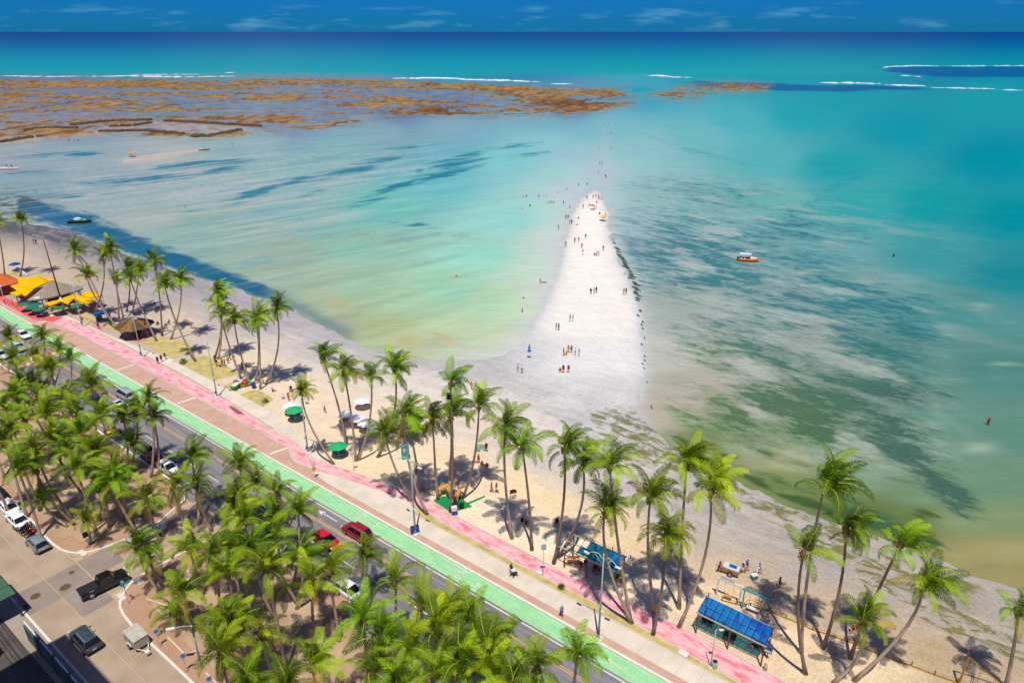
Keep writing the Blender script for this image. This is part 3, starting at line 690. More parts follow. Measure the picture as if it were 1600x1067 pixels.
    l.new(n2.outputs[0], bp.inputs['Height']); l.new(bp.outputs[0], b.inputs['Normal'])
    b.inputs['Roughness'].default_value = .28; b.inputs['Specular IOR Level'].default_value = .07
    ksea = (land_d[:-1, :-1] < 14)
    make_sheet('sea', X, Y, np.zeros(X.shape), ksea, m, {'tint': sc, 'weedcol': wcol, 'weed': wtot, 'left': leftm, 'flats': flats, 'reefm': reefm})
    # a coarse skirt carries the sea and the ground on outside the surveyed fan
    mb = MB()
    far = 420000
    yo = rowY(50.4) * .98
    for sgn in (-1, 1):
        e = [(float(X[i, 0 if sgn < 0 else -1]), float(Y[i, 0])) for i in range(0, X.shape[0], 12)] + [(float(X[-1, 0 if sgn < 0 else -1]), float(Y[-1, 0]))]
        e = [q for q in e if q[1] > 170]
        for i in range(len(e) - 1):
            (x0, y0), (x1, y1) = e[i], e[i + 1]
            f0, f1 = x0 + sgn * (400 + y0 * 2), x1 + sgn * (400 + y1 * 2)
            q = [(x0, y0, -.012), (f0, y0, -.012), (f1, y1, -.012), (x1, y1, -.012)]
            mb.add(q if sgn > 0 else q[::-1], [(0, 1, 2, 3)])
    me = mb.mesh('open_sea', mat('open_sea_water', C(6, 130, 155), .3, .1, .02, spec=.16))
    o = link('open_sea', me); o['kind'] = 'structure'
    mb = MB(); mb.add([(-900, -600, -.7), (900, -600, -.7), (900, 175, -.7), (-900, 175, -.7)], [(0, 1, 2, 3)])
    struct('ground', mb, mat('ground_soil', C(186, 158, 130), .9, .2, .3))
build_terrain()

def wrack():
    rnd = random.Random(8); mb = MB()
    line = [(957, 372), (964, 392), (974, 410), (984, 430), (992, 448), (998, 480), (1002, 520), (1005, 560), (1010, 600), (1018, 640)]
    y = 374.0
    while y < 640:
        x = float(np.interp(y, [q[1] for q in line], [q[0] for q in line])) + rnd.uniform(-2.2, 2.2) * (1 if y < 470 else 2.2)
        ln = float(np.interp(y, [374, 384, 410, 455, 480, 540, 640], [2, 7, 12, 10, 5, 4, 3])) * rnd.uniform(.6, 1.2); th = float(np.interp(y, [374, 410, 480, 640], [.7, 1.3, 1.3, .9])) * rnd.uniform(.6, 1.2)
        if (y < 470 and rnd.random() < .92) or (y >= 470 and rnd.random() < .45):
            up, lo = [], []
            for k in range(6):
                t = k / 5; e = math.sin(math.pi * min(max(t, .06), .94)) ** .6
                cx, cy = x - ln * .3 + ln * t, y + 2.4 * t * t + rnd.uniform(-.25, .25)
                up.append(G(cx, cy - th * e)); lo.append(G(cx, cy + th * e))
            for k in range(5): mb.add([(lo[k].x, lo[k].y, .075), (lo[k + 1].x, lo[k + 1].y, .075), (up[k + 1].x, up[k + 1].y, .10), (up[k].x, up[k].y, .10)], [(0, 1, 2, 3)])
        y += rnd.uniform(2.2, 4.2) if y < 480 else rnd.uniform(3, 7)
    o = mb.build('seaweed_wrack', mat('wrack', C(62, 92, 76), .9, .3, .5)); o['kind'] = 'stuff'
wrack()
# surf breaking on the reef edges: low foam ridges
def surf(line, w, h, seed):
    rnd = random.Random(seed); mb = MB(); pts = []
    for (x0, y0), (x1, y1) in zip(line[:-1], line[1:]):
        k = max(2, int(abs(x1 - x0) / 5))
        for i in range(k): pts.append((x0 + (x1 - x0) * i / k, y0 + (y1 - y0) * i / k))
    pts.append(line[-1]); secs = []
    for i, q in enumerate(pts):
        c = G(*q); t = i / (len(pts) - 1); e = (math.sin(math.pi * t) ** .5 if 0 < t < 1 else .05) * (.15 if rnd.random() < .14 else 1)
        ww = w * e * rnd.uniform(.35, 1.2); hh = h * e * rnd.uniform(.4, 1.2); oy = rnd.uniform(-.4, .4) * w
        secs.append([(c.x, c.y + oy - ww, -.05), (c.x, c.y + oy - ww * .4, hh), (c.x, c.y + oy + ww * .3, hh * .8), (c.x, c.y + oy + ww, -.05)])
    mb.loft(secs, closed=False)
    o = mb.build('surf', mat('foam', C(235, 240, 240), .9, .12, .2, spec=.1), smooth=True); o['kind'] = 'structure'
for i, (ln, w, h) in enumerate([([(0, 118.6), (70, 120), (130, 119.5)], 9, .5), ([(130, 119.8), (200, 119), (280, 120.5), (370, 119.5)], 12, .9), ([(612, 122.6), (690, 122.4), (740, 124.4)], 14, 1.2), ([(715, 124.8), (790, 126), (845, 128.5)], 12, 1.1),
        ([(1008, 118.4), (1030, 118.6), (1056, 121)], 17, 1.3), ([(1046, 120.6), (1084, 121.5)], 8, .7), ([(1278, 129.6), (1330, 130), (1380, 131.4)], 12, 1.1), ([(1380, 132.8), (1446, 134.6)], 11, 1.0), ([(1448, 137.2), (1500, 138), (1556, 139)], 8, .7), ([(1560, 140.5), (1600, 141.5)], 8, .7),
        ([(1376, 106), (1400, 104), (1430, 103), (1470, 103.6)], 16, .8), ([(1470, 103.4), (1580, 103.2), (1680, 103.4)], 12, .8), ([(1402, 118.4), (1420, 119), (1443, 121.4)], 12, 1.0), ([(200, 117), (320, 116.4)], 7, .5), ([(350, 114), (372, 113.6)], 9, .6), ([(860, 131), (895, 131.4)], 8, .6), ([(955, 303), (962, 318)], .5, .12)]):
    surf(ln, w, h, i)
# ================================================================== STREETS AND PROMENADE
def W(pts, z=0.0): return [(G(x, y).x, G(x, y).y) for x, y in pts]
def SN(pts): return [tuple(SNP(s, n)[:2]) for s, n in pts]
def band(s0, s1, n0, n1): return SN([(s0, n0), (s1, n0), (s1, n1), (s0, n1)])
def slab(name, poly, z0, z1, m, kind='structure', parent=None):
    o = MB().prism(poly, z0, z1).build(name, m, parent)
    if kind: o['kind'] = kind
    return o
S0, S1 = -330, 30
m_green = None
m_asph = mat('asphalt', C(146, 142, 146), .9, .14, .35, bump=.2, bscale=30, spec=.15)
def mat2(name, a, b, sc3, rot, lo, hi, rough=.88):
    m = bpy.data.materials.new(name); m.use_nodes = True; n, l = m.node_tree.nodes, m.node_tree.links
    p = n['Principled BSDF']; p.inputs['Roughness'].default_value = rough; p.inputs['Specular IOR Level'].default_value = .12
    tc = n.new('ShaderNodeTexCoord')
    f = maprange(n, l, noise_node(n, l, tc, sc3, rot, 8, .68, .4), lo, hi)
    c = mixn(n, l, f, a, b)
    v = n.new('ShaderNodeVectorMath'); v.operation = 'SCALE'; l.new(c, v.inputs[0])
    l.new(maprange(n, l, noise_node(n, l, tc, (.5, .5, .5), 0, 4, .6), .3, .7, .93, 1.06), v.inputs['Scale'])
    l.new(v.outputs[0], p.inputs['Base Color']); MATS[name] = m
    return m
m_asph = mat2('asphalt_streaked', C(150, 146, 150), C(128, 125, 130), (14, .5, 1), -37.7, .40, .62, .9)
m_white = mat('white_paint', C(232, 226, 218), .8, .10, 1.2, spec=.15)
m_yel = mat('yellow_paint', C(226, 176, 110), .8, .12, 1.2, spec=.15)
m_kerb = mat('kerb_stone', C(246, 236, 228), .85, .10, 1.5, spec=.15)
m_tile = mat('brown_paving', C(214, 174, 156), .9, .14, .5, bump=.15, bscale=8, spec=.12)
m_conc = mat('walk_concrete', C(234, 220, 204), .9, .16, .35, spec=.12)
m_pink = mat2('pink_track', C(251, 198, 202), C(240, 136, 152), (2.4, .7, 1), -37.7, .44, .64)
m_red = mat('red_track', C(244, 104, 108), .88, .08, .5, spec=.12)
m_turf = mat('dry_turf', C(206, 188, 122), .95, .30, .7, bump=.5, bscale=6, spec=.1)
m_soilA = mat('grove_soil', C(192, 164, 136), .95, .24, .28, bump=.4, bscale=3, spec=.1)
m_pathA = mat('grove_paving', C(192, 154, 128), .9, .12, .4, bump=.15, bscale=8, spec=.1)

m_green = mat2('green_paint', C(174, 232, 176), C(158, 220, 162), (3.5, .7, 1), -37.7, .40, .66)
slab('road', SN([(S0, 38.0), (-90, 38.0), (-72, 36), (-56, 36), (S1, 36), (S1, 48.35), (S0, 48.35)]), -.6, .010, m_asph)
slab('bike_lane', band(S0, S1, 48.36, 50.60), -.6, .022, m_green)
slab('edge_line', band(S0, S1, 47.92, 48.10), .008, .016, m_white)
mb = MB()
for n_ in (45.48, 45.74): mb.prism(band(S0, S1, n_, n_ + .12), .008, .016)
struct('centre_line', mb, m_yel)
mb = MB()
for k in range(60):
    s = S0 + k * 6
    if s > S1 - 4: break
    mb.prism(band(s, s + 3.2, 42.40, 42.54), .008, .016)
struct('lane_line', mb, m_white)
mb = MB()
mb.prism(band(S0, -87, 39.6, 39.72), .008, .016)
struct('parking_line', mb, m_white)
# reflective studs along the bike lane edge
mb = MB()
for k in range(110):
    p = SNP(S0 + k * 3.2, 48.22); mb.box((p.x, p.y, .05), (.42, .14, .07), ROAD_A)
struct('lane_stud', mb, mat('stud', C(196, 150, 116), .6))
slab('kerb', band(S0, S1, 50.62, 50.92), -.6, .16, m_kerb)
slab('pavement', band(S0, S1, 50.921, 54.30), -.6, .13, m_tile)
for (a, b) in (((57, 506), (75, 502)), ((184, 579), (210, 570)), ((277, 631), (306, 622)), ((422, 710), (451, 700))):
    A, B = G(*a), G(*b); d = (B - A).normalized() * .18; e = Vector((-d.y, d.x, 0)) * 1.2
    slab('paving_divider', [tuple((A + e)[:2]), tuple((B + e)[:2]), tuple((B - e)[:2]), tuple((A - e)[:2])], .10, .137, m_kerb)
TU = [(-160, 378), (-60, 428), (0, 460), (37, 480), (59, 494), (100, 496.5), (150, 520), (200, 545), (282, 587), (350, 625), (397, 654), (430, 676), (452, 687), (466, 697), (480, 714), (525, 730), (590, 752), (640, 770), (672, 782), (700, 801), (747, 827),
      (800, 853), (850, 880), (900, 906), (1000, 950), (1060, 980), (1150, 1025), (1215, 1062), (1290, 1102)]
TL = [(-160, 386), (-60, 437), (0, 470), (25, 485), (52, 500), (84, 504), (130, 526), (217, 572), (310, 622), (360, 648), (397, 669), (436, 691), (452, 699), (456, 713), (463, 722), (500, 737), (545, 750), (597, 768), (645, 786), (668, 798), (684, 813),
      (740, 843), (800, 876), (862, 908), (900, 927), (950, 951), (985, 970), (1060, 1012), (1120, 1046), (1200, 1090), (1270, 1130)]
def polyline_strip(U, L): return W(U) + W(L)[::-1]
slab('running_track', polyline_strip(TU[5:], TL[5:]), -.3, .142, m_pink)
slab('running_track', polyline_strip(TU[:6], TL[:6]), -.3, .1425, m_red)
# thin cream margin lines of the track
mb = MB()
for ln, off in ((TU[5:], .12), (TL[5:], -.12)):
    P = [G(*q) for q in ln]
    for a, b in zip(P[:-1], P[1:]):
        d = (b - a).normalized(); e = Vector((-d.y, d.x, 0)) * .07; o_ = Vector((-d.y, d.x, 0)) * off
        mb.prism([tuple((a + o_ + e)[:2]), tuple((b + o_ + e)[:2]), tuple((b + o_ - e)[:2]), tuple((a + o_ - e)[:2])], .1, .146)
struct('track_margin', mb, m_conc)
# concrete walk
slab('walkway', W([(60, 490), (100, 493), (130, 505), (165, 522), (225, 546), (270, 565), (337, 598), (397, 629), (436, 652), (470, 681), (492, 704), (520, 724), (500, 720), (484, 712), (470, 697), (455, 684), (430, 672), (397, 651), (350, 622), (282, 584), (200, 542), (150, 517), (100, 496), (60, 494)]), -.3, .139, m_conc)
slab('walkway', W([(488, 739), (500, 738), (545, 751), (597, 769), (640, 786)]) + SN([(-58, 54.28), (S1, 54.28), (S1, 51.85), (-74, 51.85)]), -.3, .1385, m_conc)
slab('kerb', band(-59, S1, 54.29, 54.46), -.3, .165, mat('cream_kerb', C(226, 206, 176), .9, .12, 1.5))
# slab joints of the walk
mb = MB()
for k in range(46):
    s = -72 + k * 2.2
    mb.prism(band(s, s + .05, 51.9, 54.2), .13, .1405)
struct('walkway_joint', mb, mat('joint', C(212, 198, 182), .95))
# dry turf
gk = [[(640, 786), (668, 800), (684, 815), (740, 845), (800, 877.5), (862, 909.5), (900, 928.5), (950, 952.5), (985, 971.5), (1060, 1013.5), (1120, 1047.5), (1200, 1092)]]
slab('grass_strip', W(gk[0]) + SN([(S1, 54.47), (-57, 54.47)]), -.3, .12, m_turf)
for i, q in enumerate(([(130, 492), (147, 491), (150, 500), (142, 506), (135, 502)], [(160, 500), (176, 503), (200, 512), (190, 521), (163, 512)], [(222, 536), (238, 527), (262, 528), (292, 536), (307, 547), (272, 561), (248, 551)],
           [(280, 567), (300, 560), (322, 556), (350, 570), (375, 585), (345, 592), (332, 597)], [(347, 604), (364, 597), (374, 605), (362, 612)], [(375, 617), (390, 611), (404, 610), (418, 617), (428, 624), (420, 630), (411, 636)], [(0, 430), (20, 424), (40, 436), (22, 444), (0, 444)])):
    slab('lawn', W(q), -.3, .09 + i * .002, m_turf)
slab('forecourt', W([(60, 488), (100, 470), (130, 470), (165, 488), (150, 495), (162, 515), (135, 508), (100, 495)]), -.3, .085, mat('forecourt_paving', C(206, 182, 160), .9, .12, .4))
slab('path', W([(143, 507), (152, 500), (160, 512), (163, 523)]), -.3, .096, mat('pink_paving', C(226, 150, 140), .9))
slab('path', W([(207, 531), (222, 524), (232, 531), (216, 537)]), -.3, .096, MATS['pink_paving'])
slab('walk_border', W([(200, 542), (282, 584), (350, 622), (397, 651), (428, 671), (424, 670), (397, 654.5), (350, 626), (282, 588), (200, 546)]), -.3, .1415, mat('grey_border', C(176, 160, 150), .9))
slab('track_stain', W([(357, 634), (366, 637), (378, 645), (383, 649), (372, 648), (362, 641)]), .1, .1445, mat('stain', C(160, 96, 96), .95))

# ---------------- street behind the grove and the blocks either side
m_street = mat('street_concrete', C(186, 164, 144), .9, .26, .22, bump=.2, bscale=8, spec=.12, coords='Position')
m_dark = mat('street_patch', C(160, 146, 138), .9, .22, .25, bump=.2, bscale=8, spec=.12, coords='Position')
street = slab('street', SN([(S0, 14.9), (S1, 14.9), (S1, 22.2), (-74, 22.2), (-76, 38.2), (-85.6, 38.2), (-86, 22.2), (S0, 22.2)]), -.6, .004, mat('slab_joint', C(204, 178, 144), .9))
# the poured slabs of the street, each a part of it
rnd = random.Random(9)
mesh_slab = {}
def street_slab(s0, s1, n0, n1, m):
    key = (round(s1 - s0, 2), round(n1 - n0, 2), m.name)
    if key not in mesh_slab:
        hs, hn = (s1 - s0) / 2 - .045, (n1 - n0) / 2 - .045
        mb = MB().box((0, 0, 0), (hs * 2, hn * 2, .06)); mesh_slab[key] = mb.mesh('slab', m)
    p = SNP((s0 + s1) / 2, (n0 + n1) / 2, -.012 + rnd.uniform(0, .004))
    link('slab', mesh_slab[key], street, p, ROAD_A)
for k in range(34):
    s = -160 + k * 5
    for n0, n1 in ((15.0, 18.5), (18.5, 22.1)):
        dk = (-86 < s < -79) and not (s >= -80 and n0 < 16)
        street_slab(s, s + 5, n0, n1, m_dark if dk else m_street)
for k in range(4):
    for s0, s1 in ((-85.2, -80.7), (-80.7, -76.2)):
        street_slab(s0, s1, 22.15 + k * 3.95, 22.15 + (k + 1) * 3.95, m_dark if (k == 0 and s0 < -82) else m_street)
KA = W([(60, 828), (80, 848), (95, 859), (108, 863.5), (122, 865), (140, 862.5), (160, 857), (200, 842), (225, 831), (246, 818)])
blkA = SN([(S0, 22.2), (-97, 22.1)]) + KA + SN([(-85.5, 34.5), (-86.5, 37), (-89, 38.4), (S0, 38.4)])
KB = W([(225, 897), (205, 911), (195, 924), (188, 940), (188, 950), (194, 962), (210, 982)])
blkB = SN([(-76.3, 33.5), (-76.4, 28)]) + KB + SN([(-62, 21.35), (S1, 21.35), (S1, 36.4), (-50.5, 36.4), (-53.5, 38.6), (-71, 38.6), (-74.5, 37)])
slab('grove_pavement', blkA, -.6, .12, m_pathA); slab('grove_pavement', blkB, -.6, .121, m_pathA)
def kerb_line(line, closed, w, z, m, name='kerb'):
    P = [Vector((q[0], q[1], 0)) for q in line]; n = len(P); L, R_ = [], []
    for i in range(n):
        a = P[i - 1] if (i > 0 or closed) else P[i]; b = P[(i + 1) % n] if (i < n - 1 or closed) else P[i]
        d = (b - a).normalized(); e = Vector((-d.y, d.x, 0)) * w / 2
        L.append(P[i] + e); R_.append(P[i] - e)
    mb = MB(); m2 = n if closed else n - 1
    for i in range(m2):
        j = (i + 1) % n
        mb.add([(L[i].x, L[i].y, z), (L[j].x, L[j].y, z), (R_[j].x, R_[j].y, z), (R_[i].x, R_[i].y, z),
                (L[i].x, L[i].y, -.3), (L[j].x, L[j].y, -.3), (R_[j].x, R_[j].y, -.3), (R_[i].x, R_[i].y, -.3)],
               [(3, 2, 1, 0), (0, 1, 5, 4), (2, 3, 7, 6)] if True else [])
    return struct(name, mb, m)
kerb_line(blkA, True, .26, .155, m_kerb); kerb_line(blkB, True, .26, .157, m_kerb)
inA = W([(24, 769), (70, 815), (97, 845), (106, 840), (114, 839), (124, 846), (136, 851), (162, 841), (200, 825)]) + SN([(-88, 32.5), (-90, 35.9), (S0, 35.9), (S0, 24.6)])
slab('grove_soil', inA, .0, .145, m_soilA)
inB = W([(270, 950), (228, 936), (248, 955)]) + SN([(-67, 24.4), (-62, 23.6), (S1, 23.6), (S1, 34.2), (-52, 34.2), (-56, 36), (-72, 36), (-73.5, 33)]) + W([(300, 905)])
slab('grove_soil', inB, .0, .146, m_soilA)
for q in (W([(228, 936), (270, 950), (330, 905)]),): pass
mk_line = mat('cream_edging', C(236, 216, 190), .9, .1, 2)
for ln in ([(270, 950), (228, 936), (248, 955), (262, 966)], [(262, 996), (291, 1025), (306, 1017)], [(322, 1052), (345, 1075)], [(462, 978), (500, 955)], [(430, 1030), (400, 1005)]):
    kerb_line(W(ln), False, .14, .17, mk_line, 'grove_edging')
kerb_line(inA, True, .14, .165, mat('brown_edging', C(196, 158, 124), .9), 'grove_edging')
# far-side pavement and yard
slab('pavement', SN([(S0, 9), (S0, 14.75), (S1, 14.75), (S1, 9)]), -.6, .11, mat('yard_concrete', C(170, 158, 146), .9, .2, .3))
kerb_line(SN([(S0, 14.85), (S1, 14.85)]), False, .24, .15, m_kerb)
for (x, y, r) in ((102, 917, .55), (55, 931, .5), (38, 948, .38), (112, 894, .3)):
    p = G(x, y, .03); t = thing('manhole_cover', {102: 'round rusty manhole cover on the pale slab behind the black pickup', 55: 'round dark manhole cover in the dark paving of the crossing', 38: 'small faint manhole cover near the green canopy', 112: 'small worn manhole cover in the crossing below the corner kerb'}[x], 'manhole cover', (p.x, p.y, .018), 0, 'manhole covers in the street')
    MB().cyl((0, 0, 0), r, .02, 18).build('lid', mat('rust_iron', C(110, 84, 66), .8, .2, 6), t)
    mb = MB()
    for k in range(18):
        a0, a1 = k / 18 * 2 * math.pi, (k + 1) / 18 * 2 * math.pi
        mb.add([(math.cos(a) * q, math.sin(a) * q, .024) for a, q in ((a0, r), (a1, r), (a1, r * 1.18), (a0, r * 1.18))], [(3, 2, 1, 0)])
    mb.build('rim', mat('rust_rim', C(150, 126, 104), .8), t)
for (x, y) in ((129, 865), (217, 908), (190, 933), (591, 822)):
    p = G(x, y); a = 0.5
    if x == 591: continue
    slab('drain_apron', [tuple((p + Vector((math.cos(ROAD_A + t) * .8, math.sin(ROAD_A + t) * .8, 0)))[:2]) for t in (.4, 2.74, 3.54, 5.88)], .1, .162, m_white)

# ---------------- paint on the carriageways
def flat(name, shapes, z, m, loc, rz):
    mb = MB()
    for poly in shapes: mb.prism(poly, -.004, .004)
    o = mb.build(name, m, None, loc=(loc.x, loc.y, z), rz=rz); o['kind'] = 'structure'; return o
def ring(cx, cy, r, w, n=14):
    out = []
    for k in range(n):
        a0, a1 = k / n * 2 * math.pi, (k + 1) / n * 2 * math.pi
        out.append([(cx + math.cos(a0) * r, cy + math.sin(a0) * r), (cx + math.cos(a1) * r, cy + math.sin(a1) * r), (cx + math.cos(a1) * (r - w), cy + math.sin(a1) * (r - w)), (cx + math.cos(a0) * (r - w), cy + math.sin(a0) * (r - w))])
    return out
def bar(a, b, w):
    a, b = Vector((*a, 0)), Vector((*b, 0)); d = (b - a).normalized(); e = Vector((-d.y, d.x, 0)) * w / 2
    return [tuple((a + e)[:2]), tuple((b + e)[:2]), tuple((b - e)[:2]), tuple((a - e)[:2])]
bike = ring(-.52, 0, .36, .11) + ring(.52, 0, .36, .11) + [bar((-.52, 0), (-.2, .5), .1), bar((-.2, .5), (.35, .5), .1), bar((.35, .5), (0, 0), .1), bar((-.52, 0), (0, 0), .1), bar((0, 0), (-.25, .62), .1), bar((.52, 0), (.32, .68), .1), bar((-.42, .64), (-.12, .64), .12), bar((.32, .68), (.55, .72), .1)]
chev = [bar((-.7, 0), (.7, 0), .14), bar((.7, 0), (.25, .42), .16), bar((.7, 0), (.25, -.42), .16)]
m_mark = mat('pale_marking', C(222, 232, 210), .85, .2, 2)
for i, (x, y) in enumerate(((162, 577), (172, 584), (322, 670), (337, 679), (437, 735), (456, 745), (564, 807), (591, 822), (720, 896), (749, 916))):
    flat('bicycle_marking' if i % 2 == 0 else 'direction_marking', bike if i % 2 == 0 else [[(q[0], q[1]) for q in s_] for s_ in chev], .028, m_mark, G(x, y), ROAD_A + math.pi / 2 + (0 if i % 2 == 0 else math.pi / 2))
flat('direction_marking', chev + [bar((-.7, 0), (-1.0, .25), .12)], .028, m_mark, G(957, 1035), ROAD_A + math.pi)
a_ = G(497, 797); b_ = G(526, 814); L_ = (a_ - b_).length
flat('lane_arrow', [bar((-L_ / 2, 0), (L_ / 2 - 1.0, 0), .16), [(L_ / 2 - 1.2, .42), (L_ / 2, 0), (L_ / 2 - 1.2, -.42)]], .018, m_white, (a_ + b_) / 2, ROAD_A + math.pi)
mb = MB()
for k in range(7): mb.prism(band(-156 + k * .0, -152.5, 38.8 + k * 1.35, 39.5 + k * 1.35), .018, .026)
struct('crossing_stripe', mb, m_white)
slab('crossing_ground', band(-157, -152, 38.5, 48.3), .0, .014, mat('crossing_red', C(210, 120, 100), .9))
mb = MB(); mb.prism(band(-152.1, -151.8, 48.4, 50.55), .018, .03); struct('stop_line', mb, m_white)
# ================================================================== COCONUT PALMS
def leaf_material(name, c_dark, c_light, c_tip, transl=.13):
    m = bpy.data.materials.new(name); m.use_nodes = True
    n, l = m.node_tree.nodes, m.node_tree.links
    b = n['Principled BSDF']; out = n['Material Output']
    b.inputs['Roughness'].default_value = .5; b.inputs['Specular IOR Level'].default_value = .22
    oi = n.new('ShaderNodeObjectInfo'); tc = n.new('ShaderNodeTexCoord')
    no = n.new('ShaderNodeTexNoise'); no.inputs['Scale'].default_value = 1.6; no.inputs['Detail'].default_value = 3
    l.new(tc.outputs['Object'], no.inputs['Vector'])
    f = mathn(n, l, 'ADD', mathn(n, l, 'MULTIPLY', oi.outputs['Random'], 1.0), mathn(n, l, 'MULTIPLY', no.outputs[0], .5))
    f = mathn(n, l, 'SUBTRACT', f, .26)
    base = mixn(n, l, f, c_dark, c_light)
    tip = attr_node(n, 'tip', 'Fac')
    rnd = mathn(n, l, 'MULTIPLY', mathn(n, l, 'POWER', tip, 2.2), mathn(n, l, 'ADD', .25, mathn(n, l, 'MULTIPLY', oi.outputs['Random'], .6)))
    colr = mixn(n, l, rnd, base, c_tip)
    tm = n.new('ShaderNodeVectorMath'); tm.operation = 'MULTIPLY'; l.new(colr, tm.inputs[0]); l.new(oi.outputs['Color'], tm.inputs[1]); colr = tm.outputs[0]
    l.new(colr, b.inputs['Base Color'])
    tr = n.new('ShaderNodeBsdfTranslucent'); hs = n.new('ShaderNodeVectorMath'); hs.operation = 'MULTIPLY'
    hs.inputs[1].default_value = (1.9, 1.75, .55); l.new(colr, hs.inputs[0]); l.new(hs.outputs[0], tr.inputs[0])
    mx = n.new('ShaderNodeMixShader'); mx.inputs[0].default_value = transl
    l.new(b.outputs[0], mx.inputs[1]); l.new(tr.outputs[0], mx.inputs[2]); l.new(mx.outputs[0], out.inputs[0])
    return m
m_leaf = leaf_material('palm_leaf', (.014, .050, .002), (.28, .42, .004), (.58, .46, .02))
m_leaf_old = leaf_material('palm_leaf_old', (.16, .15, .02), (.36, .26, .03), (.42, .26, .06), .3)
m_rachis = mat('frond_rib', (.42, .40, .05), .5, .15, 3)
m_trunk = mat('palm_trunk', C(190, 168, 146), .95, .28, 3.0, bump=.5, bscale=14, spec=.1)
m_trunk_dark = mat('palm_trunk_dark', C(150, 128, 112), .95, .3, 3.0, bump=.5, bscale=14, spec=.1)
m_nut = mat('coconut', (.17, .16, .03), .5, .2, 3)
m_sheath = mat('leaf_sheath', (.20, .13, .05), .9, .3, 6)

def frond_mesh(seed, droop, twist, old=False):
    """one feather leaf of unit length along +X, arching down; leaflets hang either side of the rib"""
    rnd = random.Random(seed); N = 16
    pts = []; p = Vector((0, 0, 0)); ang = R(rnd.uniform(18, 30)); side = rnd.uniform(-.25, .25)
    for i in range(N + 1):
        t = i / N
        pts.append(p.copy())
        a = ang - droop * (t ** 1.35)
        yaw = side * t * t
        p = p + Vector((math.cos(a) * math.cos(yaw), math.cos(a) * math.sin(yaw), math.sin(a))) / N
    vs, fs, tip = [], [], []
    def addv(q, t): vs.append(tuple(q)); tip.append(t); return len(vs) - 1
    # rib: three-sided taper
    rr = None
    for i in range(0, N + 1, 2):
        w = .017 * (1 - .85 * i / N); q = pts[i]
        row = [addv(q + Vector((0, w, 0)), 1.0), addv(q + Vector((0, 0, w)), 1.0), addv(q + Vector((0, -w, 0)), 1.0)]
        if rr:
            for k in range(3): fs.append((rr[k], rr[(k + 1) % 3], row[(k + 1) % 3], row[k]))
        rr = row
    nrib = len(fs)
    NL = 30
    for sgn in (-1, 1):
        for j in range(NL):
            t = .13 + .87 * (j + rnd.uniform(-.3, .3)) / NL
            t = min(max(t, .1), .995)
            f = t * N; i = min(int(f), N - 1); q = pts[i].lerp(pts[i + 1], f - i)
            tan = (pts[i + 1] - pts[i]).normalized()
            sidev = Vector((0, 0, 1)).cross(tan).normalized() * sgn; upv = tan.cross(sidev * sgn).normalized()
            ln = .30 * (math.sin(math.pi * min(1, .14 + .86 * t) ** .8) ** .6 * .9 + .12) * rnd.uniform(.82, 1.12)
            fw = .45 + .65 * t
            hang = rnd.uniform(.25, .55) + twist * sgn
            d0 = (sidev * 1.0 + tan * fw + upv * (.22 - .3 * hang)).normalized()
            d1 = (sidev * .62 + tan * fw * .8 + Vector((0, 0, -1)) * (.75 + hang)).normalized()
            w = .0115 * rnd.uniform(.85, 1.15)
            a0 = q; a1 = q + d0 * ln * .5; a2 = a1 + d1 * ln * .5
            wv = tan * w
            i0 = addv(a0 - wv * .7, t * .35); i1 = addv(a0 + wv * .7, t * .35)
            i2 = addv(a1 - wv, t * .5 + .1); i3 = addv(a1 + wv, t * .5 + .1)
            i4 = addv(a2 + wv * .2, t * .55 + .42)
            if sgn > 0: fs += [(i0, i1, i3, i2), (i2, i3, i4)]
            else: fs += [(i1, i0, i2, i3), (i3, i2, i4)]
    me = bpy.data.meshes.new('frond'); me.from_pydata(vs, [], fs)
    me.materials.append(m_leaf_old if old else m_leaf); me.materials.append(m_rachis)
    me.polygons.foreach_set('material_index', [1 if k < nrib else 0 for k in range(len(fs))])
    at = me.attributes.new('tip', 'FLOAT', 'POINT'); at.data.foreach_set('value', tip)
    me.update(); return me
FROND_UP = [frond_mesh(100 + i, R(72 + 18 * (i % 3)), .08 * (i % 3 - 1)) for i in range(5)]
FROND_MID = [frond_mesh(200 + i, R(104 + 13 * (i % 4)), .15 * (i % 3 - 1)) for i in range(7)]
FROND_LOW = [frond_mesh(300 + i, R(104 + 14 * (i % 3)), .15 * (i % 3 - 1)) for i in range(5)]
FROND_OLD = [frond_mesh(400 + i, R(92 + 20 * i), 0, True) for i in range(2)]
m_dead = leaf_material('palm_leaf_dead', (.12, .075, .03), (.26, .17, .07), (.30, .20, .09), .1)
FROND_DEAD = []
for i in range(2):
    me_ = frond_mesh(500 + i, R(30), .1, True); me_.materials[0] = m_dead; FROND_DEAD.append(me_)
def crown_mesh(seed):
    mb = MB(); rnd = random.Random(seed)
    mb.tube([(0, 0, -.5), (0, 0, -.2), (0, 0, .15), (0, 0, .55), (.03, 0, .95)], [.17, .24, .26, .12, .03], 8)
    for k in range(7):
        a = k * 2.4; mb.tube([(.14 * math.cos(a), .14 * math.sin(a), -.25), (.34 * math.cos(a), .34 * math.sin(a), .1), (.5 * math.cos(a), .5 * math.sin(a), .32)], [.09, .07, .03], 5)
    return mb.mesh('crown', m_sheath, True)
def nuts_mesh(seed):
    mb = MB(); rnd = random.Random(seed)
    for k in range(9):
        a = rnd.uniform(0, 6.28); r = rnd.uniform(.24, .42)
        mb.sphere((r * math.cos(a), r * math.sin(a), rnd.uniform(-.45, -.1)), (.12, .12, .15), 7, 5)
    return mb.mesh('coconut_bunch', m_nut, True)
CROWNS = [crown_mesh(i) for i in range(3)]; NUTS = [nuts_mesh(i) for i in range(4)]
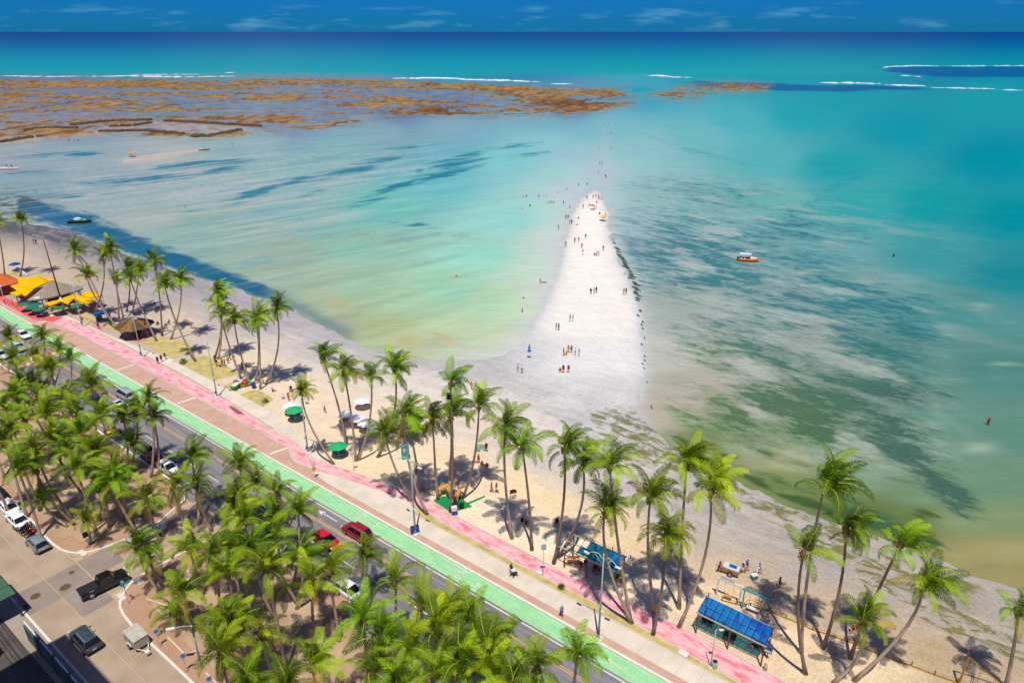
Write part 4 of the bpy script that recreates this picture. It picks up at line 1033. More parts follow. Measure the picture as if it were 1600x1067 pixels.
WIND = Vector((.80, -.05, .0))
PALMS = []
def palm(base, top, label, group, seed, L=4.3, nf=18, bend=None, wind=.30, name='coconut_palm', r0=.19, old=.08):
    """base and top are world points; the trunk curves between them"""
    rnd = random.Random(seed)
    t = thing(name, label, 'palm tree', base, 0, group)
    d = top - base
    pts = []; rad = []
    n = 11
    mid = None
    if bend is not None: mid = bend - base
    for i in range(n + 1):
        k = i / n
        if mid is not None:
            # quadratic through base, bend (at half), top
            c = mid * 2 - d * .5
            q = c * (2 * k * (1 - k)) + d * (k * k)
        else:
            hx = d.x * (1 - (1 - k) ** 1.8); hy = d.y * (1 - (1 - k) ** 1.8)
            q = Vector((hx + math.sin(k * 5 + seed) * .07, hy, d.z * k))
        pts.append(q)
        rr = r0 * (1 - .42 * k); rr *= 1 + .55 * max(0, 1 - k * 9) ** 2
        rad.append(rr * (1 + (.06 if i % 2 else -.02)))
    pts[0] = pts[0] - Vector((0, 0, .15))
    MB().tube(pts, rad, 8).build('trunk', m_trunk if rnd.random() < .65 else m_trunk_dark, t, True)
    cr = link('crown', CROWNS[seed % 3], t, d)
    cr.rotation_euler.z = rnd.uniform(0, 6.28)
    if rnd.random() < .8: link('coconut_bunch', NUTS[seed % 4], t, d)['kind'] = 'stuff'
    ph = rnd.uniform(0, 6.28); nf = nf + rnd.randint(-4, 2)
    wind *= rnd.uniform(.5, 1.9); ragged = rnd.uniform(.0, .22); lift = rnd.uniform(-14, 10)
    wdir = (WIND + Vector((0, rnd.uniform(-.5, .5), 0))).normalized()
    kb = rnd.uniform(.78, 1.36); kr = rnd.uniform(.70, 1.06); tint = (kb * kr, kb, kb, 1)
    inv = cr.rotation_euler.to_matrix().inverted()
    for i in range(nf):
        k = i / (nf - 1)
        az = ph + i * 2.39996 + rnd.uniform(-.3, .3)
        if k > .3 and rnd.random() < ragged: continue
        el = R(84 - (106 + lift) * (k ** .85) + rnd.uniform(-11, 11))
        ln = L * rnd.uniform(.80, 1.10) * (.72 + .28 * math.sin(math.pi * min(1, .25 + .9 * k)))
        v = Vector((math.cos(az) * math.cos(el), math.sin(az) * math.cos(el), math.sin(el)))
        v = (v + wdir * wind * (.6 + .5 * rnd.random())).normalized()
        me = rnd.choice(FROND_UP if k < .3 else FROND_MID if k < .72 else (FROND_OLD if rnd.random() < old * 3 else FROND_LOW))
        # frond frame: X along v, Z as near up as possible, rolled a little
        x = v; zup = Vector((0, 0, 1)) if abs(x.z) < .97 else Vector((-math.cos(az), -math.sin(az), .2))
        y = zup.cross(x).normalized(); z = x.cross(y)
        rot = Matrix((x, y, z)).transposed().to_4x4() @ Matrix.Rotation(rnd.uniform(-.5, .5), 4, 'X')
        o = bpy.data.objects.new('frond', me); COL.objects.link(o); o.parent = cr; o.color = tint
        o.matrix_local = inv.to_4x4() @ Matrix.Translation(v * .12) @ rot @ Matrix.Scale(ln, 4)
    PALMS.append((base, top))
    if rnd.random() < old * 2.2:      # a dead frond or two hanging against the trunk
        for q in range(rnd.randint(1, 3)):
            az = rnd.uniform(0, 6.28); x = Vector((math.cos(az) * .35, math.sin(az) * .35, -1)).normalized(); y = Vector((-math.sin(az), math.cos(az), 0)); z = x.cross(y)
            o = bpy.data.objects.new('frond', rnd.choice(FROND_DEAD)); COL.objects.link(o); o.parent = cr
            o.matrix_local = inv.to_4x4() @ Matrix.Translation(x * .2) @ Matrix((x, y, z)).transposed().to_4x4() @ Matrix.Scale(L * rnd.uniform(.6, .8), 4); o['label'] = 'dead brown frond hanging down'
    return t
def palm_px(bx, by, cx, cy, label, group, seed, dy=0.0, bend=None, **kw):
    b = G(bx, by, .05); top = AT(cx, cy, b.y + dy)
    bd = None
    if bend: bd = AT(bend[0], bend[1], b.y + dy * .4)
    return palm(b, top, label, group, seed, bend=bd, **kw)
GB = 'coconut palms along the beach'
BEACH = [
 # base, crown, label, options
 (31, 432, 33, 347, 'lone slender coconut palm standing on the sand left of the tall brown mast', {}),
 (7, 432, -6, 350, 'palm cut off by the left edge behind the orange hut roof', {}),
 (172, 502, 117, 394, 'palm with the leftmost crown of the clump between mast and thatched hut', {'bend': (143, 440)}),
 (186, 515, 136, 432, 'leaning palm whose low crown hangs over the yellow awnings', {'bend': (150, 466)}),
 (148, 488, 160, 402, 'straight palm rising just behind the right end of the yellow awnings', {'L': 3.6}),
 (186, 503, 172, 392, 'tall palm with the highest crown in the clump beside the thatched hut', {}),
 (193, 500, 180, 440, 'short palm with a small crown left of the thatched hut', {'L': 3.4}),
 (197, 487, 201, 421, 'dense dark crowned palm directly behind the thatched hut', {}),
 (245, 533, 204, 437, 'palm leaning left across the thatched hut with its foot on the lawn', {'bend': (220, 480)}),
 (205, 492, 217, 424, 'palm with a kinked trunk rising behind the roof of the thatched hut', {'bend': (212, 465), 'L': 3.7}),
 (254, 525, 240, 410, 'slim palm right of the thatched hut with a small high crown', {'L': 3.7}),
 (306, 565, 258, 447, 'leaning palm with its foot on the lawn crossing its neighbour in an X', {'bend': (274, 500)}),
 (267, 530, 282, 440, 'palm leaning right that crosses the neighbouring trunk in an X', {'bend': (281, 480)}),
 (335, 560, 341, 458, 'tallest palm of the dense trio by the group on the lawn', {'bend': (346, 510)}),
 (341, 561, 343, 476, 'middle palm of the dense trio by the group on the lawn', {'bend': (346, 520)}),
 (377, 592, 345, 494, 'lowest palm of the trio, leaning left over the rack of bright floats', {'bend': (358, 540), 'L': 3.4, 'old': .3}),
 (391, 602, 366, 502, 'leaning palm whose foot stands right of the green boat shaped cart', {'bend': (374, 545)}),
 (400, 595, 401, 508, 'straight palm behind its twin near the blue bin', {'L': 3.6}),
 (407, 608, 404, 498, 'palm with foot on the lawn edge beside the blue bin', {'bend': (406, 555)}),
 (415, 600, 432, 483, 'palm bending right away from the blue bin with a lone high crown', {'bend': (434, 545)}),
 (522, 725, 472, 613, 'small yellowish palm curving left over the lamp post by the green umbrella cart', {'bend': (484, 662), 'L': 3.0, 'r0': .17}),
 (540, 698, 505, 562, 'tall palm with a bowed trunk left of the row of white umbrellas', {'bend': (530, 640)}),
 (556, 720, 537, 582, 'palm whose foot stands next to the green cart with umbrella', {'bend': (549, 650)}),
 (559, 719, 580, 592, 'palm leaning right that shares its foot with a straighter neighbour', {'bend': (577, 660), 'L': 3.6}),
 (590, 714, 617, 580, 'tall slim palm behind the white umbrellas with a crown against the grey sand', {'bend': (615, 650)}),
 (644, 783, 601, 677, 'palm leaning left beside the pink track in front of the teal shower panel', {'bend': (617, 730)}),
 (668, 804, 632, 652, 'palm with its foot on the pink track edge beside the green mat', {'bend': (640, 730)}),
 (660, 765, 642, 672, 'palm behind the kite seller with a trunk hung with banners', {'bend': (650, 720)}),
 (685, 780, 675, 656, 'left palm of the group growing out of the green mat', {}),
 (702, 760, 704, 652, 'short palm standing just behind the tall one at the green mat', {}),
 (704, 800, 705, 600, 'tallest palm of the green mat with a grey box fixed under its crown', {'L': 3.8}),
 (723, 778, 748, 638, 'palm leaning right from the far corner of the green mat', {'bend': (741, 715)}),
 (800, 841, 790, 667, 'tall straight palm with a small red flag tied to its trunk', {'bend': (789, 745)}),
 (831, 859, 816, 702, 'palm on open sand with a dense dark crown next right of the red flag', {'bend': (826, 780)}),
 (865, 880, 882, 702, 'tall palm standing left of the first blue roofed shelter', {'bend': (880, 790)}),
 (872, 870, 911, 727, 'palm bowing right from the left end of the first blue shelter', {'bend': (906, 800), 'old': .2}),
 (985, 968, 953, 732, 'tall palm crossing behind the first blue shelter roof', {'bend': (966, 850)}),
 (988, 973, 945, 802, 'low crowned palm curving over the first blue shelter and its lamp', {'bend': (950, 880)}),
 (1021, 957, 1016, 780, 'straight palm standing between the two blue shelters on bare sand', {'L': 4.6}),
 (1020, 991, 1039, 838, 'palm with dark foot on the pink track between the two shelters', {'bend': (1034, 920)}),
 (1061, 950, 1073, 726, 'tall palm of the right pair whose crown is set against the grey flats', {'bend': (1066, 830)}),
 (1060, 980, 1110, 768, 'large palm curving right from the left end of the second shelter', {'bend': (1101, 870), 'L': 4.8}),
 (1252, 1020, 1287, 763, 'tall palm with the highest crown right of the swings against green water', {'bend': (1262, 900), 'L': 5.0, 'wind': .5}),
 (1259, 1052, 1255, 866, 'palm with an umbrella shaped crown right of the second shelter', {'bend': (1247, 960), 'L': 4.2, 'nf': 15}),
 (1286, 1012, 1322, 828, 'slender palm with a small windblown crown leaning over the rope fence', {'bend': (1312, 920), 'wind': .6, 'L': 3.8}),
 (1328, 1028, 1406, 853, 'palm leaning far right behind the broad low crown', {'bend': (1362, 945), 'wind': .5, 'L': 3.9}),
 (1302, 1066, 1347, 972, 'low broad palm with a kinked dark trunk near the bottom edge', {'bend': (1344, 1020), 'wind': .5, 'L': 4.0}),
 (1334, 1063, 1442, 916, 'strongly bowed palm sweeping right across the rope fence', {'bend': (1412, 985), 'wind': .5, 'L': 4.4}),
 (1572, 1072, 1591, 960, 'palm at the right edge beside the brown goal frame', {'bend': (1584, 1010), 'wind': .5, 'L': 4.0}),
]
for i, (bx, by, cx, cy, lab, kw) in enumerate(BEACH):
    kw = dict(kw); kw.setdefault('L', 4.1 if by < 640 else 4.3); kw.setdefault('nf', 20)
    palm_px(bx, by, cx, cy, lab, GB, 1000 + i, **kw)
# two stray stumps of palms cut by the bottom edge throw their shade on the sand
# ---------------- the grove
GG = 'coconut palms of the grove beside the avenue'
GROVE = [  # crown pixel, crown height, frond length, optional foot pixel
 (15, 530, 11, 4.0), (67, 528, 11, 4.2), (92, 546, 10, 4.0), (22, 562, 11, 4.2), (80, 580, 12, 4.6), (32, 594, 11, 4.4), (142, 606, 11, 5.2), (25, 622, 12, 4.4),
 (232, 622, 13, 3.6, (237, 745)), (240, 652, 11.5, 4.0, (247, 742)), (160, 652, 11, 4.6), (75, 650, 12, 4.6), (120, 650, 12, 4.6), (212, 646, 9, 4.2), (192, 655, 9, 4.0), (207, 693, 8, 4.0, (205, 737)), (15, 674, 12, 4.6),
 (82, 690, 11, 4.8), (55, 705, 11, 4.6), (150, 708, 10, 4.6), (7, 694, 11, 4.2), (105, 706, 11, 4.4), (37, 657, 11, 4.2), (300, 716, 9, 4.8), (375, 728, 9.5, 4.8), (182, 737, 9, 4.4), (50, 602, 11, 4.2), (110, 562, 9, 3.8), (55, 560, 10, 4),
 (175, 753, 10, 4.8, (215, 835)), (230, 781, 10, 5.0, (248, 842)), (307, 761, 9, 4.8, (330, 828)), (270, 763, 9, 4.8, (293, 826)), (370, 783, 10, 5.0, (373, 872)), (160, 768, 8, 4.4, (172, 822)), (135, 813, 4.0, 3.4, (140, 848)), (67, 783, 4.5, 3.6, (105, 822)),
 (215, 857, 9, 5.0, (248, 925)), (232, 874, 8, 4.2, (262, 915)), (297, 862, 10, 4.6, (318, 935)), (332, 872, 10, 5.0, (345, 960)), (360, 860, 10, 4.8, (378, 950)), (282, 926, 7, 4.6, (300, 985)), (395, 860, 10, 4.6), (357, 897, 9, 4.8),
 (365, 790, 9.5, 4.6), (432, 772, 9, 4.0), (466, 799, 9, 4.2), (430, 808, 9, 4.2), (422, 842, 10, 4.6), (382, 814, 10, 4.6), (400, 760, 8, 4.0),
 (470, 872, 10, 5.0, (465, 950)), (417, 890, 10, 5.0, (447, 1050)), (515, 896, 10.5, 5.2, (530, 1000)), (567, 868, 10, 4.6, (563, 935)), (617, 912, 10, 4.8), (657, 950, 9.5, 4.8), (567, 968, 10, 5.2), (597, 1003, 10, 5.2), (686, 990, 10, 5.2), (702, 962, 10, 4.8),
 (485, 912, 10, 4.6, (490, 1005)), (365, 978, 10, 5.0, (410, 1062)), (487, 1040, 8, 4.8), (407, 996, 6, 4.0, (425, 1050)), (580, 1050, 9, 4.8), (738, 977, 10, 5.2), (722, 1040, 10, 5.2), (762, 1010, 10.5, 5.0), (900, 1027, 11, 4.8), (838, 1045, 11, 4.8), (765, 1052, 10, 5.0),
 (357, 985, 8, 4.4), (345, 1020, 8, 4.6), (270, 955, 6, 4.2, (285, 975)), (640, 1015, 10, 5.0), (120, 735, 10, 4.6), (30, 735, 10, 4.4),
 (65, 628, 11, 4.4), (105, 625, 11, 4.4), (130, 683, 11, 4.6), (55, 735, 9, 4.2), (800, 1075, 10, 5.0), (680, 1060, 9, 4.8), (620, 1075, 9, 4.8), (450, 1075, 8, 4.6), (385, 1070, 8, 4.6), (8, 640, 11, 4.2),
 (-30, 560, 11, 4.4), (-35, 640, 11, 4.4), (-30, 700, 11, 4.4), (-60, 600, 11, 4.4), ]
GLAND = [  # things that can be found in the photograph, for telling the palms apart
 ('the leftmost white saloon', 12, 788), ('the grey corner hatchback', 57, 845), ('the black pickup', 158, 912), ('the silver car under fronds', 225, 832),
 ('the grove street lamp', 303, 985), ('the box trailer', 215, 1000), ('the red hatchback', 510, 838), ('the dark red parked car', 243, 715), ('the white car with black sunroof', 189, 634),
 ('the white hatchback', 545, 922), ('the pale blue car', 657, 1050), ('the yellow buggy', 175, 673), ('the far left white car', 35, 520), ('the white lane arrow', 510, 805), ('the curved kerb signpost', 136, 850)]
ORD = ['nearest', 'second nearest', 'third nearest', 'fourth nearest', 'fifth nearest', 'sixth nearest', 'seventh nearest', 'eighth nearest', 'ninth nearest', 'tenth nearest'] + ['%dth nearest' % k for k in range(11, 40)]
near = {}
for i, g in enumerate(GROVE):
    k = min(range(len(GLAND)), key=lambda q: math.hypot(GLAND[q][1] - g[0], (GLAND[q][2] - g[1])))
    near.setdefault(k, []).append((math.hypot(GLAND[k][1] - g[0], GLAND[k][2] - g[1]), i))
glab = {}
for k, lst in near.items():
    for r_, (_, i) in enumerate(sorted(lst)):
        g = GROVE[i]; kind = 'young low' if g[2] < 5 else 'short' if g[2] < 8.5 else 'full crowned' if g[3] >= 5 else 'tall'
        glab[i] = '%s grove palm, crown %s to %s' % (kind, ORD[r_], GLAND[k][0])
rnd = random.Random(77)
for i, g in enumerate(GROVE):
    x, y, h, L = g[:4]
    if len(g) > 4:
        b = G(*g[4], .14); top = AT(x, y, b.y + rnd.uniform(-.5, .5))
    else:
        top = G(x, y, h)
        b = Vector((top.x + rnd.uniform(-1.0, 2.6), top.y + rnd.uniform(-1.2, 1.2), .14))
        sN = b.x * .612 + b.y * .791
        if 36 < sN < 51: b = b - DN * (sN - 35.4)      # feet stay on the verge, crowns lean over the road
    palm(b, top, glab[i], GG, 3000 + i, L=L * .84, nf=18, wind=.22, old=.12)
# ================================================================== VEHICLES
m_paint = mat('car_paint', (1, 1, 1), .28, .04, 2, spec=.5, objcol=True, coat=.6)
m_glass = mat('car_glass', (.012, .016, .022), .08, .1, 2, spec=.6)
m_tyre = mat('tyre_rubber', (.02, .02, .022), .8, .2, 8)
m_rim = mat('wheel_rim', (.45, .46, .48), .35, .1, 6, metal=.7)
m_lampw = mat('headlamp', (.75, .76, .78), .15, .05, 4, spec=.6)
m_lampr = mat('tail_lamp', (.35, .02, .02), .25, .05, 4, spec=.6)
m_trim = mat('black_trim', (.02, .02, .022), .6, .2, 6)
m_plate = mat('number_plate', (.6, .6, .6), .5, .05, 9)
m_steel = mat('galvanised_steel', C(176, 186, 196), .45, .08, 3, metal=.3)
CARS = {}
SPEC = { # length, width, lower profile (x, top z, half width factor), cabin (rear base, rear roof, front roof, front base), heights
 'sedan': (4.55, 1.78, [(-.5, .62, .84), (-.485, .86, .92), (-.36, .97, 1), (-.1, .95, 1), (.2, .92, 1), (.32, .87, .99), (.45, .76, .94), (.495, .58, .84)], (-.40, -.22, .06, .25), .94, 1.44),
 'hatch': (4.0, 1.72, [(-.5, .60, .86), (-.49, .92, .94), (-.36, .98, 1), (-.1, .96, 1), (.2, .93, 1), (.32, .88, .99), (.45, .76, .93), (.495, .56, .84)], (-.485, -.38, .06, .26), .95, 1.50),
 'suv': (4.4, 1.84, [(-.5, .66, .88), (-.49, 1.0, .95), (-.36, 1.06, 1), (-.1, 1.04, 1), (.2, 1.02, 1), (.32, .99, .99), (.45, .90, .95), (.495, .66, .86)], (-.48, -.40, .08, .25), 1.02, 1.68),
 'van': (4.7, 1.86, [(-.5, .66, .92), (-.49, 1.08, .97), (-.3, 1.1, 1), (0, 1.08, 1), (.28, 1.04, 1), (.38, .98, .98), (.46, .86, .94), (.495, .6, .86)], (-.492, -.46, .18, .36), 1.05, 1.82)}
def wheel(parent, x, y, r):
    w = MB(); w.tube([(0, -.11, 0), (0, .11, 0)], r, 16)
    if 'wheel' + str(r) not in CARS:
        CARS['wheel' + str(r)] = (w.mesh('wheel', m_tyre, True), MB().tube([(0, -.118, 0), (0, .118, 0)], r * .62, 12).mesh('rim', m_rim, True))
    a, b = CARS['wheel' + str(r)]
    o = link('wheel', a, parent, (x, y, r)); link('rim', b, o)
def car_parts(kind):
    if kind in CARS: return CARS[kind]
    L, Wd, prof, cab, zb, zr = SPEC[kind]; hw = Wd / 2
    secs = []
    for fx, zt, k in prof:
        x = fx * L; w = hw * k; zl = .24 if abs(fx) < .45 else .34
        secs.append([(x, -w * .94, zl), (x, -w, zl + .16), (x, -w, zt - .22), (x, -w * .955, zt - .06), (x, -w * .82, zt), (x, w * .82, zt), (x, w * .955, zt - .06), (x, w, zt - .22), (x, w, zl + .16), (x, w * .94, zl)])
    body = MB().loft(secs)
    bm_ = body.mesh('body', m_paint, True)
    x0, x1, x2, x3 = [q * L for q in cab]; b, tp = hw * .90, hw * .72
    gl = MB(); vs = []
    for (x, z, w) in ((x0, zb - .06, b), (x1, zr - .05, tp), (x2, zr - .05, tp), (x3, zb - .06, b * .96)):
        vs += [(x, -w, z), (x, w, z)]
    gl.add(vs, [(0, 2, 4, 6), (7, 5, 3, 1), (0, 1, 3, 2), (2, 3, 5, 4), (4, 5, 7, 6), (6, 7, 1, 0)])
    g_ = gl.mesh('windows', m_glass)
    rf = MB()
    rs = []
    for (x, z, w) in ((x1 - .06, zr - .05, tp * 1.03), (x1 + .10, zr + .01, tp * 1.02), ((x1 + x2) / 2, zr + .03, tp), (x2 - .12, zr + .01, tp * 1.0), (x2 + .05, zr - .05, tp * .98)):
        rs.append([(x, -w, z - .05), (x, -w * .93, z), (x, 0, z + .02), (x, w * .93, z), (x, w, z - .05)])
    rf.loft(rs, closed=False)
    for s in (-1, 1):
        for (a, c) in (((x0, b, zb - .05), (x1, tp, zr - .04)), ((x3, b * .96, zb - .05), (x2, tp, zr - .04)), (((x0 + x3) / 2 - .1, b * 1.0, zb - .05), ((x1 + x2) / 2 - .1, tp * 1.02, zr - .04))):
            rf.tube([(a[0], a[1] * s, a[2]), (c[0], c[1] * s, c[2])], .045, 4)
    r_ = rf.mesh('roof', m_paint, True)
    bp = MB(); bp.box((L * .488, 0, .40), (.12, Wd * .80, .2)); bm1 = bp.mesh('bumper', m_trim)
    bp = MB(); bp.box((-L * .488, 0, .42), (.12, Wd * .84, .2)); bm2 = bp.mesh('bumper', m_trim)
    CARS[kind] = (bm_, g_, r_, bm1, bm2); return CARS[kind]
def box_mesh(name, d, m, key):
    if key not in CARS: CARS[key] = MB().box((0, 0, 0), d).mesh(name, m)
    return CARS[key]
def car(kind, px, py, rz, colr, label, loc=None, sunroof=False, rails=False, group='cars along the avenue and the streets'):
    p = loc or G(px, py, .7); t = thing('parked_car' if 'park' in label else 'car', label, 'car', (p.x, p.y, .014), rz, group)
    L, Wd, prof, cab, zb, zr = SPEC[kind]; A = car_parts(kind)
    c = tuple(lin(q) for q in colr) + (1,)
    for nm, me in zip(('body', 'windows', 'roof', 'bumper', 'bumper'), A):
        o = link(nm, me, t); o.color = c
    for x in (-.31, .31):
        for y in (-1, 1): wheel(t, x * L, y * (Wd / 2 - .09), .32 if kind != 'suv' else .36)
    zl = prof[-2][1] - .12
    for y in (-1, 1):
        link('headlight', box_mesh('headlight', (.16, .34, .14), m_lampw, 'hl'), t, (L * .462, y * Wd * .36, zl), -y * .5)
        link('tail_light', box_mesh('tail_light', (.08, .22, .24), m_lampr, 'tl'), t, (-L * .488, y * Wd * .40, prof[1][1] - .12), y * .2)
        o = link('mirror', box_mesh('mirror', (.12, .2, .13), m_paint, 'mi'), t, (cab[3] * L - .25, y * (Wd / 2 + .06), zb + .06)); o.color = c
    link('number_plate', box_mesh('number_plate', (.02, .40, .12), m_plate, 'np'), t, (-L * .503, 0, .62))
    if sunroof: MB().box((( cab[1] + cab[2]) / 2 * L + .1, 0, zr + .035), (.95, Wd * .55, .03)).build('sunroof', m_glass, t)
    if rails:
        for y in (-1, 1): MB().tube([(cab[1] * L, y * .55, zr + .04), (cab[1] * L + .2, y * .55, zr + .09), (cab[2] * L - .2, y * .55, zr + .09), (cab[2] * L, y * .55, zr + .03)], .03, 5).build('roof_rail', m_steel, t)
    return t
RA, RB, RN = ROAD_A, ROAD_A + math.pi, math.atan2(.791, .612)
car('suv', 557, 829, RB, (150, 16, 40), 'dark red SUV driving beside the green bicycle lane', rails=True)
car('hatch', 510, 843, RA, (205, 16, 26), 'bright red hatchback half covered by a palm crown on the avenue')
car('suv', 190, 638, RA, (238, 240, 244), 'white car with black sunroof driving on the avenue', sunroof=True)
car('van', 196, 616, RB, (158, 168, 172), 'silver van seen from behind next to the green lane')
car('sedan', 36, 522, RA, (236, 238, 242), 'white car at the far left of the avenue by the crossing')
car('hatch', 30, 542, RA, (176, 200, 208), 'pale blue car mostly hidden by palm crowns at far left')
car('sedan', 2, 553, RA, (206, 208, 210), 'parked silver car cut by the left edge under palms')
car('sedan', 12, 790, RB, (240, 241, 244), 'leftmost parked white saloon in the back street row')
car('sedan', 27, 810, RB, (240, 241, 244), 'second parked white saloon, next to the motorcycles')
car('hatch', 58, 847, RB, (128, 138, 144), 'parked grey hatchback at the corner kerb')
car('sedan', -4, 770, RB, (22, 28, 48), 'parked navy car cut off by the left edge')
car('suv', 133, 997, RB, (58, 68, 78), 'dark grey SUV in the street by the shadowed yard', rails=True)
car('sedan', 229, 832, RN, (180, 192, 198), 'silver car in the side street half hidden under fronds')
car('hatch', 244, 717, RA, (168, 14, 26), 'parked dark red car under palms by the grove kerb')
car('sedan', 229, 704, RA, (36, 46, 52), 'parked dark car just behind the dark red one')
car('hatch', 263, 730, RA, (232, 236, 242), 'parked white car just ahead of the dark red one')
car('hatch', 547, 922, RA, (236, 238, 240), 'parked white hatchback at the chamfered grove corner')
car('sedan', 622, 1043, RN + math.pi, (226, 234, 240), 'parked white car with blue reflections near the bottom edge')
car('sedan', 657, 1050, RN + math.pi, (150, 184, 200), 'parked pale blue car at the bottom edge under palm crowns')
car('sedan', 403, 845, RA, (236, 236, 238), 'parked white car glimpsed between palm crowns mid grove')
car('sedan', 150, 627, RA, (44, 50, 56), 'parked dark car in the shade left of the white sunroof car')
car('hatch', 114, 632, RA, (158, 166, 172), 'parked grey car under the palms behind the shaded dark one')
# ---- pickup
def pickup(px, py, rz, colr, label):
    p = G(px, py, .8); t = thing('pickup_truck', label, 'pickup truck', (p.x, p.y, .014), rz)
    c = tuple(lin(q) for q in colr) + (1,); L, W_ = 5.3, 1.9; hw = W_ / 2
    secs = []
    for fx, zt, k in ((-.5, .7, .9), (-.495, 1.02, .96), (-.2, 1.05, 1), (.1, 1.06, 1), (.3, 1.08, 1), (.44, 1.02, .96), (.495, .7, .88)):
        x = fx * L; w = hw * k; zl = .42
        secs.append([(x, -w * .94, zl), (x, -w, zl + .14), (x, -w, zt - .2), (x, -w * .96, zt - .04), (x, -w * .86, zt), (x, w * .86, zt), (x, w * .96, zt - .04), (x, w, zt - .2), (x, w, zl + .14), (x, w * .94, zl)])
    o = MB().loft(secs).build('body', m_paint, t, True); o.color = c
    o = MB().box((-L * .31, 0, 1.08), (L * .34, W_ * .84, .07)).build('bed_cover', m_trim, t)
    gl = MB(); vs = []
    for (x, z, w) in ((-.62, 1.04, hw * .9), (-.42, 1.72, hw * .74), (.75, 1.72, hw * .74), (1.35, 1.04, hw * .88)): vs += [(x, -w, z), (x, w, z)]
    gl.add(vs, [(0, 2, 4, 6), (7, 5, 3, 1), (0, 1, 3, 2), (2, 3, 5, 4), (4, 5, 7, 6)]); gl.build('windows', m_glass, t)
    o = MB().box((.17, 0, 1.75), (1.25, W_ * .74, .06)).tube([(-.62, -hw * .9, 1.04), (-.42, -hw * .74, 1.74)], .05, 4).tube([(-.62, hw * .9, 1.04), (-.42, hw * .74, 1.74)], .05, 4).tube([(1.35, -hw * .88, 1.04), (.75, -hw * .74, 1.74)], .05, 4).tube([(1.35, hw * .88, 1.04), (.75, hw * .74, 1.74)], .05, 4).build('roof', m_paint, t); o.color = c
    for x in (-.30, .31):
        for y in (-1, 1): wheel(t, x * L, y * (hw - .1), .40)
    MB().box((-L * .5, 0, .55), (.14, W_ * .9, .16)).build('bumper', m_steel, t)
    for y in (-1, 1):
        link('tail_light', box_mesh('tail_light', (.08, .18, .34), m_lampr, 'tlp'), t, (-L * .497, y * hw * .88, .9))
        link('headlight', box_mesh('headlight', (.16, .34, .14), m_lampw, 'hl'), t, (L * .48, y * hw * .74, .86))
        o = link('mirror', box_mesh('mirror', (.12, .2, .13), m_paint, 'mi'), t, (1.1, y * (hw + .1), 1.14)); o.color = c
    link('number_plate', box_mesh('number_plate', (.02, .40, .12), m_plate, 'np'), t, (-L * .505, 0, .72))
pickup(162, 910, RN - .12, (16, 18, 20), 'black pickup truck turning into the side street under a palm')
# ---- motorcycles
def motorcycle_meshes():
    w = MB()
    for k in range(14):
        a0, a1 = k / 14 * 6.2832, (k + 1) / 14 * 6.2832
        w.tube([(.29 * math.cos(a0), 0, .29 * math.sin(a0)), (.29 * math.cos(a1), 0, .29 * math.sin(a1))], .06, 5, cap=False)
    w.tube([(0, -.07, 0), (0, .07, 0)], .06, 6)
    for k in range(5): w.tube([(0, 0, 0), (.27 * math.cos(k * 1.2566), 0, .27 * math.sin(k * 1.2566))], .018, 4)
    fr = MB(); fr.tube([(-.62, .09, .35), (-.2, .1, .5), (.35, .05, .8), (.45, 0, .95)], .035, 5).tube([(-.62, -.09, .35), (-.2, -.1, .5), (.35, -.05, .8), (.45, 0, .95)], .035, 5).tube([(.66, .08, .34), (.42, .08, 1.02)], .03, 5).tube([(.66, -.08, .34), (.42, -.08, 1.02)], .03, 5)
    fr.box((0, 0, .45), (.42, .26, .32)); fr.tube([(-.6, -.16, .4), (.1, -.16, .32)], .045, 6)
    tk = MB(); tk.sphere((.16, 0, .84), (.28, .15, .14), 10, 6); tk.box((-.75, 0, .72), (.3, .12, .08)); tk.box((.62, 0, .66), (.34, .13, .05))
    se = MB(); se.loft([[(-.62, -.12, .84), (-.62, .12, .84), (-.62, .1, .92), (-.62, -.1, .92)], [(-.2, -.15, .78), (-.2, .15, .78), (-.2, .12, .87), (-.2, -.12, .87)], [(.02, -.1, .78), (.02, .1, .78), (.02, .07, .86), (.02, -.07, .86)]])
    hb = MB(); hb.tube([(.28, -.36, 1.05), (.40, -.2, 1.08), (.42, 0, 1.04), (.40, .2, 1.08), (.28, .36, 1.05)], .018, 5); hb.sphere((.52, 0, .98), (.08, .1, .1), 8, 5)
    return [w.mesh('wheel', m_tyre), fr.mesh('frame', m_trim), tk.mesh('fuel_tank', m_paint, True), se.mesh('seat', m_trim), hb.mesh('handlebar', m_steel)]
MM = motorcycle_meshes()
for i, (x, y, colr, lab) in enumerate(((30, 817, (24, 24, 28), 'black motorcycle closest to the second white saloon'), (34.5, 820.5, (40, 44, 50), 'dark grey motorcycle, second from the white saloon'), (39, 824, (20, 22, 26), 'black motorcycle in the middle of the parked row'),
                                   (43, 827, (30, 30, 34), 'black motorcycle just before the red pair'), (47.5, 830, (190, 24, 30), 'red motorcycle beside the black ones in the row'), (52, 833.5, (200, 40, 36), 'red motorcycle at the hatchback end of the row'))):
    p = G(x, y, .5); t = thing('motorcycle', lab, 'motorcycle', (p.x, p.y, .014), RN + .35 + .06 * (i % 3), 'motorcycles parked at the kerb')
    for nm, me, lc in (('frame', MM[1], (0, 0, .02)), ('fuel_tank', MM[2], (0, 0, 0)), ('seat', MM[3], (0, 0, 0)), ('handlebar', MM[4], (0, 0, 0)), ('wheel', MM[0], (-.66, 0, .35)), ('wheel', MM[0], (.70, 0, .35))):
        o = link(nm, me, t, lc); o.color = tuple(lin(q) for q in colr) + (1,)
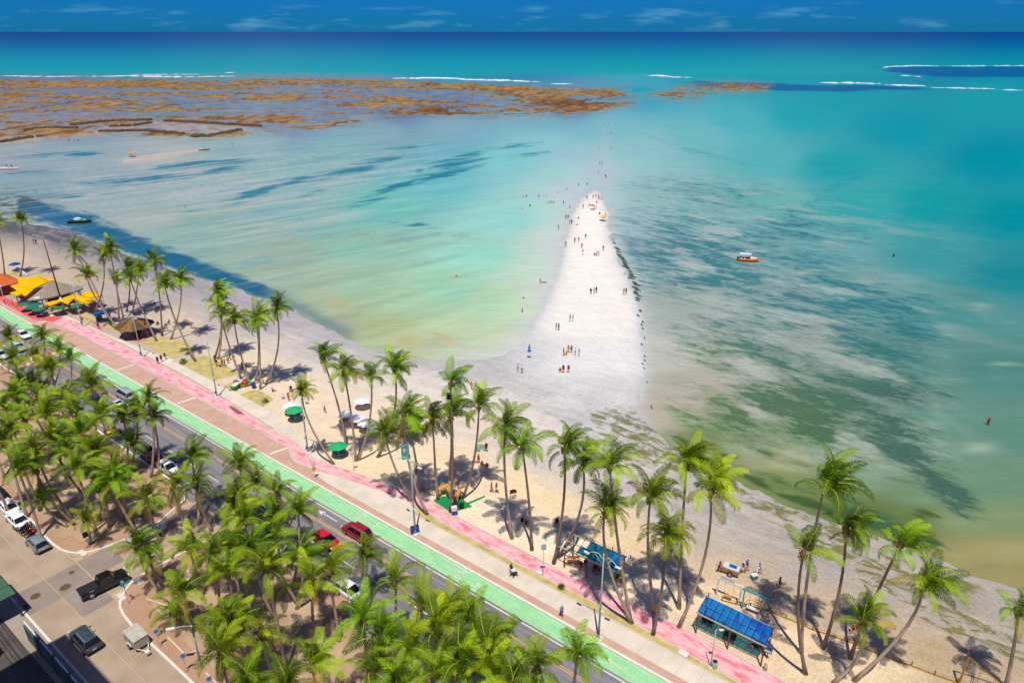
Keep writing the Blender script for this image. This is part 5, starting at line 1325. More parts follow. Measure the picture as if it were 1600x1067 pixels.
# ---- yellow pedal buggy
p = G(175, 674, .5); t = thing('pedal_buggy', 'yellow pedal buggy with two seats at the grove kerb', 'buggy', (p.x, p.y, .014), RA)
m_yp = mat('yellow_plastic', C(238, 190, 20), .4, .08, 3)
for y in (-.5, .5):
    MB().loft([[(-.3, y - .3, .5), (-.3, y + .3, .5), (-.3, y + .3, .58), (-.3, y - .3, .58)], [(.25, y - .3, .5), (.25, y + .3, .5), (.25, y + .3, .56), (.25, y - .3, .56)]]).box((-.38, y, .82), (.1, .56, .6)).build('seat', m_yp, t)
MB().tube([(-1.1, -.8, .4), (1.1, -.8, .4), (1.25, 0, .42), (1.1, .8, .4), (-1.1, .8, .4), (-1.1, -.8, .4)], .05, 5).tube([(-1.1, 0, .4), (1.2, 0, .4)], .05, 5).build('frame', m_trim, t)
MB().loft([[(.8, -.7, .5), (.8, .7, .5), (.8, .7, .62), (.8, -.7, .62)], [(1.3, -.5, .45), (1.3, .5, .45), (1.3, .5, .5), (1.3, -.5, .5)]]).build('fairing', m_yp, t)
for x in (-.85, .85):
    for y in (-1, 1): wheel(t, x, y * .85, .32)
# ---- box trailer at the kerb
a = G(214, 999, .6); t = thing('box_trailer', 'grey box trailer with a white jockey wheel parked against the kerb', 'trailer', (a.x, a.y, .014), RB)
m_tr = mat('weathered_ply', C(186, 178, 164), .85, .2, 2, bump=.2)
MB().box((0, 0, .98), (2.4, 1.5, 1.1)).build('box', m_tr, t)
MB().box((0, 0, 1.56), (2.5, 1.6, .05)).build('lid', mat('trailer_lid', C(198, 194, 184), .8, .25, 2), t)
MB().tube([(-1.2, .6, .5), (-2.3, 0, .5)], .05, 5).tube([(-1.2, -.6, .5), (-2.3, 0, .5)], .05, 5).build('drawbar', m_white, t)
MB().box((-2.35, .1, .45), (.5, .4, .25)).build('coupling', m_white, t)
for y in (-1, 1):
    MB().tube([(-.5, y * .86, .62), (-.3, y * .86, .76), (.3, y * .86, .76), (.5, y * .86, .62)], .06, 5).build('mudguard', m_white, t); wheel(t, 0, y * .86, .32)

# ================================================================== LAMPS, SIGNS, MASTS
m_pole = mat('pole_paint', C(196, 206, 214), .5, .06, 1, metal=.2)
m_poleb = mat('pole_dark', C(86, 66, 58), .7, .15, 1)
m_plinth = mat('plinth', C(240, 236, 230), .85, .08, 2)
m_blue = mat('blue_paint', C(34, 84, 168), .5, .1, 3)
m_teal = mat('teal_paint', C(40, 178, 186), .5, .08, 2)
m_signw = mat('sign_face', C(226, 224, 230), .5, .05, 3); m_signy = mat('sign_yellow', C(236, 170, 40), .5, .06, 3); m_signr = mat('sign_red', C(206, 34, 40), .5, .06, 3)
def height_to(b, y): return AT(800, y, b.y).z
def street_lamp(bx, by, ty, label, arms=True, box=False):
    b = G(bx, by, .13); h = height_to(b, ty); t = thing('street_lamp', label, 'street lamp', b, ROAD_A, 'tall street lamps of the promenade')
    MB().box((0, 0, .10), (.9, .7, .26)).build('plinth', m_plinth, t)
    MB().tube([(0, 0, .2), (0, 0, h * .55), (0, 0, h)], [.13, .10, .06], 8).build('pole', m_pole, t, True)
    for s in (-1, 1):
        arm = MB().tube([(0, 0, h * .93), (s * .55, -.1, h * .985), (s * 1.25, -.2, h * .975), (s * 1.7, -.25, h * .95)], [.04, .035, .03, .03], 6).tube([(0, 0, h * .86), (s * 1.0, -.15, h * .975)], .02, 4).build('arm', m_plinth, t, True)
        MB().box((s * 1.85, -.28, h * .945), (.62, .26, .10), s * .1).build('lamp_head', m_plinth, arm)
    MB().tube([(0, 0, h * .34), (.3, -.15, h * .36)], .03, 5).box((.38, -.18, h * .362), (.34, .2, .14), .3).build('floodlight', m_plinth, t)
    MB().box((.02, -.14, 1.1), (.26, .18, .42)).build('control_box', mat('violet_box', C(92, 78, 130), .6, .2, 4), t)
    return t
street_lamp(9.5, 478.5, 443, 'street lamp at the far left beside the red track end')
street_lamp(129.5, 511, 441, 'street lamp with yellow sign between the yellow awnings and thatched hut')
street_lamp(222, 559, 491, 'street lamp standing directly before the thatched hut')
street_lamp(339.5, 621, 531, 'street lamp left of the green boat shaped cart')
street_lamp(481.5, 708, 619, 'street lamp where the pink track bends, under a yellowish palm')
street_lamp(649, 835, 716, 'street lamp with two blue bins at its foot')
street_lamp(935, 998, 866, 'street lamp before the first blue roofed shelter')
b = G(129.5, 509, .13)
def pole_sign(bx, by, ty, shape, m, label, m2=None, cat='sign', name='traffic_sign', grp=None, z0=.13, n_face=1):
    b = G(bx, by, z0); h = max(1.2, height_to(b, ty)); t = thing(name, label, cat, b, math.atan2(-b.y, -b.x) + math.pi / 2 + .15, grp)
    MB().tube([(0, 0, -.1), (0, 0, h)], .035, 6).build('pole', m_pole, t)
    mb = MB()
    if shape == 'round': mb.tube([(0, -.05, h - .35), (0, -.075, h - .35)], .36, 16)
    elif shape == 'diamond': mb.add([(0, -.05, h - .85), (.45, -.05, h - .4), (0, -.05, h + .05), (-.45, -.05, h - .4), (0, -.08, h - .85), (.45, -.08, h - .4), (0, -.08, h + .05), (-.45, -.08, h - .4)], [(0, 1, 2, 3), (7, 6, 5, 4), (0, 4, 5, 1), (1, 5, 6, 2), (2, 6, 7, 3), (3, 7, 4, 0)])
    else: mb.box((0, -.06, h - .4), (.62, .03, .8))
    mb.build('sign_face', m, t)
    if m2 is not None:
        k = MB()
        for q in range(18):
            a0, a1 = q / 18 * 6.2832, (q + 1) / 18 * 6.2832
            k.tube([(.2 * math.cos(a0), -.09, h - .3 + .2 * math.sin(a0)), (.2 * math.cos(a1), -.09, h - .3 + .2 * math.sin(a1))], .03, 4, cap=False)
        k.tube([(-.14, -.09, h - .16), (.14, -.09, h - .44)], .03, 4).box((-.02, -.085, h - .3), (.05, .01, .24))
        k.build('symbol', m2, t)
    return t
pole_sign(250, 1011, 983, 'rect', m_signw, 'no parking sign on the grove pavement beside the box trailer', m_blue)
pole_sign(292, 1050, 1021, 'rect', m_signw, 'no parking sign right of the box trailer at the planter corner', m_blue)
pole_sign(331, 1081, 1057, 'rect', m_signw, 'no parking sign cut by the bottom edge among fronds', m_blue)
pole_sign(139, 855, 832, 'rect', m_trim, 'thin dark signpost on the curved kerb of the left grove block')
pole_sign(553, 735, 706, 'rect', m_signw, 'thin pale signpost on the sand right of the green cart')
pole_sign(606, 773, 755, 'rect', m_signw, 'small signpost at the edge of the pink track shadow')
t = pole_sign(492.5, 747, 723, 'round', m_signw, 'signpost with a yellow diamond under a round plate on brown paving'); 
h_ = height_to(G(492.5, 747, .13), 723)
MB().add([(0, -.06, h_ - 1.5), (.4, -.06, h_ - 1.1), (0, -.06, h_ - .72), (-.4, -.06, h_ - 1.1), (0, -.03, h_ - 1.5), (.4, -.03, h_ - 1.1), (0, -.03, h_ - .72), (-.4, -.03, h_ - 1.1)], [(3, 2, 1, 0), (4, 5, 6, 7), (0, 1, 5, 4), (1, 2, 6, 5), (2, 3, 7, 6), (3, 0, 4, 7)]).build('warning_plate', m_signy, t)
t = pole_sign(848.5, 900, 851, 'rect', m_pole, 'slim pole on the turf left of the first blue shelter', cat='pole', name='slim_pole')
pole_sign(668, 772, 733, 'rect', m_signw, 'slim white pole behind the parked bicycle', cat='pole', name='slim_pole')
t = pole_sign(131, 510, 496, 'diamond', m_signy, 'yellow diamond sign at the foot of the lamp by the awnings')
t = pole_sign(27, 484, 478, 'round', m_signy, 'small amber round sign beside the red track')
# street name post: two teal blades
b = G(201, 943, .12); h = height_to(b, 912); t = thing('street_name_post', 'post with crossed teal blades at the curved kerb behind the pickup', 'sign', b, 0)
MB().tube([(0, 0, -.1), (0, 0, h + .15)], .04, 6).build('pole', m_pole, t)
MB().box((.25, 0, h), (1.15, .04, .3), RN).build('blade', m_teal, t); MB().box((-.15, .05, h - .34), (1.15, .04, .3), RA).build('blade', m_blue, t)
# grove lamp with one long arm
b = G(315, 1043, .14); h = height_to(b, 978); t = thing('street_lamp', 'grey street lamp with one arm and green collar among the grove palms', 'street lamp', b, 0)
MB().tube([(0, 0, -.1), (0, 0, h * .6), (0, 0, h)], [.12, .09, .06], 8).build('pole', m_pole, t, True)
MB().tube([(0, 0, h - .2), (0, 0, h - 1.5)], .10, 8).build('collar', mat('green_collar', C(60, 128, 84), .6), t)
a = MB().tube([(0, 0, h - .1), (-.9, -.2, h + .05), (-1.6, -.4, h)], .04, 6).build('arm', m_pole, t); MB().box((-1.9, -.48, h), (.8, .3, .12), .25).build('lamp_head', m_plinth, a)
b = G(309, 1042, .15); t = thing('concrete_footing', 'white concrete footing beside the grove street lamp', 'footing', b, .4); MB().box((.5, .1, .1), (.8, .5, .5), taper=.8).build('block', m_plinth, t)
# two shorter lamps
def short_lamp(bx, by, ty, dx, label):
    b = G(bx, by, .13); h = height_to(b, ty); t = thing('short_lamp', label, 'lamp', b, 0)
    MB().tube([(0, 0, -.1), (0, 0, h)], [.07, .045], 7).build('pole', m_pole, t, True)
    a = MB().tube([(0, 0, h), (dx * .4, 0, h + .12), (dx * .7, -.1, h + .1)], .03, 5).build('arm', m_pole, t); MB().box((dx * .8, -.12, h + .1), (.42, .24, .09)).build('lamp_head', m_plinth, a)
    MB().box((0, 0, .05), (.4, .4, .14)).build('base', m_plinth, t)
short_lamp(1110, 1042, 985, .6, 'short white lamp on the turf in front of the second shelter')
short_lamp(293, 905, 893, .6, 'small lamp in the grove above the right planter corner'); short_lamp(214, 821, 812, .8, 'small lamp at the rear kerb of the left grove block')
# tall brown mast
b = G(101, 488, .13); top = AT(68, 376, b.y); t = thing('mast', 'tall brown leaning mast with white foot before the thatched restaurant', 'mast', b)
d = top - b; k = .22
MB().tube([(0, 0, 0), d * k], [.22, .18], 8).build('foot', m_plinth, t, True); MB().tube([d * k, d * .6, d], [.17, .14, .09], 8).build('shaft', m_poleb, t, True)
MB().box(tuple(d * .62), (.5, .3, .3)).build('cross_piece', m_poleb, t)
# ---- utility pole and wires at lower left
b = G(3, 938, .12); t = thing('utility_pole', 'utility pole top with insulators and cables at the left edge', 'utility pole', (b.x - 2.2, b.y - 3, .1))
MB().tube([(0, 0, 0), (0, 0, 8.4)], [.18, .12], 8).build('pole', mat('pole_concrete', C(150, 150, 150), .9, .15), t, True)
MB().tube([(-.9, -.6, 8.1), (1.1, .8, 8.1)], .07, 5).build('cross_arm', m_poleb, t)
for q in (-.7, .2, .9): MB().cyl((q, q * .7, 8.1), .07, .22, 8).build('insulator', m_teal, t)
P0 = Vector((b.x - 2.2, b.y - 3, 8.0))
for k, (off, zz) in enumerate((((0, 0), 7.9), ((.25, .18), 7.75), ((-.3, -.2), 7.6))):
    mb = MB(); A = P0 + Vector((off[0], off[1], zz - 8)); B = A + DS * 60; C0 = A - DS * 40
    for s_, e_ in ((A, B), (C0, A)):
        pts = [s_.lerp(e_, q / 14) - Vector((0, 0, 1.1 * math.sin(math.pi * q / 14))) for q in range(15)]; mb.tube(pts, .025, 4)
    tag(mb.build('power_cable', m_trim), ['upper', 'middle', 'lower'][k] + ' black power cable strung over the back street', 'cable', 'cables over the back street')
# ---- corner property: canopy, gate, wall, the tall building south of the picture
g0 = SNP(-88.3, 12.2); 
def sn_thing(name, label, cat, s, n, rz=ROAD_A, z=.1, group=None): 
    q = SNP(s, n, z); return thing(name, label, cat, q, rz, group)
t = sn_thing('entrance_canopy', 'green glass entrance canopy in a dark frame at the lower left corner', 'canopy', -82.5, 12.4)
m_gg = mat('green_glass', C(74, 116, 84), .15, .12, 1.2, spec=.5); m_fr = mat('canopy_frame', C(52, 58, 66), .5, .1)
for i in range(3):
    for j in range(3): MB().box((-3 + i * 2.03, -1.8 + j * 1.62, 3.2 + .002 * i), (1.96, 1.55, .05)).build('glass_panel', m_gg, t)
fr = MB()
for i in range(4): fr.box((-4.01 + i * 2.03, -.18, 3.17), (.10, 5.0, .16))
for j in range(4): fr.box((-.96, -2.61 + j * 1.62, 3.15), (6.2, .10, .12))
fr.build('frame', m_fr, t)
for x in (-3.9, 2.0):
    for y in (-2.5, 2.1): MB().box((x, y, 1.55), (.16, .16, 3.1)).build('post', m_fr, t)
t = sn_thing('gate', 'sliding gate of white horizontal bars between the canopy and yard wall', 'gate', -78.2, 10.6)
for i in range(6): MB().box((0, 0, .35 + i * .34), (4.4, .06, .16)).build('bar', m_plinth, t)
for x in (-2.2, -.7, .7, 2.2): MB().box((x, .06, 1.2), (.10, .08, 2.4)).build('upright', m_fr, t)
t = sn_thing('yard_wall', 'dark yard wall with a pale coping running along the back street', 'wall', -60, 13.6)
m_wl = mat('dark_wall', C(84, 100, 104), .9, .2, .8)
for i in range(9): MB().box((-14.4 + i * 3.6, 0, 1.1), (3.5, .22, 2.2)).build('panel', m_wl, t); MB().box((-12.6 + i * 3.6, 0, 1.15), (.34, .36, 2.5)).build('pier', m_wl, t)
MB().box((0, .12, 2.25), (33, .14, .10)).build('coping', m_white, t)
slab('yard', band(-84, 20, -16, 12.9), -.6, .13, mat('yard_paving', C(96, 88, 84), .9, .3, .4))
t = sn_thing('apartment_building', 'tall apartment building just outside the picture, shading the yard', 'building', -54.5, -6, z=0)
m_bw = mat('building_render', C(206, 200, 190), .85, .08, .5)
MB().box((0, 0, 20.5), (19, 19, 41)).build('wall', m_bw, t); MB().box((0, 0, 41.2), (19.6, 19.6, .6)).build('roof', m_fr, t)
wm_ = MB().box((0, 0, 0), (2.2, .12, 1.5)).mesh('window', m_glass)
for i in range(6):
    for j in range(12): link('window', wm_, t, (-7.5 + i * 3, 9.53, 3 + j * 3.2))
# shop awning corner blue at the left edge
t = sn_thing('shop_awning', 'teal awning corner at the left edge below the green canopy', 'awning', -85.6, 8.6)
MB().add([(-2, -1, 3), (2, -1, 3), (2, 1.2, 2.5), (-2, 1.2, 2.5), (-2, -1, 3.06), (2, -1, 3.06), (2, 1.2, 2.56), (-2, 1.2, 2.56)], [(3, 2, 1, 0), (4, 5, 6, 7), (0, 1, 5, 4), (1, 2, 6, 5), (2, 3, 7, 6), (3, 0, 4, 7)]).build('canopy', m_teal, t)
for x in (-1.9, 1.9): MB().box((x, 1.1, 1.25), (.08, .08, 2.5)).build('post', m_fr, t)
# ================================================================== SHELTERS AND BEACH FURNITURE
m_wood = mat('dark_timber', C(122, 84, 58), .8, .2, 3, bump=.2)
def sheet_material():
    m = bpy.data.materials.new('blue_sheet'); m.use_nodes = True; n, l = m.node_tree.nodes, m.node_tree.links
    b = n['Principled BSDF']; out = n['Material Output']
    tc = n.new('ShaderNodeTexCoord'); no = noise_node(n, l, tc, (.8, .8, .8), 0, 5)
    c = mixn(n, l, maprange(n, l, no, .3, .7), C(0, 66, 176), C(10, 104, 220)); l.new(c, b.inputs['Base Color'])
    b.inputs['Roughness'].default_value = .35
    tr = n.new('ShaderNodeBsdfTransparent'); tr.inputs[0].default_value = (.03, .60, .72, 1)
    mx = n.new('ShaderNodeMixShader'); mx.inputs[0].default_value = .3
    l.new(b.outputs[0], mx.inputs[1]); l.new(tr.outputs[0], mx.inputs[2]); l.new(mx.outputs[0], out.inputs[0]); return m
m_sheet = sheet_material(); m_rib = mat('roof_rib', C(10, 26, 70), .6, .1)
def shelter(label, A, B, Dp, zf, zb, posts, npan, skip=(), bare=()):
    """A, B: front eave corners (ground plan), Dp: depth towards the sea"""
    A, B = Vector((*A, 0)), Vector((*B, 0)); L = (B - A).length; rz = math.atan2((B - A).y, (B - A).x)
    t = thing('beach_shelter', label, 'shelter', (A.x, A.y, .06), rz, 'blue roofed shelters on the sand')
    w = L / npan
    for i in range(npan):
        for j in range(2):
            if (i, j) in skip: continue
            x0, x1 = i * w + .012, (i + 1) * w - .012; y0, y1 = (0, Dp * .5) if j == 0 else (Dp * .5 + .006, Dp)
            z0, z1 = zf + (zb - zf) * y0 / Dp, zf + (zb - zf) * y1 / Dp; xm = (x0 + x1) / 2
            mb = MB(); vs = []
            for (y, z) in ((y0, z0), (y1, z1)):
                for x, dz in ((x0, 0), (xm, .035), (x1, 0)): vs.append((x, y, z + dz + .10))
            mb.add(vs, [(0, 1, 4, 3), (1, 2, 5, 4)]); mb.build('roof_panel', m_sheet, t)
    rb = MB()
    for i in range(npan + 1): rb.tube([(i * w, -.1, zf + .11), (i * w, Dp + .1, zb + .11)], .028, 4)
    for i in range(bare[0] if bare else 0): rb.tube([(-(i + 1) * w, 0, zf + .05), (-(i + 1) * w, Dp, zb + .05)], .045, 4)
    rb.build('rafters', m_rib, t)
    x_l = -(bare[0] * w) if bare else 0
    for y, z in ((-.1, zf), (Dp * .5, (zf + zb) / 2 - .02), (Dp + .1, zb)): MB().box(((x_l + L) / 2, y, z - .02), (L - x_l + .3, .1, .12)).build('beam', mat('pale_beam', C(206, 190, 160), .8, .15), t)
    for px_, py_ in posts: MB().tube([(px_, py_, -.1), (px_, py_, zf + (zb - zf) * py_ / Dp)], .085, 8).build('post', m_wood, t)
    return t, L, rz
a, b_ = G(1090, 957, 2.9), G(1196, 1009, 2.9); bk = G(1106, 934, 3.5); dpt = ((Vector((bk.x, bk.y, 0)) - Vector((a.x, a.y, 0))).dot(Vector((-math.sin(0), 1, 0))))
def perp_depth(A, B, Q):
    d = (B - A).normalized(); q = Q - A; return abs(d.x * q.y - d.y * q.x)
D2 = perp_depth(Vector((a.x, a.y, 0)), Vector((b_.x, b_.y, 0)), Vector((bk.x, bk.y, 0)))
L2 = (b_ - a).length
sh2, L2, rz2 = shelter('larger blue roofed shelter with a full roof, nearer the bottom edge', (a.x, a.y), (b_.x, b_.y), D2, 2.9, 3.5, [(.1, 0), (L2 / 2, 0), (L2 - .1, 0), (.1, D2), (L2 / 2, D2), (L2 - .1, D2)], 10)
a1, b1, bk1 = G(901, 865, 2.9), G(964, 893, 2.9), G(909, 841.5, 3.5)
D1 = perp_depth(Vector((a1.x, a1.y, 0)), Vector((b1.x, b1.y, 0)), Vector((bk1.x, bk1.y, 0))); L1 = (b1 - a1).length
sh1, L1, rz1 = shelter('blue roofed shelter with a bare frame at its left end and broken corner', (a1.x, a1.y), (b1.x, b1.y), D1, 2.9, 3.5, [(-L1 * .30, 0), (L1 * .27, 0), (L1 - .1, 0), (-L1 * .30, D1), (L1 * .27, D1), (L1 - .1, D1)], 7, skip=((0, 1),), bare=(3,))
# benches, tables under the roofs: each a thing
def bench(p, rz, label, colr=None, back=True, grp='benches and tables under the shelters'):
    t = thing('bench', label, 'bench', p, rz, grp); m = colr or m_wood
    MB().box((0, 0, .45), (1.5, .42, .06)).build('seat', m, t)
    if back: MB().box((0, .22, .8), (1.5, .05, .4)).build('backrest', m, t)
    for x in (-.6, .6): MB().box((x, 0, .22), (.08, .36, .44)).build('leg', m, t)
def table(p, rz, label, grp='benches and tables under the shelters'):
    t = thing('table', label, 'table', p, rz, grp)
    MB().box((0, 0, .75), (1.3, .9, .05)).build('tabletop', mat('dark_table', C(64, 52, 50), .7, .2), t)
    for x in (-.55, .55):
        for y in (-.35, .35): MB().box((x, y, .37), (.06, .06, .74)).build('leg', m_wood, t)
m_orw = mat('orange_timber', C(214, 140, 62), .7, .2, 3)
bench(G(896, 880, .06), rz1 + .6, 'round orange wooden seat under the bare frame of the first shelter', m_orw)
bench(G(933, 895, .06), rz1, 'orange bench in the middle of the first blue shelter', m_orw)
bench(G(966, 908, .06), rz1, 'orange bench at the right end of the first blue shelter', m_orw)
table(G(1139, 1000, .06), rz2, 'dark table by the middle post of the second shelter')
table(G(1106, 975, .06), rz2, 'dark table at the left end of the second shelter')
bench(G(1187, 1016, .06), rz2, 'dark bench at the right end of the second shelter', mat('dark_table', C(64, 52, 50)))
def stump(x, y, label):
    p = G(x, y, .05); t = thing('tree_stump', label, 'stump', p); MB().tube([(0, 0, -.1), (.02, 0, .3), (0, 0, .75)], [.26, .2, .19], 9).build('trunk', m_trunk, t, True)
stump(971, 930, 'cut palm stump on the sand behind the first shelter lamp'); stump(1195, 1046, 'low palm stump at the right front post of the second shelter')
stump(1303, 1020, 'charred palm stump standing in the grey stained sand')
stump(1336, 1000, 'short cut trunk beside the broad low palm at lower right')
p = G(1216, 1008, .06); 
t = thing('notice_board', 'small blue and white notice board on the right post of the second shelter', 'notice board', G(1197, 1030, .06), rz2)
MB().box((0, .1, 1.3), (.8, .05, .9)).build('board', m_blue, t); MB().box((0, .06, 1.1), (.7, .02, .3)).build('paper', m_signw, t); MB().box((0, .16, .7), (.08, .08, 1.5)).build('post', m_wood, t)
# swings
def swing(lbx, lby, rbx, rby, lty, m, label, kind):
    A, B = G(lbx, lby, .05), G(rbx, rby, .05); L = (B - A).length; h = height_to(A, lty); t = thing('swing_frame', label, 'swing', A, math.atan2((B - A).y, (B - A).x), 'swings on the sand')
    for x in (0, L): MB().box((x, 0, h / 2), (.14, .14, h + .1)).build('post', m, t)
    MB().box((L / 2, 0, h), (L + .5, .16, .16)).build('beam', m, t)
    s_ = MB().box((L / 2, 0, .62), (1.4 if kind else .9, .4, .06)).build('seat', m_orw if not kind else m_plinth, t)
    mb = MB()
    for x in (-.5, .5): mb.tube([(L / 2 + x, 0, .62), (L / 2 + x, 0, h)], .018, 4)
    mb.build('rope', m_trim, s_)
    if kind:
        r = MB(); pts = [(L / 2 + 1.0 * math.cos(a), 0, .65 + 1.1 * math.sin(a)) for a in [k / 10 * math.pi for k in range(11)]]; r.tube(pts, .03, 5); r.build('hoop', m_orw, t)
    else: MB().box((L / 2 - .3, -.02, h + .35), (1.6, .05, .45)).build('name_board', m_signw, t)
    return t
swing(1119.5, 930, 1154, 944, 903.5, m_plinth, 'white swing frame with a pale board on its beam behind the second shelter', 0)
swing(1159, 950, 1192, 964, 921.5, m_teal, 'turquoise swing frame with a hoop seat right of the white one', 1)
# brown goal frame, bottom right
A = G(1497, 1071, .05); t = thing('goal_frame', 'brown tubular goal frame on the sand at the bottom right', 'goal', A)
m_goal = mat('ochre_tube', C(166, 124, 48), .7, .2, 2); T1 = AT(1514, 1026, A.y + .6) - A; B2 = G(1571, 1073, .05) - A; T2 = B2 + Vector((.1, .3, T1.z * .1))
MB().tube([(0, 0, 0), T1], .10, 7).build('post', m_goal, t); MB().tube([T1, B2], .07, 7).build('crossbar', m_goal, t)
for f, g_ in ((.36, .1), (.40, .14), (.72, .48), (.76, .52)):
    q = T1.lerp(B2, f); MB().tube([q, q + Vector((-2.2, -2.0, -q.z))], .035, 5).build('brace', m_goal, t)
# low rope fence along the sand
FP = [(885, 828), (900, 835), (925, 847), (957, 860), (985, 873), (1015, 886), (1046, 900), (1070, 910), (1090, 922), (1107, 932), (1128, 938), (1150, 944), (1172, 948), (1202, 954), (1228, 966), (1250, 974), (1270, 984), (1296, 992), (1320, 1000), (1345, 1010), (1368, 1020), (1395, 1030), (1424, 1040), (1460, 1054), (1495, 1066), (1530, 1080)]
t = thing('rope_fence', 'low timber and rope fence between the promenade sand and the open beach', 'fence', G(*FP[0], .05)); o0 = t.location
pm = MB().tube([(0, 0, -.1), (0, 0, .62)], .07, 7).mesh('post', m_goal)
P = [G(*q, .05) for q in FP]
for q in P: link('post', pm, t, q - o0)
mb = MB()
for u, v in zip(P[:-1], P[1:]): mb.tube([u - o0 + Vector((0, 0, .5)), (u + v) / 2 - o0 + Vector((0, 0, .36)), v - o0 + Vector((0, 0, .5))], .03, 4)
mb.build('rope', m_goal, t)
mb = MB()
for u, v in zip(P[10:-1], P[11:]): mb.tube([u - o0 + Vector((0, 0, .05)), v - o0 + Vector((0, 0, .05))], .10, 5)
mb.build('kick_board', m_goal, t)
# ---------------- parasols
def parasol(x, y, m, label, r=1.4, h=2.3, grp=None, tilt=0.0, top=True, z=.06):
    """x, y: survey pixel of the canopy's centre"""
    c = G(x, y, h); t = thing('parasol', label, 'parasol', (c.x, c.y, z), random.Random(int(x * 7 + y)).uniform(0, 1), grp)
    MB().tube([(0, 0, -.1), (0, 0, h)], .03, 6).build('pole', m_plinth, t)
    n = 8; vs = [(0, 0, h + .12)]; fs = []
    for k in range(n * 2):
        a = k / (n * 2) * 6.2832; rr = r * (1 if k % 2 == 0 else .95); vs.append((rr * math.cos(a), rr * math.sin(a), h - .42 + (.0 if k % 2 == 0 else .05)))
    for k in range(n * 2): fs.append((0, 1 + k, 1 + (k + 1) % (n * 2)))
    vs2 = [(q[0] * .99, q[1] * .99, q[2] - .03) for q in vs]; o = len(vs)
    fs2 = [tuple(o + i for i in f[::-1]) for f in fs]
    mb = MB(); mb.add(vs + vs2, fs + fs2); mb.build('canopy', m, t)
    rb = MB()
    for k in range(n): a = k / n * 6.2832; rb.tube([(0, 0, h + .02), (r * .97 * math.cos(a), r * .97 * math.sin(a), h - .46)], .012, 3)
    rb.build('ribs', m_steel, t)
    return t
m_pg = mat('green_canvas', C(44, 122, 96), .8, .15, 2); m_pg2 = mat('bright_green_canvas', C(40, 186, 122), .8, .1, 2); m_pw = mat('white_canvas', C(240, 242, 244), .8, .05, 2); m_pb = mat('blue_canvas', C(30, 92, 186), .8, .1, 2)
for x, y, lab in ((37, 473, 'green parasol nearest the menu board of the restaurant'), (48.5, 478, 'green parasol, second from the menu board'), (61, 481, 'green parasol below the satellite dish'), (54, 474, 'green parasol tucked under the thatch edge'), (89.5, 479, 'green parasol left of the mast foot'), (117, 476, 'green parasol at the right end under yellow awnings')):
    parasol(x, y, m_pg, lab, 1.5, 2.3, 'green parasols of the restaurant')
parasol(155, 487.5, m_pb, 'blue parasol over the green cart left of the thatched hut', 1.5, 2.3)
parasol(22, 411, m_pb, 'blue parasol far out on the sand at the upper left', 1.5, 2.2)
parasol(454, 630, m_pw, 'large white parasol behind the green parasol cart', 1.5, 2.3)
parasol(458.5, 638, m_pg2, 'bright green parasol over the dark green box cart', 1.5, 2.5)
parasol(527.5, 694, m_pg2, 'teal green parasol over the bright green cart by the curving palm', 1.4, 2.4)
GW = 'white dotted parasols in a row'
for x, y, lab in ((540, 644, 'white dotted parasol at the left end of the row'), (557, 650, 'white and blue parasol, second from the left of the row'), (572, 658, 'white dotted parasol, third in the row'), (588, 665, 'white dotted parasol at the right end of the row'), (565, 623, 'white parasol alone on open sand above the row')):
    parasol(x, y, m_pw if '555' not in str(x) else m_pw, lab, 1.5, 2.0, GW)
parasol(205, 238, mat('orange_canvas', C(240, 160, 60), .8), 'orange parasol far out on the tidal flat', 2.0, 2.4)
parasol(827, 546, m_pb, 'blue parasol held above a person on the sandbar edge', .45, 1.95)
parasol(942.5, 337, mat('yellow_canvas', C(250, 190, 40), .8), 'yellow parasol at the right side of the sandbar tip', 1.3, 1.9)
parasol(926, 320, mat('red_canvas', C(220, 90, 60), .8), 'orange red parasol in the crowd near the sandbar tip', 1.0, 1.9)
# beach chairs
def beach_chair(x, y, rz, m, label, grp='beach chairs by the white parasols'):
    t = thing('beach_chair', label, 'beach chair', G(x, y, .05), rz, grp)
    MB().add([(-.28, -.5, .32), (.28, -.5, .32), (.28, .35, .26), (-.28, .35, .26), (-.28, -.5, .36), (.28, -.5, .36), (.28, .35, .3), (-.28, .35, .3)], [(3, 2, 1, 0), (4, 5, 6, 7), (0, 1, 5, 4), (1, 2, 6, 5), (2, 3, 7, 6), (3, 0, 4, 7)]).build('seat', m, t)
    MB().add([(-.28, .32, .28), (.28, .32, .28), (.28, .72, 1.0), (-.28, .72, 1.0), (-.28, .36, .28), (.28, .36, .28), (.28, .76, 1.0), (-.28, .76, 1.0)], [(3, 2, 1, 0), (4, 5, 6, 7), (0, 1, 5, 4), (1, 2, 6, 5), (2, 3, 7, 6), (3, 0, 4, 7)]).build('backrest', m, t)
    for s in (-1, 1): MB().tube([(s * .3, -.5, 0), (s * .3, .5, .5)], .02, 4).tube([(s * .3, -.5, .5), (s * .3, .4, 0)], .02, 4).build('leg', m_steel, t)
for x, y, rz, colr, lab in ((568, 631, .3, (226, 120, 60), 'orange beach chair under the lone white parasol'), (539, 656, 0, (70, 74, 84), 'dark beach chair under the leftmost white parasol'), (544, 655, .2, (180, 92, 60), 'rust red beach chair under the leftmost white parasol'), (553, 661, 0, (60, 100, 190), 'blue beach chair under the second parasol of the row'),
                           (563, 666, .1, (120, 50, 60), 'maroon beach chair under the third parasol of the row'), (572, 669, 0, (180, 60, 50), 'red beach chair right of the third parasol'), (585, 674, .2, (70, 100, 170), 'blue beach chair under the last parasol of the row')):
    beach_chair(x, y, rz, mat('chair_%d_%d_%d' % colr, C(*colr), .8), lab)
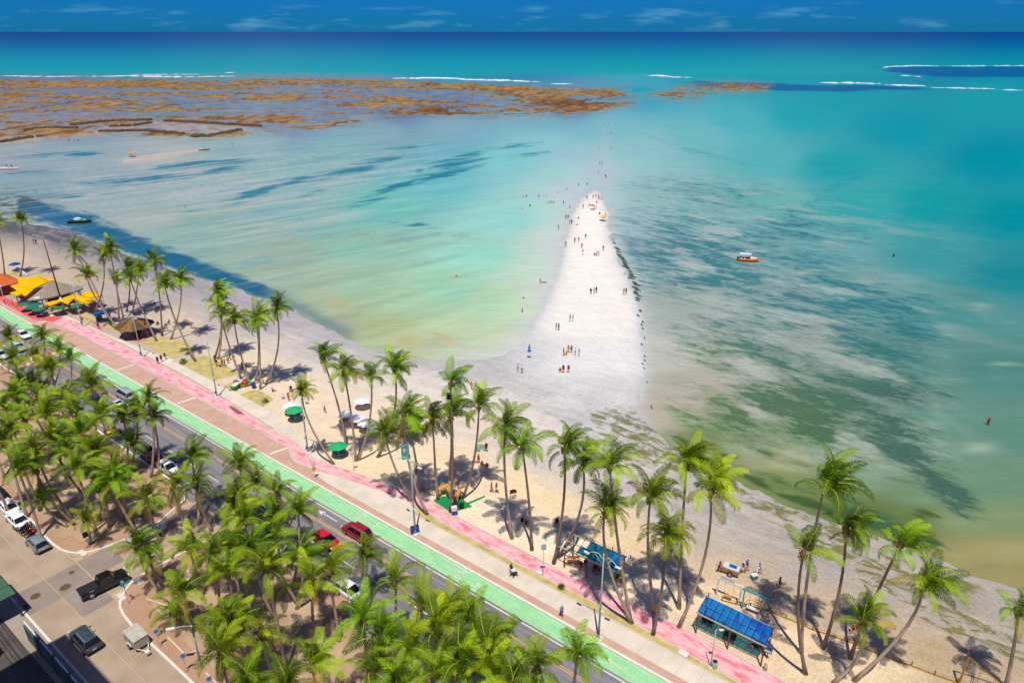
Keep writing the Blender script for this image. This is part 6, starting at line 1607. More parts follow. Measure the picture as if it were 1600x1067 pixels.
# ---------------- carts
def cart(x, y, rz, mbody, label, size=(1.5, .9, .8), cat='cart', top=None, wheels=True):
    t = thing('vendor_cart', label, cat, G(x, y, .05), rz); L, w, h = size
    MB().loft([[(-L / 2 * k, -w / 2 * k, z), (L / 2 * k, -w / 2 * k, z), (L / 2 * k, w / 2 * k, z), (-L / 2 * k, w / 2 * k, z)] for z, k in ((.32, .9), (.4, .96), (.32 + h, 1.0), (.36 + h, 1.0))]).build('body', mbody, t)
    MB().box((0, 0, .39 + h), (L * .9, w * .86, .05)).build('worktop', top or m_plinth, t)
    MB().tube([(-L / 2, -w * .4, .3 + h * .8), (-L / 2 - .45, -w * .4, .4 + h), (-L / 2 - .45, w * .4, .4 + h), (-L / 2, w * .4, .3 + h * .8)], .025, 5).build('handle', m_steel, t)
    if wheels:
        for s in (-1, 1): wheel(t, .1, s * (w / 2 + .08), .32)
    return t
m_gc = mat('green_cart', C(46, 160, 40), .6, .12, 3); m_gd = mat('dark_green_cart', C(18, 104, 54), .6, .12, 3)
cart(155, 499, ROAD_A, m_gc, 'green cart standing under the blue parasol beside the path')
cart(459, 647, ROAD_A, m_gd, 'dark green box cart under the bright green parasol', (1.9, 1.2, 1.1))
cart(528, 706, ROAD_A + .6, m_gc, 'bright green cart under the teal green parasol', (1.7, 1.0, .7))
t = cart(371, 606, ROAD_A + 2.0, m_gc, 'green boat shaped cart on the path beside the float rack', (2.6, 1.1, .55))
MB().sphere((1.35, 0, .62), (.35, .35, .3), 8, 5).build('nose', mat('pale_blue', C(170, 190, 220), .6), t)
t = cart(1141, 895, ROAD_A + .1, mat('brown_cart', C(178, 140, 92), .7, .15, 3), 'brown vendor cart with a striped white top pushed across the beach', (2.2, 1.2, .6), top=mat('striped_top', C(210, 226, 232), .7, .2, 4))
MB().box((.2, .1, 1.03), (.9, .5, .1)).build('merchandise', m_blue, t)
# floats on the rack
rnd = random.Random(3)
cols_ = [(230, 60, 40), (40, 110, 200), (250, 200, 40), (240, 240, 240), (70, 170, 220), (230, 120, 40), (60, 80, 180), (210, 60, 70), (250, 220, 90), (130, 200, 120)]
nm_ = ['red', 'blue', 'yellow', 'white', 'sky blue', 'orange', 'indigo', 'crimson', 'pale yellow', 'pale green']
for k in range(10):
    p = G(368 + k * 2.3, 597 + (k % 3) * 1.2, .5 + .35 * (k % 2)); t = thing('swim_ring', '%s inflatable swim ring on the rack behind the boat shaped cart' % nm_[k], 'float', p, 0, 'bright inflatable floats on a rack')
    mb = MB(); pts = [(.34 * math.cos(a), .12 * math.sin(a), .34 * math.sin(a)) for a in [q / 12 * 6.2832 for q in range(13)]]; mb.tube(pts, .13, 6, cap=False); mb.build('tube', mat('float_' + nm_[k].replace(' ', '_'), C(*cols_[k]), .4, .05), t)
t = thing('float_rack', 'dark rack of netting and poles behind the bright floats', 'rack', G(378, 601, .05), ROAD_A); mb = MB()
for x in (-1.6, 0, 1.6): mb.tube([(x, 0, 0), (x, .3, 1.2)], .03, 4)
mb.tube([(-1.7, .3, 1.2), (1.7, .3, 1.2)], .03, 4).tube([(-1.7, .1, .5), (1.7, .1, .5)], .03, 4).build('frame', m_trim, t)
def bin_(x, y, m, label, r=.3, h=.95, grp=None):
    t = thing('litter_bin', label, 'bin', G(x, y, .13), 0, grp); MB().tube([(0, 0, 0), (0, 0, .1), (0, 0, h * .9), (0, 0, h)], [r * .82, r * .9, r, r * .94], 12).build('drum', m, t, True); MB().cyl((0, 0, h), r * .7, .05, 10).build('lid', m_trim, t)
bin_(645.5, 834, m_blue, 'blue drum bin left of the lamp post foot', .34, 1.1); bin_(651.5, 832, m_blue, 'blue drum bin right of the lamp post foot', .34, 1.1); bin_(397, 606, m_blue, 'blue bin on the sand between two palm feet', .4, 1.1)
bin_(1116, 1042, mat('grey_bin', C(190, 196, 170), .7), 'round grey bin beside the short white lamp', .34, .8)
t = thing('cool_box', 'white and blue drinks cooler at the corner of the green mat', 'cool box', G(710, 803, .1), .3); MB().box((0, 0, .35), (.8, .6, .6)).build('box', m_blue, t); MB().box((0, 0, .95), (.76, .56, .55)).build('lid', m_plinth, t)
# ---------------- green mat with carved wooden play animals
mat_poly = W([(680, 787), (700, 803), (738, 792), (726, 783), (722, 776), (690, 776)])
o = MB().prism(mat_poly, -.05, .11).build('ground_mat', mat('green_matting', C(20, 146, 84), .9, .12, 2)); tag(o, 'green matting on the sand round three palm trunks', 'mat')
o = MB().prism(W([(674, 785), (682, 779), (688, 782), (681, 787)]), -.05, .112).build('ground_mat', MATS['green_matting']); tag(o, 'small strip of green matting touching the pink track', 'mat')
o = MB().prism(W([(730, 786), (757, 775), (759, 776.5), (732, 788.5)]), -.05, .11).build('ground_mat', MATS['green_matting']); tag(o, 'narrow strip of green matting leading out over the sand', 'mat')
m_tan = mat('tan_timber', C(222, 164, 100), .8, .2, 2, bump=.2)
def play_animal(x, y, rz, s, label):
    t = thing('play_sculpture', label, 'play sculpture', G(x, y, .1), rz, 'tan play sculptures at the green mat')
    MB().loft([[(xx * s, w * s * math.cos(a), (z + hh * math.sin(a)) * s) for a in [k / 8 * 6.2832 for k in range(8)]] for xx, w, z, hh in ((-1.1, .12, 1.1, .12), (-.9, .42, 1.15, .42), (0, .5, 1.15, .48), (.7, .4, 1.25, .45), (.95, .16, 1.4, .2))]).build('body', m_tan, t, True)
    MB().sphere((1.15 * s, 0, 1.75 * s), (.42 * s, .32 * s, .36 * s), 9, 6).tube([(1.4 * s, 0, 1.7 * s), (1.75 * s, 0, 1.55 * s)], [.2 * s, .13 * s], 7).build('head', m_tan, t, True)
    for xx in (-.7, .6):
        for yy in (-.3, .3): MB().tube([(xx * s, yy * s, 1.0 * s), (xx * s * 1.05, yy * s, 0)], [.17 * s, .13 * s], 7).build('leg', m_tan, t, True)
play_animal(694, 772, .4, .95, 'tan carved play animal at the back of the green mat'); play_animal(706, 779, -1.2, 1.1, 'larger tan carved play animal beside the tallest palm on the mat'); play_animal(715, 781, 1.2, .9, 'tan carved play animal at the right of the green mat')
t = thing('play_slide', 'pale green slide between the tan play sculptures', 'slide', G(701, 776, .1), .5); MB().add([(-.3, 0, 1.6), (.3, 0, 1.6), (.3, -2, .2), (-.3, -2, .2), (-.3, 0, 1.5), (.3, 0, 1.5), (.3, -2, .1), (-.3, -2, .1)], [(0, 1, 2, 3), (7, 6, 5, 4), (0, 4, 5, 1), (1, 5, 6, 2), (2, 6, 7, 3), (3, 7, 4, 0)]).build('chute', mat('mint', C(130, 206, 166), .5), t); MB().tube([(-.3, .1, 0), (-.3, .1, 1.7)], .05, 5).tube([(.3, .1, 0), (.3, .1, 1.7)], .05, 5).build('ladder', m_gc, t)
t = thing('drum_planter', 'black drums at the foot of the leaning palm on the mat', 'planter', G(712, 795, .1)); MB().cyl((0, 0, 0), .4, .8, 10).build('drum', m_trim, t); MB().cyl((.8, .3, 0), .35, .7, 10).build('lid', m_trim, t)
# bicycle
t = thing('bicycle', 'bicycle parked on the sand behind the leaning palms at the track', 'bicycle', G(671, 773, .05), -.35)
for x in (-.5, .5):
    w = MB()
    for k in range(16):
        a0, a1 = k / 16 * 6.2832, (k + 1) / 16 * 6.2832; w.tube([(.33 * math.cos(a0), 0, .33 * math.sin(a0)), (.33 * math.cos(a1), 0, .33 * math.sin(a1))], .03, 4, cap=False)
    for k in range(6): w.tube([(0, 0, 0), (.32 * math.cos(k * 1.047), 0, .32 * math.sin(k * 1.047))], .008, 3)
    w.build('wheel', m_tyre, t, loc=(x, 0, .35))
MB().tube([(-.5, 0, .35), (-.15, 0, .8), (.38, 0, .85), (.5, 0, .35)], .022, 5).tube([(-.5, 0, .35), (0, 0, .33), (.38, 0, .82)], .022, 5).tube([(0, 0, .33), (-.18, 0, .92)], .022, 5).build('frame', m_trim, t); MB().box((-.2, 0, .95), (.26, .13, .06)).build('saddle', m_trim, t); MB().tube([(.36, -.28, 1.0), (.4, 0, .98), (.36, .28, 1.0)], .018, 5).build('handlebar', m_steel, t)
# teal shower panel, red flag, kites, grey boxes
t = thing('shower_panel', 'tall turquoise beach shower panel behind the leaning palms', 'beach shower', G(634, 717, .05), .25); hh = height_to(G(634, 717, .05), 697); MB().box((0, 0, hh / 2), (1.2, .35, hh)).build('panel', m_teal, t); MB().box((0, -.19, hh * .72), (.7, .04, hh * .22)).build('sign_face', m_signw, t); MB().tube([(0, -.2, hh), (0, -.5, hh + .15)], .04, 5).build('shower_head', m_steel, t)
t = thing('flag', 'small red flag tied to the trunk of the straight palm on the sand', 'flag', G(797, 790, .05)); MB().tube([(0, 0, 0), (0, 0, 2.6)], .03, 5).build('pole', m_wood, t); MB().loft([[(0, 0, 1.9), (0, 0, 2.6)], [(.5, .12, 2.0), (.5, .12, 2.7)], [(.9, -.02, 2.15), (.9, -.02, 2.65)]], closed=False).build('cloth', m_signr, t)
t = thing('banner', 'purple and white banner on the palm beside the lamp post', 'banner', G(650, 757, .05)); hb = height_to(G(650, 757, .05), 729); MB().tube([(0, 0, 0), (0, 0, hb)], .035, 5).build('pole', m_pole, t); MB().box((.25, -.03, hb - .7), (.55, .03, 1.1), .4).build('cloth', mat('purple_cloth', C(110, 90, 180), .8, .3, 5), t); MB().box((.1, -.03, hb - 1.9), (.5, .03, .8), -.3).build('cloth', m_pw, t)
b0 = BEACH[30]; tp = AT(b0[2] - 3, b0[3] + 17, G(b0[0], b0[1]).y); t = thing('speaker_box', 'grey box fixed under the crown of the tallest palm', 'speaker', (tp.x, tp.y - .3, tp.z)); MB().box((0, 0, 0), (.6, .5, .8)).build('case', mat('grey_case', C(120, 124, 132), .6), t); MB().box((0, -.26, 0), (.5, .02, .7)).build('grille', m_trim, t); MB().box((.25, .3, 0), (.2, .3, .1)).build('bracket', m_steel, t)
t = thing('access_cover', 'pale square access cover set in the turf before the second shelter', 'cover', G(1068, 1020, .12), ROAD_A); MB().box((0, 0, .02), (1.0, .7, .05)).build('lid', m_plinth, t)
t = thing('junction_box', 'white junction box on the turf below the slim pole', 'utility box', G(842, 896, .12), ROAD_A); MB().box((0, 0, .12), (.8, .45, .25)).build('lid', m_plinth, t)
def shrub(x, y, r, label):
    t = thing('shrub', label, 'shrub', G(x, y, .1)); rnd = random.Random(int(x)); mb = MB()
    for k in range(150):
        a, b = rnd.uniform(0, 6.28), rnd.uniform(0, 1.5); q = Vector((math.cos(a) * math.cos(b), math.sin(a) * math.cos(b), math.sin(b))) * r * rnd.uniform(.5, 1); e = Vector((rnd.uniform(-1, 1), rnd.uniform(-1, 1), rnd.uniform(-.3, 1))).normalized() * r * .3; f = e.cross(Vector((0, 0, 1))).normalized() * r * .1
        mb.add([q, q + e * .5 + f, q + e, q + e * .5 - f], [(0, 1, 2, 3)])
    o = mb.build('foliage', m_leaf, t); MB().tube([(0, 0, -.1), (0, 0, r * .7)], .05, 5).build('stem', m_trunk, t)
shrub(877, 918, .5, 'small green shrub alone in the turf strip beside the pink track'); shrub(287, 567, .9, 'dark green shrub at the corner of the second lawn'); shrub(415, 628, .7, 'small dark shrub on the right hand lawn'); shrub(103, 479, 1.1, 'leafy shrub at the mast foot by the restaurant')
# ---------------- thatched restaurant
m_th = mat('thatch', C(168, 156, 140), .95, .30, 2.2, bump=.9, bscale=9, spec=.05); m_yel2 = mat('yellow_awning', C(252, 196, 6), .8, .06, .6, spec=.1); m_dk = mat('dark_interior', C(70, 44, 36), .9, .3, 1)
def hip_roof(name, label, cat, eave, apex, m, t=None):
    """thatch draped from an apex ridge to an eave polygon, slightly concave, ragged eave"""
    cx = sum(q.x for q in eave) / len(eave); cy = sum(q.y for q in eave) / len(eave)
    return cx, cy
eL, eB, eB2, eR = G(41, 467, 3.0), G(60, 473, 3.0), G(80, 471, 3.0), G(121, 455, 3.0)
ctr = (eL + eR) / 2 + DN * 1.0; ctr.z = 0
ap = AT(73, 440, ctr.y)
t = thing('thatched_restaurant', 'beach restaurant under one large grey thatched roof', 'restaurant', (ctr.x, ctr.y, .08), ROAD_A)
ax_s = max(abs((eR - ctr).dot(DS)), abs((eL - ctr).dot(DS))) ; ax_n = 6.0
hA = ap.z; offs = (ap - ctr).dot(DS)
rnd = random.Random(5); secs = []
for k, fr_ in enumerate((0, .25, .5, .75, 1.0)):
    ringp = []
    for q in range(28):
        a = q / 28 * 6.2832; wob = 1 + .03 * math.sin(q * 5.1) + (rnd.uniform(-.03, .03) if fr_ == 1 else 0)
        x = offs * (1 - fr_) + (math.cos(a) * ax_s * fr_) * wob; y = math.sin(a) * (ax_n * fr_ + .15) * wob
        ringp.append((x, y, hA - (hA - 3.0) * (fr_ ** .86)))
    secs.append(ringp)
MB().loft(secs, cap=False).loft([secs[-1], [(x * .96, y * .96, z - .35) for x, y, z in secs[-1]], [(x * .5, y * .5, z + .4) for x, y, z in secs[-1]]], cap=False).build('roof', m_th, t)
for q in range(10):
    a = q / 10 * 6.2832; MB().tube([(math.cos(a) * ax_s * .85, math.sin(a) * ax_n * .85, 0), (math.cos(a) * ax_s * .85, math.sin(a) * ax_n * .85, 3.2)], .11, 7).build('post', m_wood, t)
MB().box((0, 0, 1.2), (ax_s * .8, ax_n * .7, 2.4)).build('wall', m_dk, t)
d0 = G(57, 466.5, 4.2); t2 = thing('satellite_dish', 'white satellite dish standing on the thatched roof edge', 'satellite dish', d0, 0)
MB().sphere((0, 0, .2), (.75, .75, .3), 14, 5, v0=.5, v1=1.0).build('dish', m_plinth, t2); MB().tube([(0, 0, -.9), (0, 0, 0)], .06, 6).build('stand', m_steel, t2)
def awning(pts, label, zs, m, grp='yellow awnings round the thatched restaurant', name='awning'):
    P = [G(x, y, z) for (x, y), z in zip(pts, zs)]; o0 = Vector((sum(p.x for p in P) / len(P), sum(p.y for p in P) / len(P), .08)); t = thing(name, label, 'awning', o0, 0, grp)
    c = Vector((0, 0, sum(p.z for p in P) / len(P) + .35)); vs = [p - o0 for p in P]; n = len(vs)
    mb = MB(); allv = [c] + vs + [v - Vector((0, 0, .28)) for v in vs]
    fs = [(0, 1 + i, 1 + (i + 1) % n) for i in range(n)] + [(1 + i, 1 + n + i, 1 + n + (i + 1) % n, 1 + (i + 1) % n) for i in range(n)]
    ar = sum(vs[i].x * vs[(i + 1) % n].y - vs[(i + 1) % n].x * vs[i].y for i in range(n))
    if ar < 0: fs = [f[::-1] for f in fs]
    mb.add(allv, fs); mb.build('canopy', m, t)
    for v in vs: MB().tube([(v.x * .96, v.y * .96, 0), (v.x * .96, v.y * .96, v.z - .02)], .05, 5).build('post', m_wood, t)
awning([(28, 436), (58, 431), (75, 440), (50, 452), (30, 446)], 'big yellow awning behind the left side of the thatch', [3.4] * 5, m_yel2)
awning([(16, 446), (30, 443), (52, 452), (42, 461), (38, 462)], 'yellow awning in front of the left thatch slope', [3.3] * 5, m_yel2)
awning([(15, 457.5), (29, 453.5), (37, 458), (27, 462)], 'small yellow awning beside the menu board', [3.0] * 4, m_yel2)
awning([(60, 431), (75, 435), (104, 443.5), (102, 447), (76, 439)], 'yellow awning showing above the thatch ridge', [3.3] * 5, m_yel2)
awning([(69, 474), (91, 468.5), (95, 471), (79, 477.5)], 'narrow yellow awning left of the mast', [3.0] * 4, m_yel2)
awning([(90, 468), (104, 463), (117, 459.5), (115, 466), (106, 475), (99, 472)], 'yellow awning immediately right of the mast', [3.1] * 6, m_yel2)
awning([(118, 459.5), (138, 464.5), (149, 469), (135, 474), (124, 470.5), (115, 466)], 'yellow awning in the middle of the right group', [3.1] * 6, m_yel2)
awning([(127, 460), (138, 454.5), (160, 460), (154, 463.5), (139, 464.5)], 'yellow awning farthest right toward the sea', [3.2] * 5, m_yel2)
t = thing('menu_board', 'dark framed menu board standing in front of the yellow awning', 'menu board', G(34, 471, .08), .2); MB().box((0, 0, 1.9), (1.9, .3, 1.5)).build('board', mat('menu_green', C(92, 112, 64), .7, .5, 3), t); MB().box((0, .05, 2.75), (2.2, .5, .12)).build('frame', m_dk, t)
for x in (-.9, .9): MB().box((x, 0, .8), (.14, .14, 1.6)).build('post', m_dk, t)
def cafe_table(x, y, label):
    t = thing('cafe_table', label, 'table', G(x, y, .1), 0, 'restaurant tables'); MB().cyl((0, 0, .72), .5, .05, 12).build('tabletop', m_yp, t); MB().tube([(0, 0, 0), (0, 0, .72)], .05, 6).build('leg', m_wood, t)
for i, (x, y) in enumerate(((72, 484), (80, 486), (86, 484), (98, 486), (124, 482), (133, 480), (142, 477), (66, 487))): cafe_table(x, y, ['yellow cafe table right of the dish parasol', 'yellow cafe table between two green parasols', 'yellow cafe table left of the mast foot parasol', 'yellow cafe table touching the mast foot', 'yellow cafe table under the right green parasol', 'yellow cafe table under the middle right awning', 'yellow cafe table at the far right awning', 'yellow cafe table nearest the red track'][i])
# orange roofed kiosk at the left edge
t = thing('kiosk', 'orange roofed kiosk cut by the left edge beside the yellow awnings', 'kiosk', G(8, 455, .08), ROAD_A); m_or = mat('orange_roof', C(222, 108, 54), .8, .12, 1)
MB().box((0, 0, 1.3), (7, 4.5, 2.6)).build('wall', mat('red_wall', C(150, 66, 48), .9, .2), t); MB().add([(-4.4, -3, 2.6), (4.4, -3, 2.6), (4.4, 3, 2.6), (-4.4, 3, 2.6), (-2, 0, 4.4), (2, 0, 4.4)], [(0, 1, 5, 4), (1, 2, 5), (2, 3, 4, 5), (3, 0, 4), (3, 2, 1, 0)]).build('roof', m_or, t); MB().box((.6, -2.3, 1.3), (3.4, .1, 1.2)).build('counter_opening', m_dk, t)
# open thatched hut
c0 = G(214, 524, .08); t = thing('thatched_hut', 'small open hut with a dark ragged palm thatch roof', 'hut', c0, ROAD_A); hA = height_to(c0 + Vector((0, .5, 0)), 494)
m_th2 = mat('dark_thatch', C(112, 88, 66), .95, .5, 1.5, bump=1.0, bscale=7, spec=.05); n = 8; rnd = random.Random(6)
for k in range(n):
    a0, a1 = k / n * 6.2832 + .2, (k + 1) / n * 6.2832 + .2; r = 3.7
    secs = []
    for f in (0, .35, .7, 1):
        z = hA - (hA - 2.3) * f; row = []
        for q in range(6):
            a = a0 + (a1 - a0) * q / 5; rr = r * f * (1 + (rnd.uniform(-.05, .08) if f == 1 else 0)) + .05; row.append((rr * math.cos(a), rr * math.sin(a), z + .18 * math.sin(math.pi * q / 5) * f))
        secs.append(row)
    MB().loft(secs, closed=False).build('thatch_panel', m_th2 if k % 3 else mat('tan_thatch', C(150, 112, 66), .95, .4, 1.5, bump=1.0, bscale=7), t)
for k in range(n):
    a = k / n * 6.2832 + .2; MB().tube([(2.9 * math.cos(a), 2.9 * math.sin(a), 0), (2.9 * math.cos(a), 2.9 * math.sin(a), 2.6)], .10, 7).build('post', m_wood, t)
MB().box((.4, -.2, .55), (1.8, 1.1, 1.1)).build('counter', m_dk, t)
for s_, w_, lab in ((217, 538, 'salmon paved step at the front of the thatched hut'),): slab('paved_step', W([(206, 532), (222, 525), (229, 530), (214, 537)]), 0, .12, mat('salmon_paving', C(230, 150, 120), .9))
o = MB().prism(W([(24, 419), (42, 433), (44, 432), (26, 418)]), -.1, .5).build('low_wall', m_plinth); tag(o, 'low white wall behind the lone palm at upper left', 'wall')
# ---------------- rubble fish-trap walls on the reef flat
m_rub = mat('rubble_stone', C(104, 78, 60), .95, .35, .4, bump=.5)
stones = [MB().sphere((0, 0, .5), (2.2 + .5 * i, 1.8, 1.0 + .15 * i), 6, 4).mesh('stone', m_rub) for i in range(3)]
for li, (ln, lab) in enumerate((([(0, 223), (49, 215), (70, 213)], 'dark rubble wall reaching the left edge of the tidal flat'), ([(41, 204), (80, 200), (124, 201)], 'short rubble wall nearest the bright pool at the far left'), ([(112, 196), (140, 193), (169, 190), (240, 188)], 'long rubble wall forming the left corner of the fish trap'), ([(259, 189.5), (330, 193.5), (409, 198)], 'straight rubble wall on the seaward side of the fish trap'),
                                ([(176, 198), (210, 196.5), (240, 192)], 'inner rubble wall slanting inside the fish trap'), ([(157, 206), (225, 205), (289, 210.5)], 'rubble wall along the landward side of the fish trap'), ([(300, 214), (326, 213.5), (375, 204)], 'rubble wall closing the right corner of the fish trap'))):
    o0 = G(*ln[0], 0); t = thing('stone_wall', lab, 'stone wall', o0, 0, 'rubble walls of the fish trap'); rnd = random.Random(li); cnt = 0
    for u, v in zip(ln[:-1], ln[1:]):
        U, V = G(*u), G(*v); k = max(2, int((V - U).length / 2.6))
        for q in range(k):
            p = U.lerp(V, q / k) - o0 + Vector((rnd.uniform(-.5, .5), rnd.uniform(-1.0, 1.0), -.1)); link('stone', stones[cnt % 3], t, p, rnd.uniform(0, 6)); cnt += 1
# ---------------- boats
def hull(L, w, h):
    secs = []
    for f in (-.5, -.45, -.2, .1, .3, .42, .5):
        k = 1 if f < .1 else max(.03, 1 - ((f - .1) / .4) ** 2); x = f * L; b = w / 2 * k; sh = h * (1 + .25 * max(0, f) * 2)
        secs.append([(x, -b * .3, 0), (x, -b * .9, h * .35), (x, -b, sh), (x, -b * .8, sh), (x, -b * .6, h * .55), (x, b * .6, h * .55), (x, b * .8, sh), (x, b, sh), (x, b * .9, h * .35), (x, b * .3, 0)])
    return MB().loft(secs)
m_orb = mat('orange_hull', C(236, 122, 34), .4, .08, 1); 
c0 = G(1169, 408, 0); t = thing('motorboat', 'orange motorboat with white canopy anchored over the seagrass', 'boat', (c0.x, c0.y, -.15), -.25)
hull(5.6, 2.1, 1.0).build('hull', m_orb, t, True); MB().loft([[(.5, -.75, 1.02), (.5, .75, 1.02), (.5, .6, 1.3), (.5, -.6, 1.3)], [(2.3, -.3, 1.12), (2.3, .3, 1.12), (2.3, .2, 1.22), (2.3, -.2, 1.22)]]).build('foredeck', m_plinth, t)
MB().loft([[(-2.5, -.95, 2.25), (-2.5, 0, 2.4), (-2.5, .95, 2.25)], [(-.9, -.95, 2.3), (-.9, 0, 2.48), (-.9, .95, 2.3)], [(.6, -.9, 2.2), (.6, 0, 2.34), (.6, .9, 2.2)]], closed=False).build('canopy', mat('lilac_white', C(222, 226, 246), .7), t)
for x in (-2.3, .4):
    for y in (-.85, .85): MB().tube([(x, y, .9), (x, y, 2.25)], .03, 5).build('canopy_post', m_steel, t)
for x in (-1.9, -1.0): MB().box((x, 0, .85), (.5, 1.4, .4)).build('seat', m_plinth, t)
MB().add([(.45, -.7, 1.2), (.45, .7, 1.2), (.2, .6, 1.75), (.2, -.6, 1.75)], [(0, 1, 2, 3)]).build('windscreen', mat('smoke_glass', C(110, 140, 170), .1), t); MB().box((-2.95, 0, .8), (.35, .4, .8)).build('outboard_motor', m_trim, t)
c0 = G(125, 348, 0); t = thing('fishing_boat', 'dark boat with a pale cover and green bundle lying on wet weed', 'boat', (c0.x, c0.y, -.1), .1)
hull(7.5, 2.4, .9).build('hull', m_trim, t, True); MB().sphere((-.5, 0, 1.2), (1.5, .9, .8), 9, 6).build('cover', mat('pale_cover', C(190, 214, 220), .8), t, True); MB().sphere((1.6, 0, 1.0), (.9, .7, .45), 8, 5).build('bundle', mat('green_bundle', C(110, 190, 90), .8), t, True)
c0 = G(9, 265, 0); t = thing('raft', 'long pale pink raft at the left edge of the lagoon', 'boat', (c0.x, c0.y, -.05), 0); hull(13, 2.2, .8).build('hull', mat('pink_hull', C(236, 200, 200), .6), t, True); MB().box((-1, 0, .8), (5, 1.4, .3)).build('deck', m_plinth, t)
c0 = G(319, 235, 0); t = thing('kayak', 'reddish kayak resting at the tip of the sand spit', 'kayak', (c0.x, c0.y, 0), .5); hull(6, 1.3, .5).build('hull', mat('red_hull', C(170, 70, 60), .6), t, True); MB().tube([(-1, 0, .5), (1.6, .2, 2.2)], .06, 5).build('paddle', m_wood, t)
c0 = G(850, 441.5, 0); t = thing('bodyboard', 'dark bodyboard floating beside the bather at the sandbar edge', 'board', (c0.x, c0.y, .03), 0); MB().loft([[(x, -w, 0), (x, w, 0), (x, w, .07), (x, -w, .07)] for x, w in ((-.7, .25), (.4, .3), (.8, .1))]).build('deck', m_trim, t)
c0 = G(262, 562, .1); t = thing('paddle_board', 'white paddle board lying on the lawn edge beside three people', 'board', c0, -.3); MB().loft([[(x, -w, 0), (x, w, 0), (x, w, .1), (x, -w, .1)] for x, w in ((-1.5, .1), (-1, .36), (.6, .4), (1.5, .12))]).build('deck', m_plinth, t)
t = thing('beach_tent', 'small green and white beach bundle near the water marks', 'tent', G(750.5, 702, .05), .4); MB().sphere((0, 0, .1), (.95, .7, .75), 10, 6, v1=.5).build('cover', mat('tent_cloth', C(130, 166, 140), .8, .4, 2), t, True); MB().box((0, -.7, .2), (.5, .1, .4)).build('flap', m_pw, t)
t = thing('cool_box', 'teal cool box on the sand between the two blue shirted vendors', 'cool box', G(1178, 904, .05), .3); MB().box((0, 0, .3), (.75, .5, .55)).build('box', mat('teal_box', C(60, 130, 134), .6), t); MB().box((0, 0, .62), (.78, .53, .1)).build('lid', m_plinth, t)
# ================================================================== PEOPLE
m_skin = mat('skin', (1, 1, 1), .55, .06, 6, objcol=True, spec=.3); m_cloth = mat('clothing', (1, 1, 1), .85, .12, 6, objcol=True, spec=.1); m_hair = mat('hair', (1, 1, 1), .7, .15, 9, objcol=True)
def body_mesh(name, J, E, rad):
    """one continuous skinned figure grown from a posed skeleton"""
    names = list(J); ix = {n: i for i, n in enumerate(names)}
    me = bpy.data.meshes.new(name); me.from_pydata([J[n] for n in names], [(ix[a], ix[b]) for a, b in E], [])
    o = bpy.data.objects.new(name, me); COL.objects.link(o)
    sk = o.modifiers.new('skin', 'SKIN'); sk.use_smooth_shade = True
    for n, i in ix.items():
        v = me.skin_vertices[0].data[i]; r = rad[n]; v.radius = r if hasattr(r, '__len__') else (r, r); v.use_root = (n == 'pelvis')
    ss = o.modifiers.new('sub', 'SUBSURF'); ss.levels = 1; ss.render_levels = 1
    dg = bpy.context.evaluated_depsgraph_get(); ev = o.evaluated_get(dg)
    out = bpy.data.meshes.new_from_object(ev); out.name = name
    bpy.data.objects.remove(o); bpy.data.meshes.remove(me)
    out.materials.clear(); out.materials.append(m_skin)
    out.polygons.foreach_set('use_smooth', [True] * len(out.polygons))
    return out
RAD = {'pelvis': (.15, .12), 'waist': (.125, .10), 'chest': (.165, .12), 'neck': .055, 'chin': (.07, .08), 'head': (.085, .10), 'crown': .06, 'nose': .018,
       'shoL': .062, 'elbL': .043, 'wriL': .03, 'hanL': .034, 'shoR': .062, 'elbR': .043, 'wriR': .03, 'hanR': .034, 'hipL': .095, 'kneL': .062, 'ankL': .04, 'toeL': .036, 'hipR': .095, 'kneR': .062, 'ankR': .04, 'toeR': .036}
for s in 'LR':
    for k in range(4): RAD['fin%s%d' % (s, k)] = .010
    RAD['thu' + s] = .011
EDG = [('pelvis', 'waist'), ('waist', 'chest'), ('chest', 'neck'), ('neck', 'chin'), ('chin', 'head'), ('head', 'crown'), ('chin', 'nose')]
for s in 'LR': EDG += [('chest', 'sho' + s), ('sho' + s, 'elb' + s), ('elb' + s, 'wri' + s), ('wri' + s, 'han' + s), ('pelvis', 'hip' + s), ('hip' + s, 'kne' + s), ('kne' + s, 'ank' + s), ('ank' + s, 'toe' + s), ('han' + s, 'thu' + s)] + [('han' + s, 'fin%s%d' % (s, k)) for k in range(4)]
